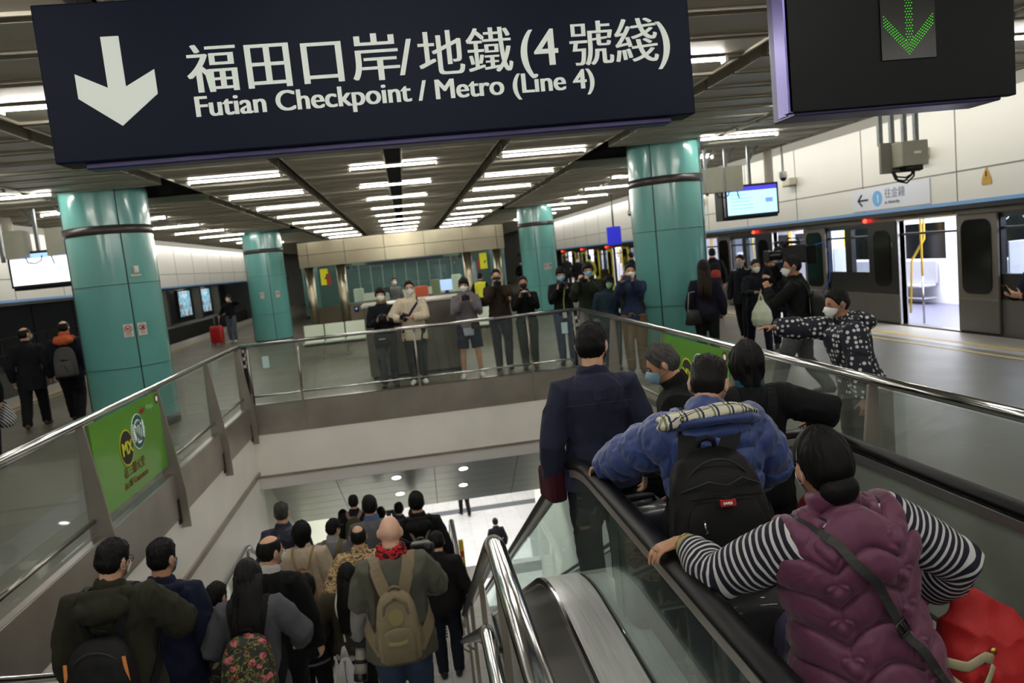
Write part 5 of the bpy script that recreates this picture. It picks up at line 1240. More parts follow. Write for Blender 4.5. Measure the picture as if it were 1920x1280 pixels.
strap(F.bvh, [F.T((-.06, .05, .52)), F.T((-.03, .14, .40)), F.T((0, .15, .18)), F.T((.0, .15, .08))], .01, .004, mat('lanyard_lime', (150, 180, 60), .6), 'lanyard', F.root, .004)
MB().bb(-.035, .035, .16, .166, .86, .97).build('lanyard_card', SIGNW, F.root)
F = person('photographer in an olive green jacket and blue mask by the rear right corner post', (3.08, 12.85, 0), PIP-.22, 1.81, head=(.1, .1, 0), hair=('fringe', 'black'), top=dict(mat=cloth((44, 50, 38)), infl=.024, hem=-.06, wr=.01), legs=dict(mat=JEAN), mask=BM, glasses=True, face=True, q=2, L=(.0, .30, 1.50), R=(.17, .28, 1.52), Le=(-.45, -.05, -1), Re=(.45, -.05, -1), Lh=dict(d=(.2, .5, .8), n=(1, 0, 0), curl=.75), Rh=dict(d=(-.2, .5, .8), n=(-1, 0, 0), curl=.75))
photo_camera(F, (.09, .33, 1.53), 'black camera held by the man in the olive green jacket')
F = person('woman in dark beanie and green mask behind the man raising a phone', (3.27, 12.35, 0), PIP-.2, 1.58, head=(.15, .1, -.15), hair=('bob', 'black'), cap=(34, 32, 36), top=dict(mat=cloth((38, 58, 72)), hem=-.08), legs=dict(mat=DJEAN), mask=(150, 196, 156), face=True, q=2)
F = person('man in a blue sweater and tan trousers raising a phone by the rear corner', (3.5, 11.75, 0), PIP-.35, 1.74, head=(.12, 0, 0), hair=('short', 'black'), top=dict(mat=cloth((40, 52, 84)), hem=-.07, infl=.016), legs=dict(mat=cloth((120, 94, 62)), infl=.018), mask=WM, face=True, q=2, skin='b', L=(-.05, .40, 1.50), R=(.12, .40, 1.50), Le=(-.4, 0, -1), Re=(.4, 0, -1), Lh=dict(d=(.2, .3, .9), n=(.9, .2, 0), curl=.6), Rh=dict(d=(-.2, .3, .9), n=(-.9, .2, 0), curl=.6))
t = thing('phone', 'dark phone held sideways by the man in the blue sweater', 'phone', F.W((.04, .44, 1.55)), F.rz); MB().bb(-.08, .08, -.004, .004, -.038, .038).build('case', mat('phone_blue', (40, 52, 80), .3), t, bevel=.004); MB().bb(-.07, -.035, .004, .007, .0, .03).build('lens_patch', BLACK, t)
backpack(F, 'green backpack on the man in the blue sweater', cloth((38, 52, 30)), .32, .46, .18)
F = person('booth clerk in grey with a white mask seen over the booth counter', (-.42, 25.2, 0), PIP+.5, 1.74, top=dict(mat=cloth((108, 110, 108))), legs=dict(mat=BLACKT), hair=('short', 'black'), mask=WM, face=True, q=3)
F = person('person in a yellow high visibility vest before the right bay of the booth', (2.12, 22.6, 0), -.3, 1.66, lean=.25, hair=('short', 'black'), under=dict(mat=DK), top=dict(name='vest', mat=mat('hi_vis', (206, 208, 44), .6), sleeve=0, infl=.02, hem=0, collar=0), legs=dict(mat=BLACKT), q=3)
# ---------- right platform
F = person('woman with long brown hair and a navy top, back turned, beside the large right column', (4.53, 11.3, 0), -.35, 1.68, hair=('long', 'brown'), top=dict(mat=cloth((26, 28, 46)), hem=-.02), legs=dict(mat=BLACKT), q=2, sw=.92)
t = thing('shoulder_bag', 'black bucket bag at the hip of the woman with long brown hair', 'bag', F.W((-.2, -.14, .72)), F.rz); MB().tube([(0, 0, 0), (0, 0, .03), (0, 0, .2), (0, 0, .24)], [(.12, .06), (.135, .075), (.10, .06), (.085, .05)], 18, (0, 1, 0)).build('pouch', mat('bag_leather', (24, 22, 22), .4), t, True); MB().tube([(-.08, 0, .22), (-.05, .02, .5), (.12, .1, .52), (.3, .06, .4), (.34, .12, .34)], .007, 6).build('strap', mat('strap_pale', (170, 168, 160), .5), t, True)
F = person('man in black with a dark rucksack walking away near the open train door far right', (7.55, 18.2, 0), -.2, 1.75, hair=('short', 'dark'), top=dict(mat=DK, hem=-.05), legs=dict(mat=cloth((60, 60, 66))), q=3, LF=(-.09, .15, 0), RF=(.09, -.12, 0))
backpack(F, 'black rucksack with a red patch on the man near the far train door', cloth((30, 30, 34)), .28, .4, .14, pocket=mat('patch_red', (150, 44, 34), .6))
F = person('woman with a ponytail in black and a grey mask walking by the train', (6.3, 13.85, 0), PI/2+.75, 1.65, head=(-.1, .05, 0), hair=('tail', 'black'), under=dict(mat=cloth((206, 206, 206)), infl=.006, sleeve=0, collar=1.), top=dict(mat=cloth((24, 25, 30)), hem=-.1), legs=dict(mat=BLACKT), shoes=(150, 120, 110), mask=(150, 148, 156), face=True, q=2, sw=.92, LF=(-.08, .12, 0), RF=(.08, -.14, 0))
F = person('woman in a dark jacket with a white mask carrying a pale plastic bag', (5.86, 12.35, 0), PI-.15, 1.62, head=(.1, .1, 0), hair=('tail', 'black'), top=dict(mat=cloth((24, 26, 34)), hem=-.07), legs=dict(mat=NAVYC), mask=WM, face=True, q=2, sw=.92, L=(-.12, .34, 1.28), R=(.12, .36, 1.05), Lh=dict(d=(.8, .4, .3), n=(.2, -.6, -.6), curl=.7), Rh=dict(d=(-.7, .6, 0), n=(0, -.3, 1), curl=.8), LF=(-.1, .22, 0), RF=(.08, -.25, 0))
def plastic_bag(p, rz, label, m, h=.52, w_=.17, name='plastic_bag'):
    t = thing(name, label, 'bag', p, rz); q = MB()
    q.tube([(0, 0, -h), (0, 0, -h+.03), (0, 0, -h*.78), (0, 0, -h*.55), (0, 0, -h*.36), (0, 0, -h*.22)], [(w_*.45, w_*.3), (w_*.85, w_*.6), (w_, w_*.75), (w_*.9, w_*.6), (w_*.55, w_*.3), (w_*.25, w_*.12)], 22, (0, 1, 0)); me = fuse(q, 'bag_body', .010, 2); wrinkle(me, .008, 18, 2, (1, 1, .4)); link_mesh('bag_body', me, m, t)
    q = MB()
    for s in (-1, 1): q.tube([(s*w_*.2, 0, -h*.26), (s*w_*.12, 0, -h*.1), (0, s*.008, 0)], [(.022, .006), (.014, .005), (.012, .006)], 8, (0, 1, 0))
    q.build('handle_loop', m, t, True); return t
plastic_bag(F.W((.06, .42, 1.04)), F.rz, 'pale plastic carrier bag hanging from the hand of the woman in the dark jacket', mat('plastic_pale', (196, 204, 176), .4, noise=.12, nscale=5, spec=.6), .56, .17)
F = person('tall man in a navy coat and light blue mask standing behind the television cameraman', (6.4, 12.55, 0), PI-.5, 1.75, head=(.1, .15, 0), hair=('short', 'dark'), under=dict(mat=cloth((150, 156, 176)), infl=.006, sleeve=0, collar=1.3), top=dict(mat=cloth((22, 26, 40)), hem=-.16, flare=.02, infl=.02), legs=dict(mat=NAVYC), mask=BM, face=True, q=2, L=(-.08, .3, 1.1))
F = person('television cameraman in black and grey trousers with a camera on his shoulder', (4.62, 8.62, 0), .95, 1.77, lean=.05, head=(.35, .05, 0), hair=('short', 'dark'), top=dict(mat=DK, hem=-.08, wr=.009), legs=dict(mat=cloth((92, 94, 98)), infl=.022), shoes=(40, 40, 44), mask=WM, face=True, q=1, skin='d', R=(.22, .30, 1.62), Re=(.8, .2, -.8), Rh=dict(d=(-.1, .8, .4), n=(-.9, 0, .2), curl=.8), L=(-.05, .34, 1.35), LF=(-.16, .30, 0), RF=(.12, -.28, .02))
t = thing('video_camera', 'large black shoulder video camera with a blue cable above the cameraman', 'camera', F.W((.20, .06, 1.60)), F.rz); t.scale = (.72, .68, 1.0)
MB().bb(-.07, .07, -.24, .18, .02, .24).build('camera_body', BLACK, t, bevel=.015); MB().tube([(0, .18, .13), (0, .22, .13), (0, .30, .13), (0, .42, .13), (0, .43, .13)], [.05, .06, .055, .065, .06], 18, (0, 0, 1)).build('lens', mat('lens_black', (12, 12, 13), .3), t, True); MB().bb(-.09, .09, .40, .50, .06, .20).build('lens_hood', DARKSTEEL, t, bevel=.01)
MB().tube([(0, -.12, .24), (0, -.1, .32), (0, .08, .33), (0, .12, .25)], .014, 8).build('top_handle', BLACK, t, True); MB().tube([(-.07, .1, .24), (-.15, .16, .27), (-.15, .04, .27)], [.02, .03, .03], 10).build('eyepiece', BLACK, t, True); MB().bb(-.06, .06, -.40, -.24, .0, .22).build('battery', DK, t, bevel=.02); MB().cyl((.09, -.1, .27), (.09, .32, .29), .018).build('microphone', BLACK, t, True)
MB().tube([(.02, -.36, .22), (.04, -.52, .24), (.06, -.62, .05), (.04, -.58, -.22), (.0, -.46, -.36)], .009, 8).build('blue_cable', mat('cable_blue', (40, 90, 190), .4), t, True)
backpack(F, 'bulky black equipment backpack on the cameraman', mat('pack_black', (14, 14, 16), .6, spec=.25), .36, .46, .24, ztop=.2)
SPOT = ramp_mat('polka_dot', 'voronoi', 25, [(0, (206, 206, 204)), (.33, (25, 28, 42))], .8, rand=.35)
F = person('woman in a polka dot hooded jacket and white mask leaning over and pointing', (3.38, 5.45, 0), PI/2-.15, 1.56, lean=.22, twist=-.1, head=(.12, .05, 0), hair=('short', 'dark'), top=dict(mat=SPOT, infl=.026, hem=-.10, flare=.03, hood=True, wr=.01, arm=1.2), under=dict(name='inner_top', mat=cloth((26, 28, 40)), infl=.006, sleeve=0, hem=-.06), legs=dict(mat=DJEAN), mask=WM, face=True, q=1, skin='d', R=(.20, .72, 1.30), Re=(.6, -.2, -.8), Rh=dict(d=(.1, .95, .05), n=(0, .2, -1), curl=.25), L=(-.30, .10, .72), bulk=1.22)
t = thing('shoulder_bag', 'brown black shoulder bag at the side of the polka dot woman', 'bag', F.W((-.25, .12, .52)), F.rz); MB().bb(-.05, .05, -.13, .13, 0, .26).build('pouch', mat('bag_brown', (38, 30, 28), .5), t, bevel=.025); MB().tube([(0, -.1, .25), (.02, -.04, .5), (.06, 0, .58), (.02, .06, .5), (0, .1, .25)], .008, 6).build('strap', mat('bag_brown', (38, 30, 28), .5), t, True)
F = person('person in navy at the right edge of the picture holding a phone', (6.42, 6.95, 0), PI/2, 1.72, hair=('short', 'black'), top=dict(mat=cloth((24, 28, 48))), legs=dict(mat=BLACKT), q=2, R=(.05, .38, 1.16), L=(-.06, .36, 1.14), Rh=dict(d=(-.2, .9, .3), n=(-.8, 0, .5), curl=.7), Lh=dict(d=(.2, .9, .3), n=(.8, 0, .5), curl=.7))
t = thing('phone', 'dark phone in the hands of the person at the right edge', 'phone', F.W((0, .47, 1.2)), F.rz); t.rotation_euler.x = -.5; MB().bb(-.037, .037, -.004, .004, -.075, .075).build('case', BLACK, t, bevel=.004); MB().bb(-.034, .034, -.0055, -.004, -.07, .07).build('display', mat('phone_display', (40, 44, 56), .2), t)
# far passengers by the second train car
for (x, y, rz, c, h, lb, mk) in ((6.9, 46, PI, (30, 30, 34), 1.7, 'far passenger in black between the booth and the farther right column', WM), (8.5, 40, PI, (40, 40, 46), 1.74, 'far passenger with a white mask by the first yellow door', WM), (7.5, 33, PI-.3, (26, 26, 30), 1.72, 'far passenger in a dark coat right of the farther right column', WM), (8.4, 34.5, .4, (196, 190, 50), 1.72, 'far person in a yellow vest near the yellow train doors', None), (7.7, 25.6, .3, (30, 34, 44), 1.76, 'passenger in dark blue seen over the raised phone', None), (8.0, 26.6, PI, (190, 184, 170), 1.68, 'passenger in a pale hat behind the man with the raised phone', BM)):
    person(lb, (x, y, 0), rz, h, hair=('short', 'black'), top=dict(mat=cloth(c)), legs=dict(mat=BLACKT), mask=mk, q=3, cap=(200, 190, 170) if mk == BM else None)
# ---------- left platform
F = person('balding man in a dark suit with a blue mask walking at left', (-6.36, 13.6, 0), .25, 1.74, head=(-.7, 0, 0), hair=('thin', 'dark'), top=dict(mat=cloth((26, 27, 34)), hem=-.13, infl=.016, flare=.015), legs=dict(mat=cloth((24, 24, 28)), infl=.02), shoes=(70, 56, 42), mask=BM, q=1, LF=(-.10, -.30, .03), RF=(.08, .28, 0))
F = person('man with an orange collar and grey backpack walking beside the balding man', (-5.80, 13.75, 0), .2, 1.76, head=(-.2, .05, 0), hair=('thin', 'dark'), under=dict(name='orange_hood', mat=mat('hood_orange', (186, 82, 40), .85), infl=.012, sleeve=0, collar=1.9, hem=.1, hood=True), top=dict(mat=cloth((24, 27, 42)), hem=-.08, infl=.022, collar=0), legs=dict(mat=cloth((22, 23, 28)), infl=.018), shoes=(40, 36, 34), q=1, LF=(-.09, .22, 0), RF=(.09, -.2, .02))
def grey_pack(t, B, h, w_, d):
    q = MB(); q.tube([B(-.02, d*.97, h*.62), B(.02, d+.03, h*.3), B(.05, d+.01, h*.06)], (.014, .004), 6, (0, 0, 1)); q.tube([B(-w_*.42, d*.8, h*.55), B(0, d+.0, h*.57), B(w_*.42, d*.8, h*.55)], (.012, .004), 6); q.build('lashing_strap', DK, t)
backpack(F, 'grey backpack with dark straps on the man with the orange collar', cloth((92, 90, 88)), .33, .50, .19, ztop=.225, pocket=cloth((100, 98, 96)), strap_m=DK, extra=grey_pack)
F = person('person in black at the left edge of the picture', (-5.56, 10.45, 0), .1, 1.70, hair=('short', 'black'), top=dict(mat=DK, hem=-.1), legs=dict(mat=cloth((24, 26, 36))), q=2, R=(.2, .12, .86))
t = plastic_bag(F.W((.2, .2, .90)), 0, 'black and white striped folded bag held by the person at the left edge', ramp_mat('zebra', 'wave:DIAGONAL', 12, [(0, (26, 26, 28)), (.5, (190, 190, 190))], .7), .40, .13, 'striped_bag')
F = person('man in a dark jacket and jeans pulling a red suitcase on the left platform', (-6.35, 28.4, 0), PI-.25, 1.70, head=(0, .15, 0), hair=('short', 'black'), under=dict(mat=cloth((120, 120, 122)), infl=.004, sleeve=0, collar=1.2), top=dict(mat=cloth((22, 23, 27)), hem=-.04), legs=dict(mat=mat('jean_light', (74, 84, 98), .9, noise=.2)), shoes=(200, 200, 200), mask=WM, q=2, R=(.34, .15, .98), L=(-.2, .16, 1.46), Le=(-1, 0, 0))
def suitcase(label, loc, rz, col, w_=.42, h=.62, d=.26, handle=.42, ribs=True, hcol=None, group=None, rough=.35):
    t = thing('suitcase', label, 'suitcase', loc, rz, group); m = mat('shell_%d_%d_%d' % col, col, rough, coat=.3); n = 36
    q = MB(); vs = []; prof = [(.05, .80, .82), (.075, .95, .95), (.14, 1, 1), (.86, 1, 1), (.95, .95, .95), (1., .78, .80)]
    for (f_, a, b_) in prof:
        for (u, v) in superell(w_/2*a, d/2*b_, n, .38): vs.append((u, v, f_*h+.03))
    fs = []
    for i in range(len(prof)-1):
        for k in range(n): k2 = (k+1) % n; fs.append((i*n+k, i*n+k2, (i+1)*n+k2, (i+1)*n+k))
    fs += [tuple(range(n-1, -1, -1)), tuple((len(prof)-1)*n+k for k in range(n))]; q.add(vs, fs); q.build('shell', m, t, True)
    if ribs:
        for i in range(6):
            x = -w_*.36+i*w_*.144
            for s in (-1, 1): MB().tube([(x, s*(d/2-.004), h*.16), (x, s*(d/2+.004), h*.2), (x, s*(d/2+.004), h*.9), (x, s*(d/2-.004), h*.95)], (.014, .008), 8, (0, 1, 0)).build('rib', m, t, True)
    MB().tube([(x*1.006, y*1.0, z) for x, y, z in [(w_/2*math.copysign(abs(math.cos(a))**.38, math.cos(a)), 0, h*.53+.03+(h*.45)*math.copysign(abs(math.sin(a))**.38, math.sin(a))) for a in np.linspace(0, 2*PI, 41)]], .006, 6, (0, 1, 0), False).build('zip_seam', DK, t, True)
    if handle:
        for s in (-1, 1): MB().cyl((s*.085, -d*.3, h*.95), (s*.085, -d*.3, h+handle), .011, 10).build('handle_tube', mat('handle_alu', (170, 170, 170), .35, .9), t, True)
        MB().tube([(-.10, -d*.3, h+handle), (.10, -d*.3, h+handle)], (.014, .018), 12, (0, 0, 1)).build('grip', BLACK, t, True)
    MB().tube([(-.07, 0, h+.02), (-.06, 0, h+.055), (.06, 0, h+.055), (.07, 0, h+.02)], (.014, .009), 8).build('carry_handle', BLACK, t, True)
    for sx in (-1, 1):
        for sy in (-1, 1): MB().cyl((sx*w_*.38-.012, sy*d*.34, .032), (sx*w_*.38+.012, sy*d*.34, .032), .032, 14).build('wheel', BLACK, t, True)
    return t
suitcase('red suitcase pulled by the man in jeans on the left platform', (-6.78, 27.9, 0), PI-.25, (176, 26, 26), .44, .64, .27, .36)
# ---------- people on the stairs, backs to the camera
F = person('man in an olive hooded jacket and glasses nearest on the left of the stairs', (-1.80, 4.3, stair_z(4.3)), .0, 1.63, head=(-.45, .22, .05), hair=('short', 'black'), top=dict(mat=cloth((48, 47, 34)), infl=.030, hem=-.14, flare=.02, hood=True, wr=.011, arm=1.1), legs=dict(mat=BLACKT), mask=WM, glasses=True, q=1, R=(.20, .30, .98), Re=(.9, -.4, -.2), bulk=1.08)
def orange_tabs(t, B, h, w_, d):
    for sx in (-1, 1): MB().tube([B(sx*w_*.40, d*.7, h*.2), B(sx*w_*.46, d*.75, h*.35), B(sx*w_*.42, d*.7, h*.85)], (.010, .005), 8).build('orange_piping', mat('piping_orange', (186, 112, 46), .7), t, True)
backpack(F, 'black backpack with orange trim on the man in the olive jacket', mat('pack_black', (14, 14, 16), .6, spec=.25), .34, .50, .20, ztop=.20, extra=orange_tabs, handle=True)
F = person('man in a navy hoodie with cropped hair on the left of the stairs', (-1.78, 5.02, stair_z(5.02)), -.1, 1.72, head=(-.3, .12, 0), hair=('fade', 'black'), top=dict(mat=cloth((23, 29, 56)), infl=.024, hem=-.08, hood=True, wr=.008), legs=dict(mat=BLACKT), mask=BM, skin='b', q=1, R=(.22, .12, .86))
F = person('boy in black between the navy hoodie and the floral backpack', (-1.86, 6.3, stair_z(6.3)), -.15, 1.53, head=(-.3, .2, 0), hair=('short', 'black'), top=dict(mat=cloth((20, 20, 22)), infl=.018, hem=-.1), legs=dict(mat=BLACKT), mask=WM, q=1)
NEON = ramp_mat('neon_fleck', 'voronoi', 34, [(0, (176, 190, 60)), (.16, (18, 19, 20))], .7)
backpack(F, 'black bag with lime flecks on the back of the boy in black', NEON, .28, .38, .14, ztop=.18)
F = person('woman with long dark hair in a grey jacket on the stairs', (-1.24, 4.92, stair_z(4.92)), .0, 1.47, lean=.06, head=(.05, .35, 0), hair=('long', 'dark'), top=dict(mat=cloth((92, 92, 100)), infl=.026, hem=-.12, flare=.03, wr=.009, arm=1.1), legs=dict(mat=BLACKT), q=1, R=(.24, .20, .82), Re=(.9, -.5, -.3), L=(-.2, .2, .85), bulk=1.05)
FLORAL = D.materials.new('floral_print'); FLORAL.use_nodes = True
def floral():
    nt = FLORAL.node_tree; b = nt.nodes['Principled BSDF']; b.inputs['Roughness'].default_value = .7; tc = nt.nodes.new('ShaderNodeTexCoord')
    n = nt.nodes.new('ShaderNodeTexNoise'); n.inputs['Scale'].default_value = 26; n.inputs['Detail'].default_value = 3; v = nt.nodes.new('ShaderNodeTexVoronoi'); v.inputs['Scale'].default_value = 17
    r1 = nt.nodes.new('ShaderNodeValToRGB'); r1.color_ramp.interpolation = 'CONSTANT'; e = r1.color_ramp.elements; e[0].color = rgb(34, 38, 28); e[0].position = 0; e[1].position = .47; e[1].color = rgb(58, 70, 40); x = e.new(.53); x.color = rgb(150, 134, 66); x = e.new(.57); x.color = rgb(28, 32, 24)
    r2 = nt.nodes.new('ShaderNodeValToRGB'); r2.color_ramp.interpolation = 'CONSTANT'; e = r2.color_ramp.elements; e[0].position = 0; e[0].color = (1, 1, 1, 1); e[1].position = .42; e[1].color = (0, 0, 0, 1)
    r3 = nt.nodes.new('ShaderNodeValToRGB'); e = r3.color_ramp.elements; e[0].color = rgb(120, 20, 34); e[1].color = rgb(206, 120, 124); e[0].position = .35; e[1].position = .62
    mx = nt.nodes.new('ShaderNodeMix'); mx.data_type = 'RGBA'; md = nt.nodes.new('ShaderNodeMath'); md.operation = 'ADD'; n2 = nt.nodes.new('ShaderNodeTexNoise'); n2.inputs['Scale'].default_value = 45; m3 = nt.nodes.new('ShaderNodeMath'); m3.operation = 'MULTIPLY_ADD'; m3.inputs[1].default_value = .5; m3.inputs[2].default_value = -.2
    L = nt.links.new; L(tc.outputs['Object'], n.inputs[0]); L(tc.outputs['Object'], v.inputs[0]); L(tc.outputs['Object'], n2.inputs[0]); L(n2.outputs[0], m3.inputs[0]); L(v.outputs['Distance'], md.inputs[0]); L(m3.outputs[0], md.inputs[1])
    L(n.outputs[0], r1.inputs[0]); L(md.outputs[0], r2.inputs[0]); L(n2.outputs[0], r3.inputs[0]); L(r2.outputs[0], mx.inputs[0]); L(r1.outputs[0], mx.inputs[6]); L(r3.outputs[0], mx.inputs[7]); L(mx.outputs[2], b.inputs['Base Color'])
floral()
def floral_x(t, B, h, w_, d):
    TAN = mat('pull_leather', (150, 78, 40), .5)
    MB().box(B(0, d+.030, h*.39), (.07, .012, .05)).build('maker_patch', BLACK, t)
    bo = B(0, d+.038, h*.385)
    q = MB()
    for i in range(3): q.tube([(bo.x-.016+.004*i, bo.y, bo.z-.012+i*.008), (bo.x+.004*i, bo.y, bo.z+.012+i*.004), (bo.x+.016+.0*i, bo.y, bo.z-.012+i*.004)], .002, 6, (0, 1, 0))
    q.build('maker_emblem', INK, t)
    for sx in (-.08, -.05): MB().tube([B(sx, d*.95, h*.60), B(sx-.005, d*.99, h*.5), B(sx-.012, d*1.0, h*.42)], (.008, .003), 6, (0, 1, 0)).build('leather_pull', TAN, t)
    MB().tube([B(-.07, d*.96, h*.61), B(-.06, d*.98, h*.57)], .006, 8).build('zip_pull', CHROME, t, True)
backpack(F, 'floral print backpack with black straps on the woman in the grey jacket', FLORAL, .32, .47, .17, ztop=.205, pocket=FLORAL, strap_m=cloth((24, 24, 26)), half=.034, extra=floral_x)
F = person('balding man in a black sweater and white collar on the stairs', (-1.30, 5.85, stair_z(5.85)), -.15, 1.80, head=(-.65, .15, 0), hair=('thin', 'black'), under=dict(name='white_collar', mat=cloth((220, 220, 216)), infl=.004, sleeve=0, collar=1.35), top=dict(mat=cloth((13, 13, 15)), infl=.022, hem=-.08, collar=.3), legs=dict(mat=BLACKT), mask=WM, glasses=True, q=1, bulk=1.1)
PATT = ramp_mat('navy_floral', 'noise', 16, [(0, (22, 24, 42)), (.60, (56, 60, 100)), (.66, (24, 26, 44)), (.72, (130, 132, 160))], .6, detail=4)
F = person('man in a dark patterned navy jacket with clipped grey hair on the landing', (-1.75, 8.95, -2.3), .0, 1.77, hair=('fade', 'grey'), top=dict(mat=PATT, infl=.022, hem=-.06), legs=dict(mat=BLACKT), q=1, bulk=1.03)
F = person('woman with a black bob in a cream sweater on the landing', (-1.44, 8.28, -2.3), -.05, 1.72, hair=('bob', 'black'), top=dict(mat=cloth((208, 190, 168)), infl=.024, hem=-.03, arm=1.15, wr=.008), legs=dict(mat=cloth((30, 34, 46)), infl=.02), q=1, sw=.95, R=(.27, .05, .80))
def flap(t, B, h, w_, d):
    MB().tube([B(-.10, d*.9, h*.86), B(0, d*1.05, h*.80), B(.10, d*.9, h*.86)], (.05, .006), 8, (0, 1, 0)).build('flap', cloth((176, 148, 108)), t, True)
backpack(F, 'tan canvas drawstring bag on the woman in the cream sweater', cloth((168, 140, 100)), .25, .40, .13, ztop=.20, pocket=cloth((160, 132, 94)), half=.012, extra=flap)
F = person('person in a grey top and dark cap right of the cream sweater', (-1.20, 8.9, -2.3), -.2, 1.5, head=(-.5, .1, 0), hair=('short', 'black'), cap=(34, 32, 32), under=dict(name='scarf', mat=cloth((170, 172, 176)), infl=.01, sleeve=0, collar=1.6, hem=.1), top=dict(mat=cloth((134, 136, 142)), infl=.02, collar=0), legs=dict(mat=DJEAN), q=1)
t, B = backpack(F, 'olive sling bag on the person in the grey top', cloth((126, 112, 72)), .2, .3, .08, ztop=.18, straps=True)
TEEF = mat('tee_green_grey', (84, 84, 72), .9, noise=.06, nscale=12, bump=.2, bscale=260)
F = person('bald man in an olive grey tee shirt with a red scarf and khaki backpack', (-.31, 5.0, stair_z(5.0)), .0, 1.67, head=(.05, .22, .06), hair=None, under=dict(name='long_sleeves', mat=cloth((158, 156, 156)), infl=.008, hem=-.03), top=dict(name='tee_shirt', mat=TEEF, infl=.022, hem=-.10, flare=.012, sleeve=.40, collar=.4, wr=.008, arm=1.12), legs=dict(mat=JEAN, infl=.024), shoes=(40, 36, 32), skin='c', q=1, bulk=1.17, L=(-.30, .10, .80), Le=(-.8, -.7, 0), Lh=dict(d=(.45, .5, -.7), n=(.8, -.2, .2), curl=.5), R=(.20, .32, 1.0), Re=(.9, -.7, -.2), glasses=True)
SC = ramp_mat('scarf_red', 'noise', 30, [(0, (20, 14, 18)), (.46, (186, 26, 34)), (.62, (30, 18, 22))], .9, stretch=(1, 1, 2.2))
q = MB(); nk = F.neck
for i in range(3):
    q.tube([nk+Vector((math.cos(a)*(.088-.007*i), math.sin(a)*(.086-.007*i)+.010, -.010+.028*i+.006*math.sin(2*a+i))) for a in np.linspace(0, 2*PI, 25)], .024, 10, (0, 0, 1), False)
me = fuse(q, 'scarf', .008, 2); wrinkle(me, .006, 30, 2, (1, 1, 2)); link_mesh('scarf', me, SC, F.root)
KH = mat('khaki_nylon', (128, 114, 90), .75, noise=.07, nscale=14, bump=.25, bscale=200); KH2 = mat('khaki_pocket', (114, 104, 80), .75, noise=.07, nscale=14, bump=.25, bscale=200)
def khaki_x(t, B, h, w_, d):
    q = MB(); c = B(0, d*.97, h*.70); q.tube([c, c+Vector((0, -.005, 0))], .048, 28, (0, 0, 1)); q.v = [(x, y, z+(z-c.z)*.15) for x, y, z in q.v]; q.build('round_patch', mat('patch_olive', (138, 128, 84), .7), t)
    MB().tube([B(-.06, d+.062, h*.40), B(0, d+.07, h*.385), B(.06, d+.062, h*.40)], (.014, .004), 8, (0, 1, 0)).build('pocket_pull', mat('patch_olive', (138, 128, 84), .7), t)
    for s in (-1, 1): MB().tube([B(s*w_*.46, d*.4, h*.16), B(s*w_*.56, d*.35, h*.24), B(s*w_*.50, d*.2, h*.44)], (.013, .004), 8).build('side_strap', KH2, t)
    MB().tube([B(-w_*.3, d*.72, h*.60), B(-w_*.27, d*.80, h*.86), B(0, d*.70, h*.97), B(w_*.27, d*.80, h*.86), B(w_*.3, d*.72, h*.60)], .009, 8).build('bellows_seam', KH2, t, True)
backpack(F, 'khaki backpack with a round olive patch on the bald man', KH, .27, .46, .12, ztop=.215, pocket=KH2, half=.042, extra=khaki_x, straps=True, handle=True)
strap(F.bvh, [F.T((-.115, .06, .50)), F.T((-.13, -.04, .50)), F.T((-.125, -.16, .36)), F.T((-.15, -.16, .16)), F.T((-.2, -.1, .0))], .019, .005, mat('strap_brown', (62, 44, 34), .6), 'camera_strap', F.root, .004)
t = thing('telephoto_camera', 'black camera with a long grey banded lens at the hip of the bald man', 'camera', F.W((-.29, .09, .74)), 0); t.rotation_euler = (-1.9, .0, -.35)
MB().bb(-.07, .07, -.09, -.02, -.05, .10).build('camera_body', mat('camera_black', (18, 18, 19), .45), t, bevel=.014); MB().tube([(0, -.02, .01), (0, .06, .01), (0, .07, .01), (0, .15, .01)], [.036, .038, .043, .045], 20, (0, 0, 1)).build('lens_barrel', mat('lens_grey', (150, 146, 136), .5), t, True)
MB().tube([(0, .15, .01), (0, .19, .01), (0, .20, .01)], [.047, .047, .044], 20, (0, 0, 1)).build('lens_hood', mat('lens_black', (12, 12, 13), .3), t, True); MB().tube([(0, .06, .01), (0, .085, .01)], .046, 20, (0, 0, 1)).build('zoom_ring', BLACK, t, True)
t = thing('photo_camera', 'black camera whose lens shows beside the right shoulder of the bald man', 'camera', F.W((.19, .26, 1.33)), 0); MB().bb(-.07, .07, -.04, .03, -.05, .045).build('camera_body', mat('camera_black', (18, 18, 19), .45), t, bevel=.012); MB().tube([(.02, 0, 0), (.06, -.03, 0), (.085, -.04, 0)], [.04, .046, .042], 18, (0, 0, 1)).build('lens', mat('lens_black', (12, 12, 13), .3), t, True); MB().tube([(-.06, 0, .04), (-.16, .02, .10), (-.2, .0, .02)], .01, 8).build('strap', BLACK, t, True)
CAMO = ramp_mat('camouflage', 'noise', 11, [(0, (92, 72, 44)), (.40, (196, 168, 128)), (.50, (128, 98, 58)), (.57, (206, 184, 148)), (.66, (110, 84, 50))], .85, detail=3, stretch=(1, 1, 1.7))
F = person('dark haired man in a desert camouflage jacket on the landing', (-.80, 7.85, -2.3), .05, 1.74, hair=('thin', 'black'), top=dict(mat=CAMO, infl=.028, hem=-.12, collar=1.2, wr=.010, arm=1.1), legs=dict(mat=cloth((40, 40, 36))), q=1, bulk=1.06, L=(-.36, -.02, .9))
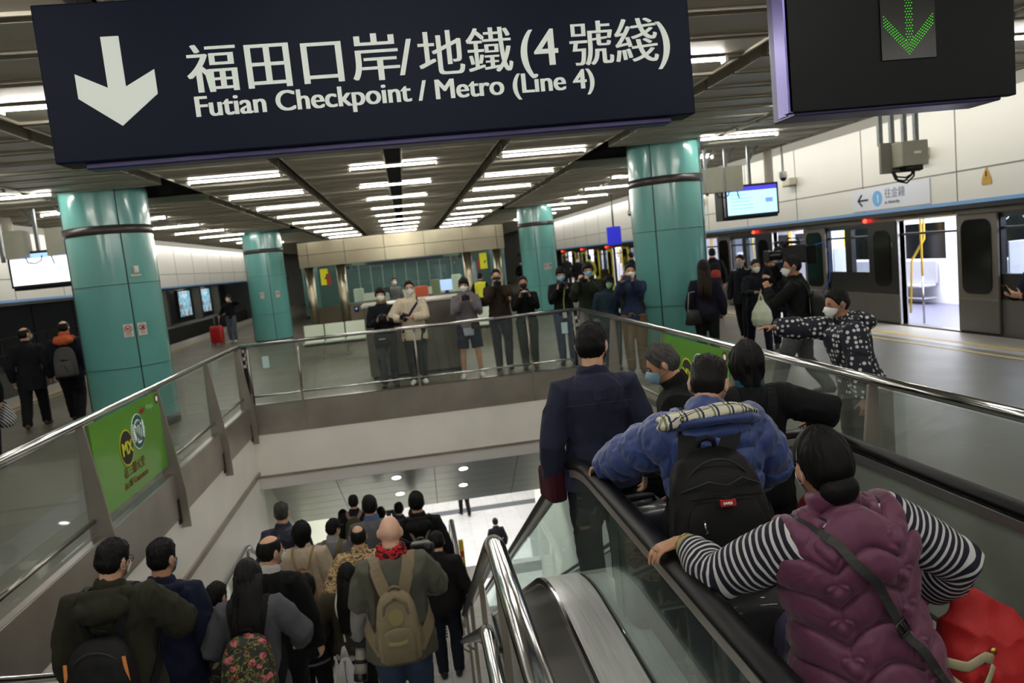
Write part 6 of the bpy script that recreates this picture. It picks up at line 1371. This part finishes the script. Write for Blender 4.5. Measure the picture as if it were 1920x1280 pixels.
F = person('woman with long black hair in an olive jacket carrying a white drawstring bag', (-.86, 6.95, stair_z(6.95)), -.05, 1.60, head=(.0, .2, 0), hair=('long', 'black'), under=dict(name='white_collar', mat=cloth((214, 212, 206)), infl=.008, sleeve=0, collar=1.2), top=dict(mat=cloth((62, 58, 40)), infl=.030, hem=-.02, arm=1.2, wr=.010, collar=.5), legs=dict(mat=BLACKT), q=1, L=(-.27, .12, .95), Le=(-1, -.5, -.2))
STR = mat('cord_white', (206, 206, 204), .6)
strap(F.bvh, [F.T((-.10, .02, .52)), F.T((-.105, -.1, .44)), F.T((-.10, -.18, .25)), F.T((-.08, -.2, .12))], .008, .004, STR, 'bag_cord', F.root, .004)
t = plastic_bag(F.W((-.075, -.19, .93)), 0, 'white drawstring bag with a yellow toggle on the olive jacket woman', mat('bag_white', (200, 198, 198), .6, noise=.05), .42, .10, 'drawstring_bag')
MB().ell((0, -.03, -.13), (.013, .013, .013)).build('yellow_toggle', YEL, t, True); MB().tube([(0, -.04, -.14), (.0, -.08, -.26), (.01, -.085, -.38)], .004, 6).build('blue_cord', mat('cord_blue', (60, 84, 130), .6), t)
F = person('woman with black hair in dark clothes behind the floral backpack', (-1.30, 7.15, -2.3), -.2, 1.55, head=(-.2, .25, 0), hair=('long', 'black'), under=dict(name='grey_collar', mat=cloth((150, 146, 158)), infl=.01, sleeve=0, collar=1.0), top=dict(mat=cloth((26, 28, 36)), infl=.02, hem=-.04, collar=.3), legs=dict(mat=BLACKT), q=1)
backpack(F, 'dark blue backpack on the black haired woman in dark clothes', cloth((30, 36, 50)), .28, .4, .14)
F = person('man in a grey suit jacket with a blue collar on the landing', (-.72, 8.75, -2.3), .1, 1.77, hair=('short', 'dark'), under=dict(name='blue_collar', mat=cloth((96, 116, 168)), infl=.006, sleeve=0, collar=1.35), top=dict(mat=cloth((112, 112, 118)), infl=.018, hem=-.12, collar=.4), legs=dict(mat=BLACKT), q=1, mask=WM)
F = person('tall man in a black hoodie with a brown grey rucksack on the landing', (-.18, 8.55, -2.3), .0, 1.80, hair=('short', 'black'), top=dict(mat=cloth((16, 16, 18)), infl=.026, hem=-.06, hood=True), legs=dict(mat=NAVYC), q=1, bulk=1.05)
backpack(F, 'brown grey rucksack with pale straps on the man in the black hoodie', cloth((82, 70, 64)), .27, .44, .15, ztop=.20, strap_m=cloth((150, 140, 122)), half=.016)
F = person('person in dark clothes squeezed against the stair rail', (.0, 7.75, -2.3), .0, 1.58, hair=('short', 'black'), top=dict(mat=cloth((30, 26, 28)), infl=.02), legs=dict(mat=cloth((32, 38, 52))), q=2, head=(0, .3, 0))
F = person('man in a black jacket far down the stairs at left', (-1.56, 13.2, stair_z(13.2)), .0, 1.70, hair=('short', 'black'), top=dict(mat=DK, infl=.03), legs=dict(mat=BLACKT), q=2)
F = person('man in a black jacket with an olive bag just ahead of the camouflage jacket', (-1.22, 11.9, stair_z(11.9)), -.1, 1.6, hair=('short', 'black'), top=dict(mat=cloth((22, 22, 24)), infl=.024), legs=dict(mat=BLACKT), q=2)
backpack(F, 'olive bag with pink straps far down the stairs', cloth((76, 74, 54)), .26, .36, .14, strap_m=cloth((150, 120, 116)))
for (x, y, h, c, hr, lb) in ((-.92, 13.4, 1.7, (30, 30, 36), ('short', 'dark'), 'head of a man between the grey suit and the black hoodie'), (-.56, 12.5, 1.52, (44, 50, 76), ('short', 'black'), 'person in blue grey far down the stairs left of the black hoodie'), (-.36, 13.9, 1.72, (24, 24, 28), ('bob', 'brown'), 'woman with brown hair far down the stairs behind the black hoodie')):
    person(lb, (x, y, stair_z(y)), 0, h, hair=hr, top=dict(mat=cloth(c)), legs=dict(mat=BLACKT), q=3)
# ---------- lower lobby
person('tiny walker in a blue top and dark trousers on the white lobby floor', (1.13, 26.7, -7), .3, 1.72, hair=('short', 'black'), top=dict(mat=cloth((44, 84, 150))), legs=dict(mat=BLACKT), q=3, LF=(-.08, .2, 0), RF=(.08, -.2, 0))
for (x, y, c, lb) in ((-3.45, 27.3, (20, 20, 22), 'lobby figure in black farthest left under the stair ceiling'), (-2.95, 26.5, (206, 206, 204), 'lobby figure in a white shirt beside the black figure'), (-2.45, 27.5, (22, 22, 24), 'lobby figure in black right of the white shirt'), (-1.45, 26.3, (200, 200, 190), 'lobby figure in a pale coat above the grey suit'), (1.72, 21.2, (22, 22, 24), 'small dark haired figure on the lobby floor beside the escalator')):
    person(lb, (x, y, -7), .2, 1.65, hair=('short', 'black'), top=dict(mat=cloth(c)), legs=dict(mat=BLACKT), q=3)
# ---------- people on the escalator
F = person('man in a dark denim jacket seen from behind at the top of the escalator', (.97, 4.15, esc_z(4.15)), -.03, 1.76, head=(-.5, .05, 0), hair=('short', 'black'), top=dict(mat=DENIMJ, infl=.020, hem=-.05, collar=.8, wr=.006), legs=dict(mat=cloth((24, 26, 34))), mask=KM, q=0, bulk=1.02)
q = MB(); P = []
for x_ in np.linspace(-.19, .19, 15):
    r = F.bvh.ray_cast(Vector((x_, -.8, F.T((0, 0, .225*F.H)).z+.012*math.cos(x_*9))), Vector((0, 1, 0)));
    if r[0] is not None: P.append(r[0]-Vector((0, .0005, 0)))
q.tube(P, .002, 6, (0, 0, 1)); 
pz = F.T((0, 0, .245*F.H)).z; cs = [(-.03, -.0), (.03, 0), (.03, .045), (-.03, .045), (-.03, 0)]
for a, b_ in zip(cs, cs[1:]):
    pp = []
    for k in range(5):
        u = a[0]+(b_[0]-a[0])*k/4; v = a[1]+(b_[1]-a[1])*k/4; r = F.bvh.ray_cast(Vector((u, -.8, pz+v)), Vector((0, 1, 0)))
        if r[0] is not None: pp.append(r[0]-Vector((0, .0005, 0)))
    if len(pp) > 1: q.tube(pp, .0016, 5, (0, 0, 1))
q.build('yoke_seam', mat('seam_thread', (54, 50, 62), .8), F.root)
t = thing('crossbody_bag', 'maroon and grey bag showing left of the denim jacket', 'bag', F.W((-.27, .05, .82)), .2); MB().bb(-.06, .05, -.09, .11, -.05, .15).build('pouch', cloth((70, 22, 36)), t, bevel=.03); MB().tube([(-.02, -.07, .15), (0, 0, .22), (.02, .08, .15)], (.02, .012), 8).build('grey_flap', cloth((80, 78, 74)), t, True)
F = person('grey haired man in a black coat with a blue mask looking down on the escalator', (1.60, 4.38, esc_z(4.38)), 1.15, 1.70, lean=.12, head=(.1, .35, 0), hair=('short', 'grey'), top=dict(mat=cloth((18, 18, 20)), infl=.024, hem=-.12, collar=1.3), legs=dict(mat=BLACKT), mask=BM, face=True, skin='b', q=0)
F = person('person in a maroon and orange jacket bending on the escalator ahead of the blue jacket', (1.45, 5.0, esc_z(5.0)), .0, 1.52, head=(0, .3, 0), hair=('short', 'black'), under=dict(name='orange_hood', mat=mat('hood_rust', (190, 84, 44), .85, noise=.1, nscale=20), infl=.014, sleeve=0, collar=1.7, hem=.1, hood=True), top=dict(mat=cloth((96, 32, 40)), infl=.026, collar=.2), legs=dict(mat=BLACKT), q=1, bulk=1.05)
backpack(F, 'black backpack over the maroon jacket on the escalator', mat('pack_black', (14, 14, 16), .6, spec=.25), .28, .42, .14, ztop=.215, strap_m=mat('strap_ochre', (190, 130, 44), .8), half=.03)
F = person('woman with a black bob and teal collar leaning an arm on the escalator handrail', (1.73, 3.78, 0), -.25, 1.46, lean=.05, head=(.1, .12, 0), hair=('bob', 'black'), under=dict(name='teal_collar', mat=cloth((28, 84, 104)), infl=.010, sleeve=0, collar=1.15), top=dict(mat=cloth((16, 16, 19)), infl=.030, hem=-.16, flare=.03, collar=.55, arm=1.15), legs=dict(mat=BLACKT), q=0, R=(.36, .18, .985), Re=(.9, -.45, -.05), Rh=dict(d=(-.3, .9, -.2), n=(0, -.2, -1), curl=.5))
backpack(F, 'black shoulder bag with gold zips behind the woman with the teal collar', cloth((22, 22, 24)), .26, .40, .13, ztop=.19, strap_m=cloth((22, 22, 24)), straps=True, name='rucksack', extra=lambda t, B, h, w_, d: MB().tube([B(-w_*.2, d*1.0, h*.7), B(w_*.2, d*1.0, h*.72), B(w_*.42, d*.8, h*.6)], .005, 8).build('gold_zip', mat('zip_gold', (190, 160, 90), .3, .9), t, True))
BLUEJ = mat('down_blue', (40, 62, 120), .5, noise=.05, nscale=16, sheen=.2)
PLAID = D.materials.new('plaid_lining'); PLAID.use_nodes = True
def plaid():
    nt = PLAID.node_tree; b = nt.nodes['Principled BSDF']; b.inputs['Roughness'].default_value = .9; tc = nt.nodes.new('ShaderNodeTexCoord'); L = nt.links.new; prev = None
    for ax_, sc, stops in (('X', 5.2, [(0, (206, 204, 186)), (.55, (120, 122, 76)), (.68, (206, 204, 186)), (.80, (40, 44, 84)), (.93, (206, 204, 186))]), ('Y', 4.4, [(0, (255, 255, 255)), (.60, (120, 124, 110)), (.72, (255, 255, 255)), (.84, (64, 66, 100)), (.93, (255, 255, 255))])):
        w_ = nt.nodes.new('ShaderNodeTexWave'); w_.bands_direction = ax_; w_.wave_profile = 'SAW'; w_.inputs['Scale'].default_value = sc; L(tc.outputs['Object'], w_.inputs[0]); r = nt.nodes.new('ShaderNodeValToRGB'); r.color_ramp.interpolation = 'CONSTANT'; el = r.color_ramp.elements
        for i, (p, c) in enumerate(stops):
            e = el[i] if i < 2 else el.new(p); e.position = p; e.color = rgb(*c)
        L(w_.outputs[1], r.inputs[0])
        if prev is None: prev = r
        else:
            mx = nt.nodes.new('ShaderNodeMix'); mx.data_type = 'RGBA'; mx.blend_type = 'MULTIPLY'; mx.inputs[0].default_value = 1; L(prev.outputs[0], mx.inputs[6]); L(r.outputs[0], mx.inputs[7]); L(mx.outputs[2], b.inputs['Base Color'])
plaid()
F = person('man in a blue down jacket with a plaid hood lining holding the escalator handrail', (1.19, 3.0, 0), -.10, 1.55, lean=.16, head=(-.42, .42, .08), hair=('fade', 'dark'), top=dict(mat=BLUEJ, infl=.036, hem=-.14, wr=.004, fn=puff(.115, .024), arm=1.12, collar=1.0), legs=dict(mat=BLACKT), mask=WM, q=0, bulk=1.14, skin='b', L=(-.43, .50, .985), Le=(-.9, -.5, -.2), Lh=dict(d=(-.62, .70, -.35), n=(-.2, -.3, -1), curl=.62, spread=.8), R=(.22, .34, .90), Re=(1, -.45, -.1), Rh=dict(d=(-.3, .8, -.3), n=(-.6, 0, -.6), curl=1.))
q = MB(); H = F.H
arcp = []
for a in np.linspace(-2.25, 2.25, 25): arcp.append(F.T((math.sin(a)*.100*H, -.030*H-math.cos(a)*.082*H, .288*H+.022*H*(math.cos(a)))))
q.tube(arcp, [(.036*H, .017*H)]*25, 14, (0, 0, 1)); q.ell(F.T((-.0, -.062*H, .268*H)), (.10*H, .052*H, .030*H), F.Rl, 28, 12)
me = fuse(q, 'hood', .0062, 3); wrinkle(me, .006, 16, 6); link_mesh('hood', me, BLUEJ, F.root)
q = MB(); arcp = [F.T((math.sin(a)*.090*H*(1+.12*(a < 0)), -.026*H-math.cos(a)*.076*H, .306*H+.020*H*math.cos(a)+.006*math.sin(3*a))) for a in np.linspace(-2.2, 2.2, 29)]
q.tube(arcp, [(.044*H, .015*H)]*29, 14, (0, 0, 1)); q.tube([F.T((-.05*H, -.085*H, .312*H)), F.T((-.11*H, -.08*H, .302*H)), F.T((-.13*H, -.04*H, .292*H))], [(.028*H, .014*H)]*3, 12, (0, 0, 1))
me = fuse(q, 'hood_lining', .006, 3); wrinkle(me, .005, 22, 9); link_mesh('hood_lining', me, PLAID, F.root)
def black_x(t, B, h, w_, d):
    MB().box(B(0, d+.040, h*.67), (.056, .022, .022)).build('red_tag', mat('tag_red', (170, 40, 40), .6), t); 
    bo = B(0, d+.053, h*.662); tx = text_mesh('tag_letters', 'SWISS', .013, INK, t, (bo.x-.021, bo.y, bo.z), sx=1.0)
    MB().tube([B(-w_*.36, d*1.0+.02, h*.70), B(-.04, d+.03, h*.71), B(.0, d+.035, h*.69), B(.04, d+.03, h*.71), B(w_*.36, d*1.0+.02, h*.70)], .0035, 6).build('pocket_zip', DK, t)
    for zx, zz in ((-w_*.26, .52), (-w_*.40, .30)): MB().tube([B(zx, d+.058, h*(zz+.06)), B(zx-.002, d+.064, h*zz), B(zx+.006, d+.064, h*(zz-.02)), B(zx, d+.06, h*(zz-.03))], .004, 8).build('zip_pull', CHROME, t, True)
    MB().tube([B(-w_*.40, d*.80, h*.74), B(-.05, d*.93, h*.80), B(.02, d*.94, h*.765), B(.08, d*.93, h*.81), B(w_*.40, d*.80, h*.75)], .004, 6).build('upper_seam', mat('seam_black', (34, 34, 36), .6), t, True)
    MB().tube([B(w_*.5, d*.5, h*.62), B(w_*.53, d*.55, h*.3), B(w_*.52, d*.55, h*.22)], .003, 6).build('side_cord', BLACK, t)
PKB = mat('pack_nylon', (15, 15, 17), .62, noise=.08, nscale=20, bump=.2, bscale=240, spec=.25)
backpack(F, 'large black backpack with a small red tag on the man in the blue jacket', PKB, .38, .56, .20, ztop=.235, x=-.07, half=.036, extra=black_x, wr=.007, pk=.66)
suitcase('dark grey suitcase left of the large black backpack', (.98, 3.42, 0), .1, (40, 42, 48), .26, .80, .34, 0, ribs=False)
suitcase('suitcase with a raised silver handle between the blue jacket and the striped sleeve', (1.56, 2.98, 0), 1.3, (70, 16, 20), .36, .58, .24, .44, ribs=False)
t = thing('tote_bag', 'dark red bag hanging on the raised silver suitcase handle', 'bag', (1.56, 2.93, .62), 1.3); q = MB(); q.tube([(0, 0, 0), (0, 0, .04), (0, 0, .2), (0, 0, .30)], [(.11, .04), (.13, .07), (.11, .055), (.05, .02)], 18, (0, 1, 0)); me = fuse(q, 'pouch', .008, 2); wrinkle(me, .01, 20, 3, (1, 1, .4)); link_mesh('pouch', me, mat('red_satin', (120, 16, 24), .35), t); MB().tube([(-.03, 0, .29), (0, 0, .36), (.03, 0, .29)], .006, 6).build('handle_loop', mat('red_satin', (120, 16, 24), .35), t)
suitcase('dark plum hard suitcase beside the quilted vest', (1.34, 2.40, 0), -.18, (78, 70, 98), .40, .66, .24, 0, rough=.28)
suitcase('black soft suitcase left of the plum suitcase', (1.13, 2.62, 0), -.18, (24, 24, 28), .26, .70, .30, 0, ribs=False, rough=.7)
# ---------- the woman in the quilted vest, nearest to the camera
STRIPE = ramp_mat('navy_stripe', 'wave:X', 12.5, [(0, (20, 22, 40)), (.68, (206, 204, 206))], .85, coords='attr:cl')
PLUM = mat('quilted_plum', (97, 44, 74), .55, noise=.05, nscale=20, sheen=.15)
F = person('woman in a quilted plum vest and striped sleeves resting a hand on the escalator handrail', (1.235, 2.05, 0), -.02, 1.44, lean=.04, side=-.12, head=(.03, .12, -.02), hair=('bun', 'black'),
           under=dict(name='striped_top', mat=STRIPE, infl=.020, hem=-.05, collar=0, fn=set_cl, wr=.004, cuff=.26, arm=1.22, smooth=6), top=dict(name='quilted_vest', mat=PLUM, infl=.036, hem=-.20, flare=.03, sleeve=0, collar=1.15, wr=.0, fn=quilt, res=.6, smooth=9), legs=dict(mat=BLACKT), shoes=(30, 30, 32), mask=WM, q=0, bulk=1.22, skin='b',
           hscale=1.08, armk=1.14, L=(-.40, .42, 1.010), Le=(-.6, -.4, -.9), Lh=dict(d=(-.97, .06, -.24), n=(-.24, .0, -1), curl=.40, spread=1.9, k=1.15), R=(.31, .16, .80), Re=(1., -.5, -.1), Rh=dict(d=(-.2, .9, -.3), n=(-.9, 0, -.2), curl=.9))
H = F.H
w_ = F.wr[-1]; dv = (F.wr[-1]-F.el[-1]).normalized(); a_ = dv.orthogonal().normalized(); b_ = dv.cross(a_)
for nm, off, r_, th_, c, gl in (('jade_bangle', -.040, .040, .0065, (156, 152, 106), .2), ('gold_bangle', -.022, .038, .0028, (190, 164, 96), .0)):
    ctr = w_+dv*off+Vector((0, 0, -.004)); MB().tube([ctr+(a_*math.cos(k*PI/16)+b_*math.sin(k*PI/16))*r_+dv*.006*math.cos(k*PI/16) for k in range(33)], th_, 10, dv, False).build(nm, mat(nm, c, .25, 0 if gl else .9), F.root, True)
for k_ in (1, 2):
    p0, p1 = F.fing[-1][k_][1], F.fing[-1][k_][2]; dd = (p1-p0).normalized(); u_ = dd.orthogonal().normalized(); v_ = dd.cross(u_); c_ = p0.lerp(p1, .55)
    MB().tube([c_+(u_*math.cos(k*PI/10)+v_*math.sin(k*PI/10))*.0115 for k in range(21)], .0022, 8, dd, False).build('gold_ring', mat('gold_bangle', (190, 164, 96), .25, .9), F.root, True)
g = [F.T((-.115*H, .06, .27*H)), F.T((-.075*H, -.02, .31*H)), F.T((-.035*H, -.2, .24*H)), F.T((.03*H, -.25, .12*H)), F.T((.085*H, -.22, .0*H)), F.T((.125*H, -.12, -.10*H))]
GS = mat('strap_grey', (44, 46, 44), .6)
o, P, N = strap(F.bvh, g, .0135, .004, GS, 'crossbody_strap', F.root, .016, 40)
i = 24; tt = (P[i+1]-P[i-1]).normalized(); wd = tt.cross(N[i]).normalized(); c = P[i]+N[i]*.008
q = MB(); q.tube([c+wd*.019+tt*.019, c+wd*.019-tt*.019, c-wd*.019-tt*.019, c-wd*.019+tt*.019, c+wd*.019+tt*.019], .004, 8, N[i], False); q.tube([c+tt*.019, c-tt*.019], .003, 8, N[i]); q.build('strap_buckle', mat('buckle', (60, 60, 58), .25, .9), F.root, True)
MB().tube([F.hc+F.Rh @ Vector((-.079, -.0, .035)), F.hc+F.Rh @ Vector((-.081, -.012, .062)), F.hc+F.Rh @ Vector((-.079, -.018, .076))], .0022, 6).build('hair_clip', CHROME, F.root)
# red bag on her right arm
t = thing('holdall', 'large red bag with a cream strap beside the quilted vest', 'bag', F.W((.41, .02, .47)), -.15)
REDB = mat('red_canvas', (176, 24, 26), .65, noise=.08, nscale=9, bump=.15, bscale=150); q = MB()
q.tube([(0, 0, -.10), (0, 0, -.06), (0, 0, .08), (.0, 0, .20), (-.02, 0, .30), (-.05, 0, .37), (-.07, 0, .40)], [(.10, .08), (.17, .12), (.20, .14), (.18, .12), (.12, .07), (.06, .03), (.03, .015)], 28, (0, 1, 0)); me = fuse(q, 'body', .007, 3); wrinkle(me, .018, 9, 5, (1, 1, .5)); link_mesh('bag_body', me, REDB, t)
CR = mat('strap_cream', (176, 168, 136), .7); bv = bvh_of(me)
pts = resample([(-.20, -.02, .38), (-.215, -.06, .31), (-.19, -.12, .26), (-.13, -.15, .25), (-.07, -.135, .27), (-.04, -.12, .25)], 18); pp = []
q = MB(); q.tube(pts, [(.004, .017)]*18, 8, (0, 0, 1)); q.build('cream_strap', CR, t, True)
q = MB(); q.tube(resample([(-.195, -.10, .23), (-.15, -.15, .19), (-.09, -.16, .18), (-.06, -.14, .21), (-.04, -.125, .235)], 14), [(.004, .015)]*14, 8, (0, 0, 1)); q.build('cream_strap', CR, t, True)
r = bv.ray_cast(Vector((-.02, -1, .26)), Vector((0, 1, 0))); rr_ = r[0] if r[0] is not None else Vector((-.02, -.1, .26)); MB().tube([rr_+Vector((0, .004, 0)), rr_-Vector((0, .006, 0))], .011, 14, (0, 0, 1)).build('brass_stud', mat('brass', (190, 160, 80), .3, .9), t, True)
q = MB(); rnd = random.Random(5)
for k in range(14):
    u, v = -.13+.085*rnd.random(), .02+.10*rnd.random(); r = bv.ray_cast(Vector((u, -1, v)), Vector((0, 1, 0)))
    if r[0] is not None: q.ell(r[0], (.010+.010*rnd.random(), .004, .008+.010*rnd.random()), None, 10, 6)
q.build('embroidery', mat('stitch_blue', (52, 66, 92), .8), t, True)
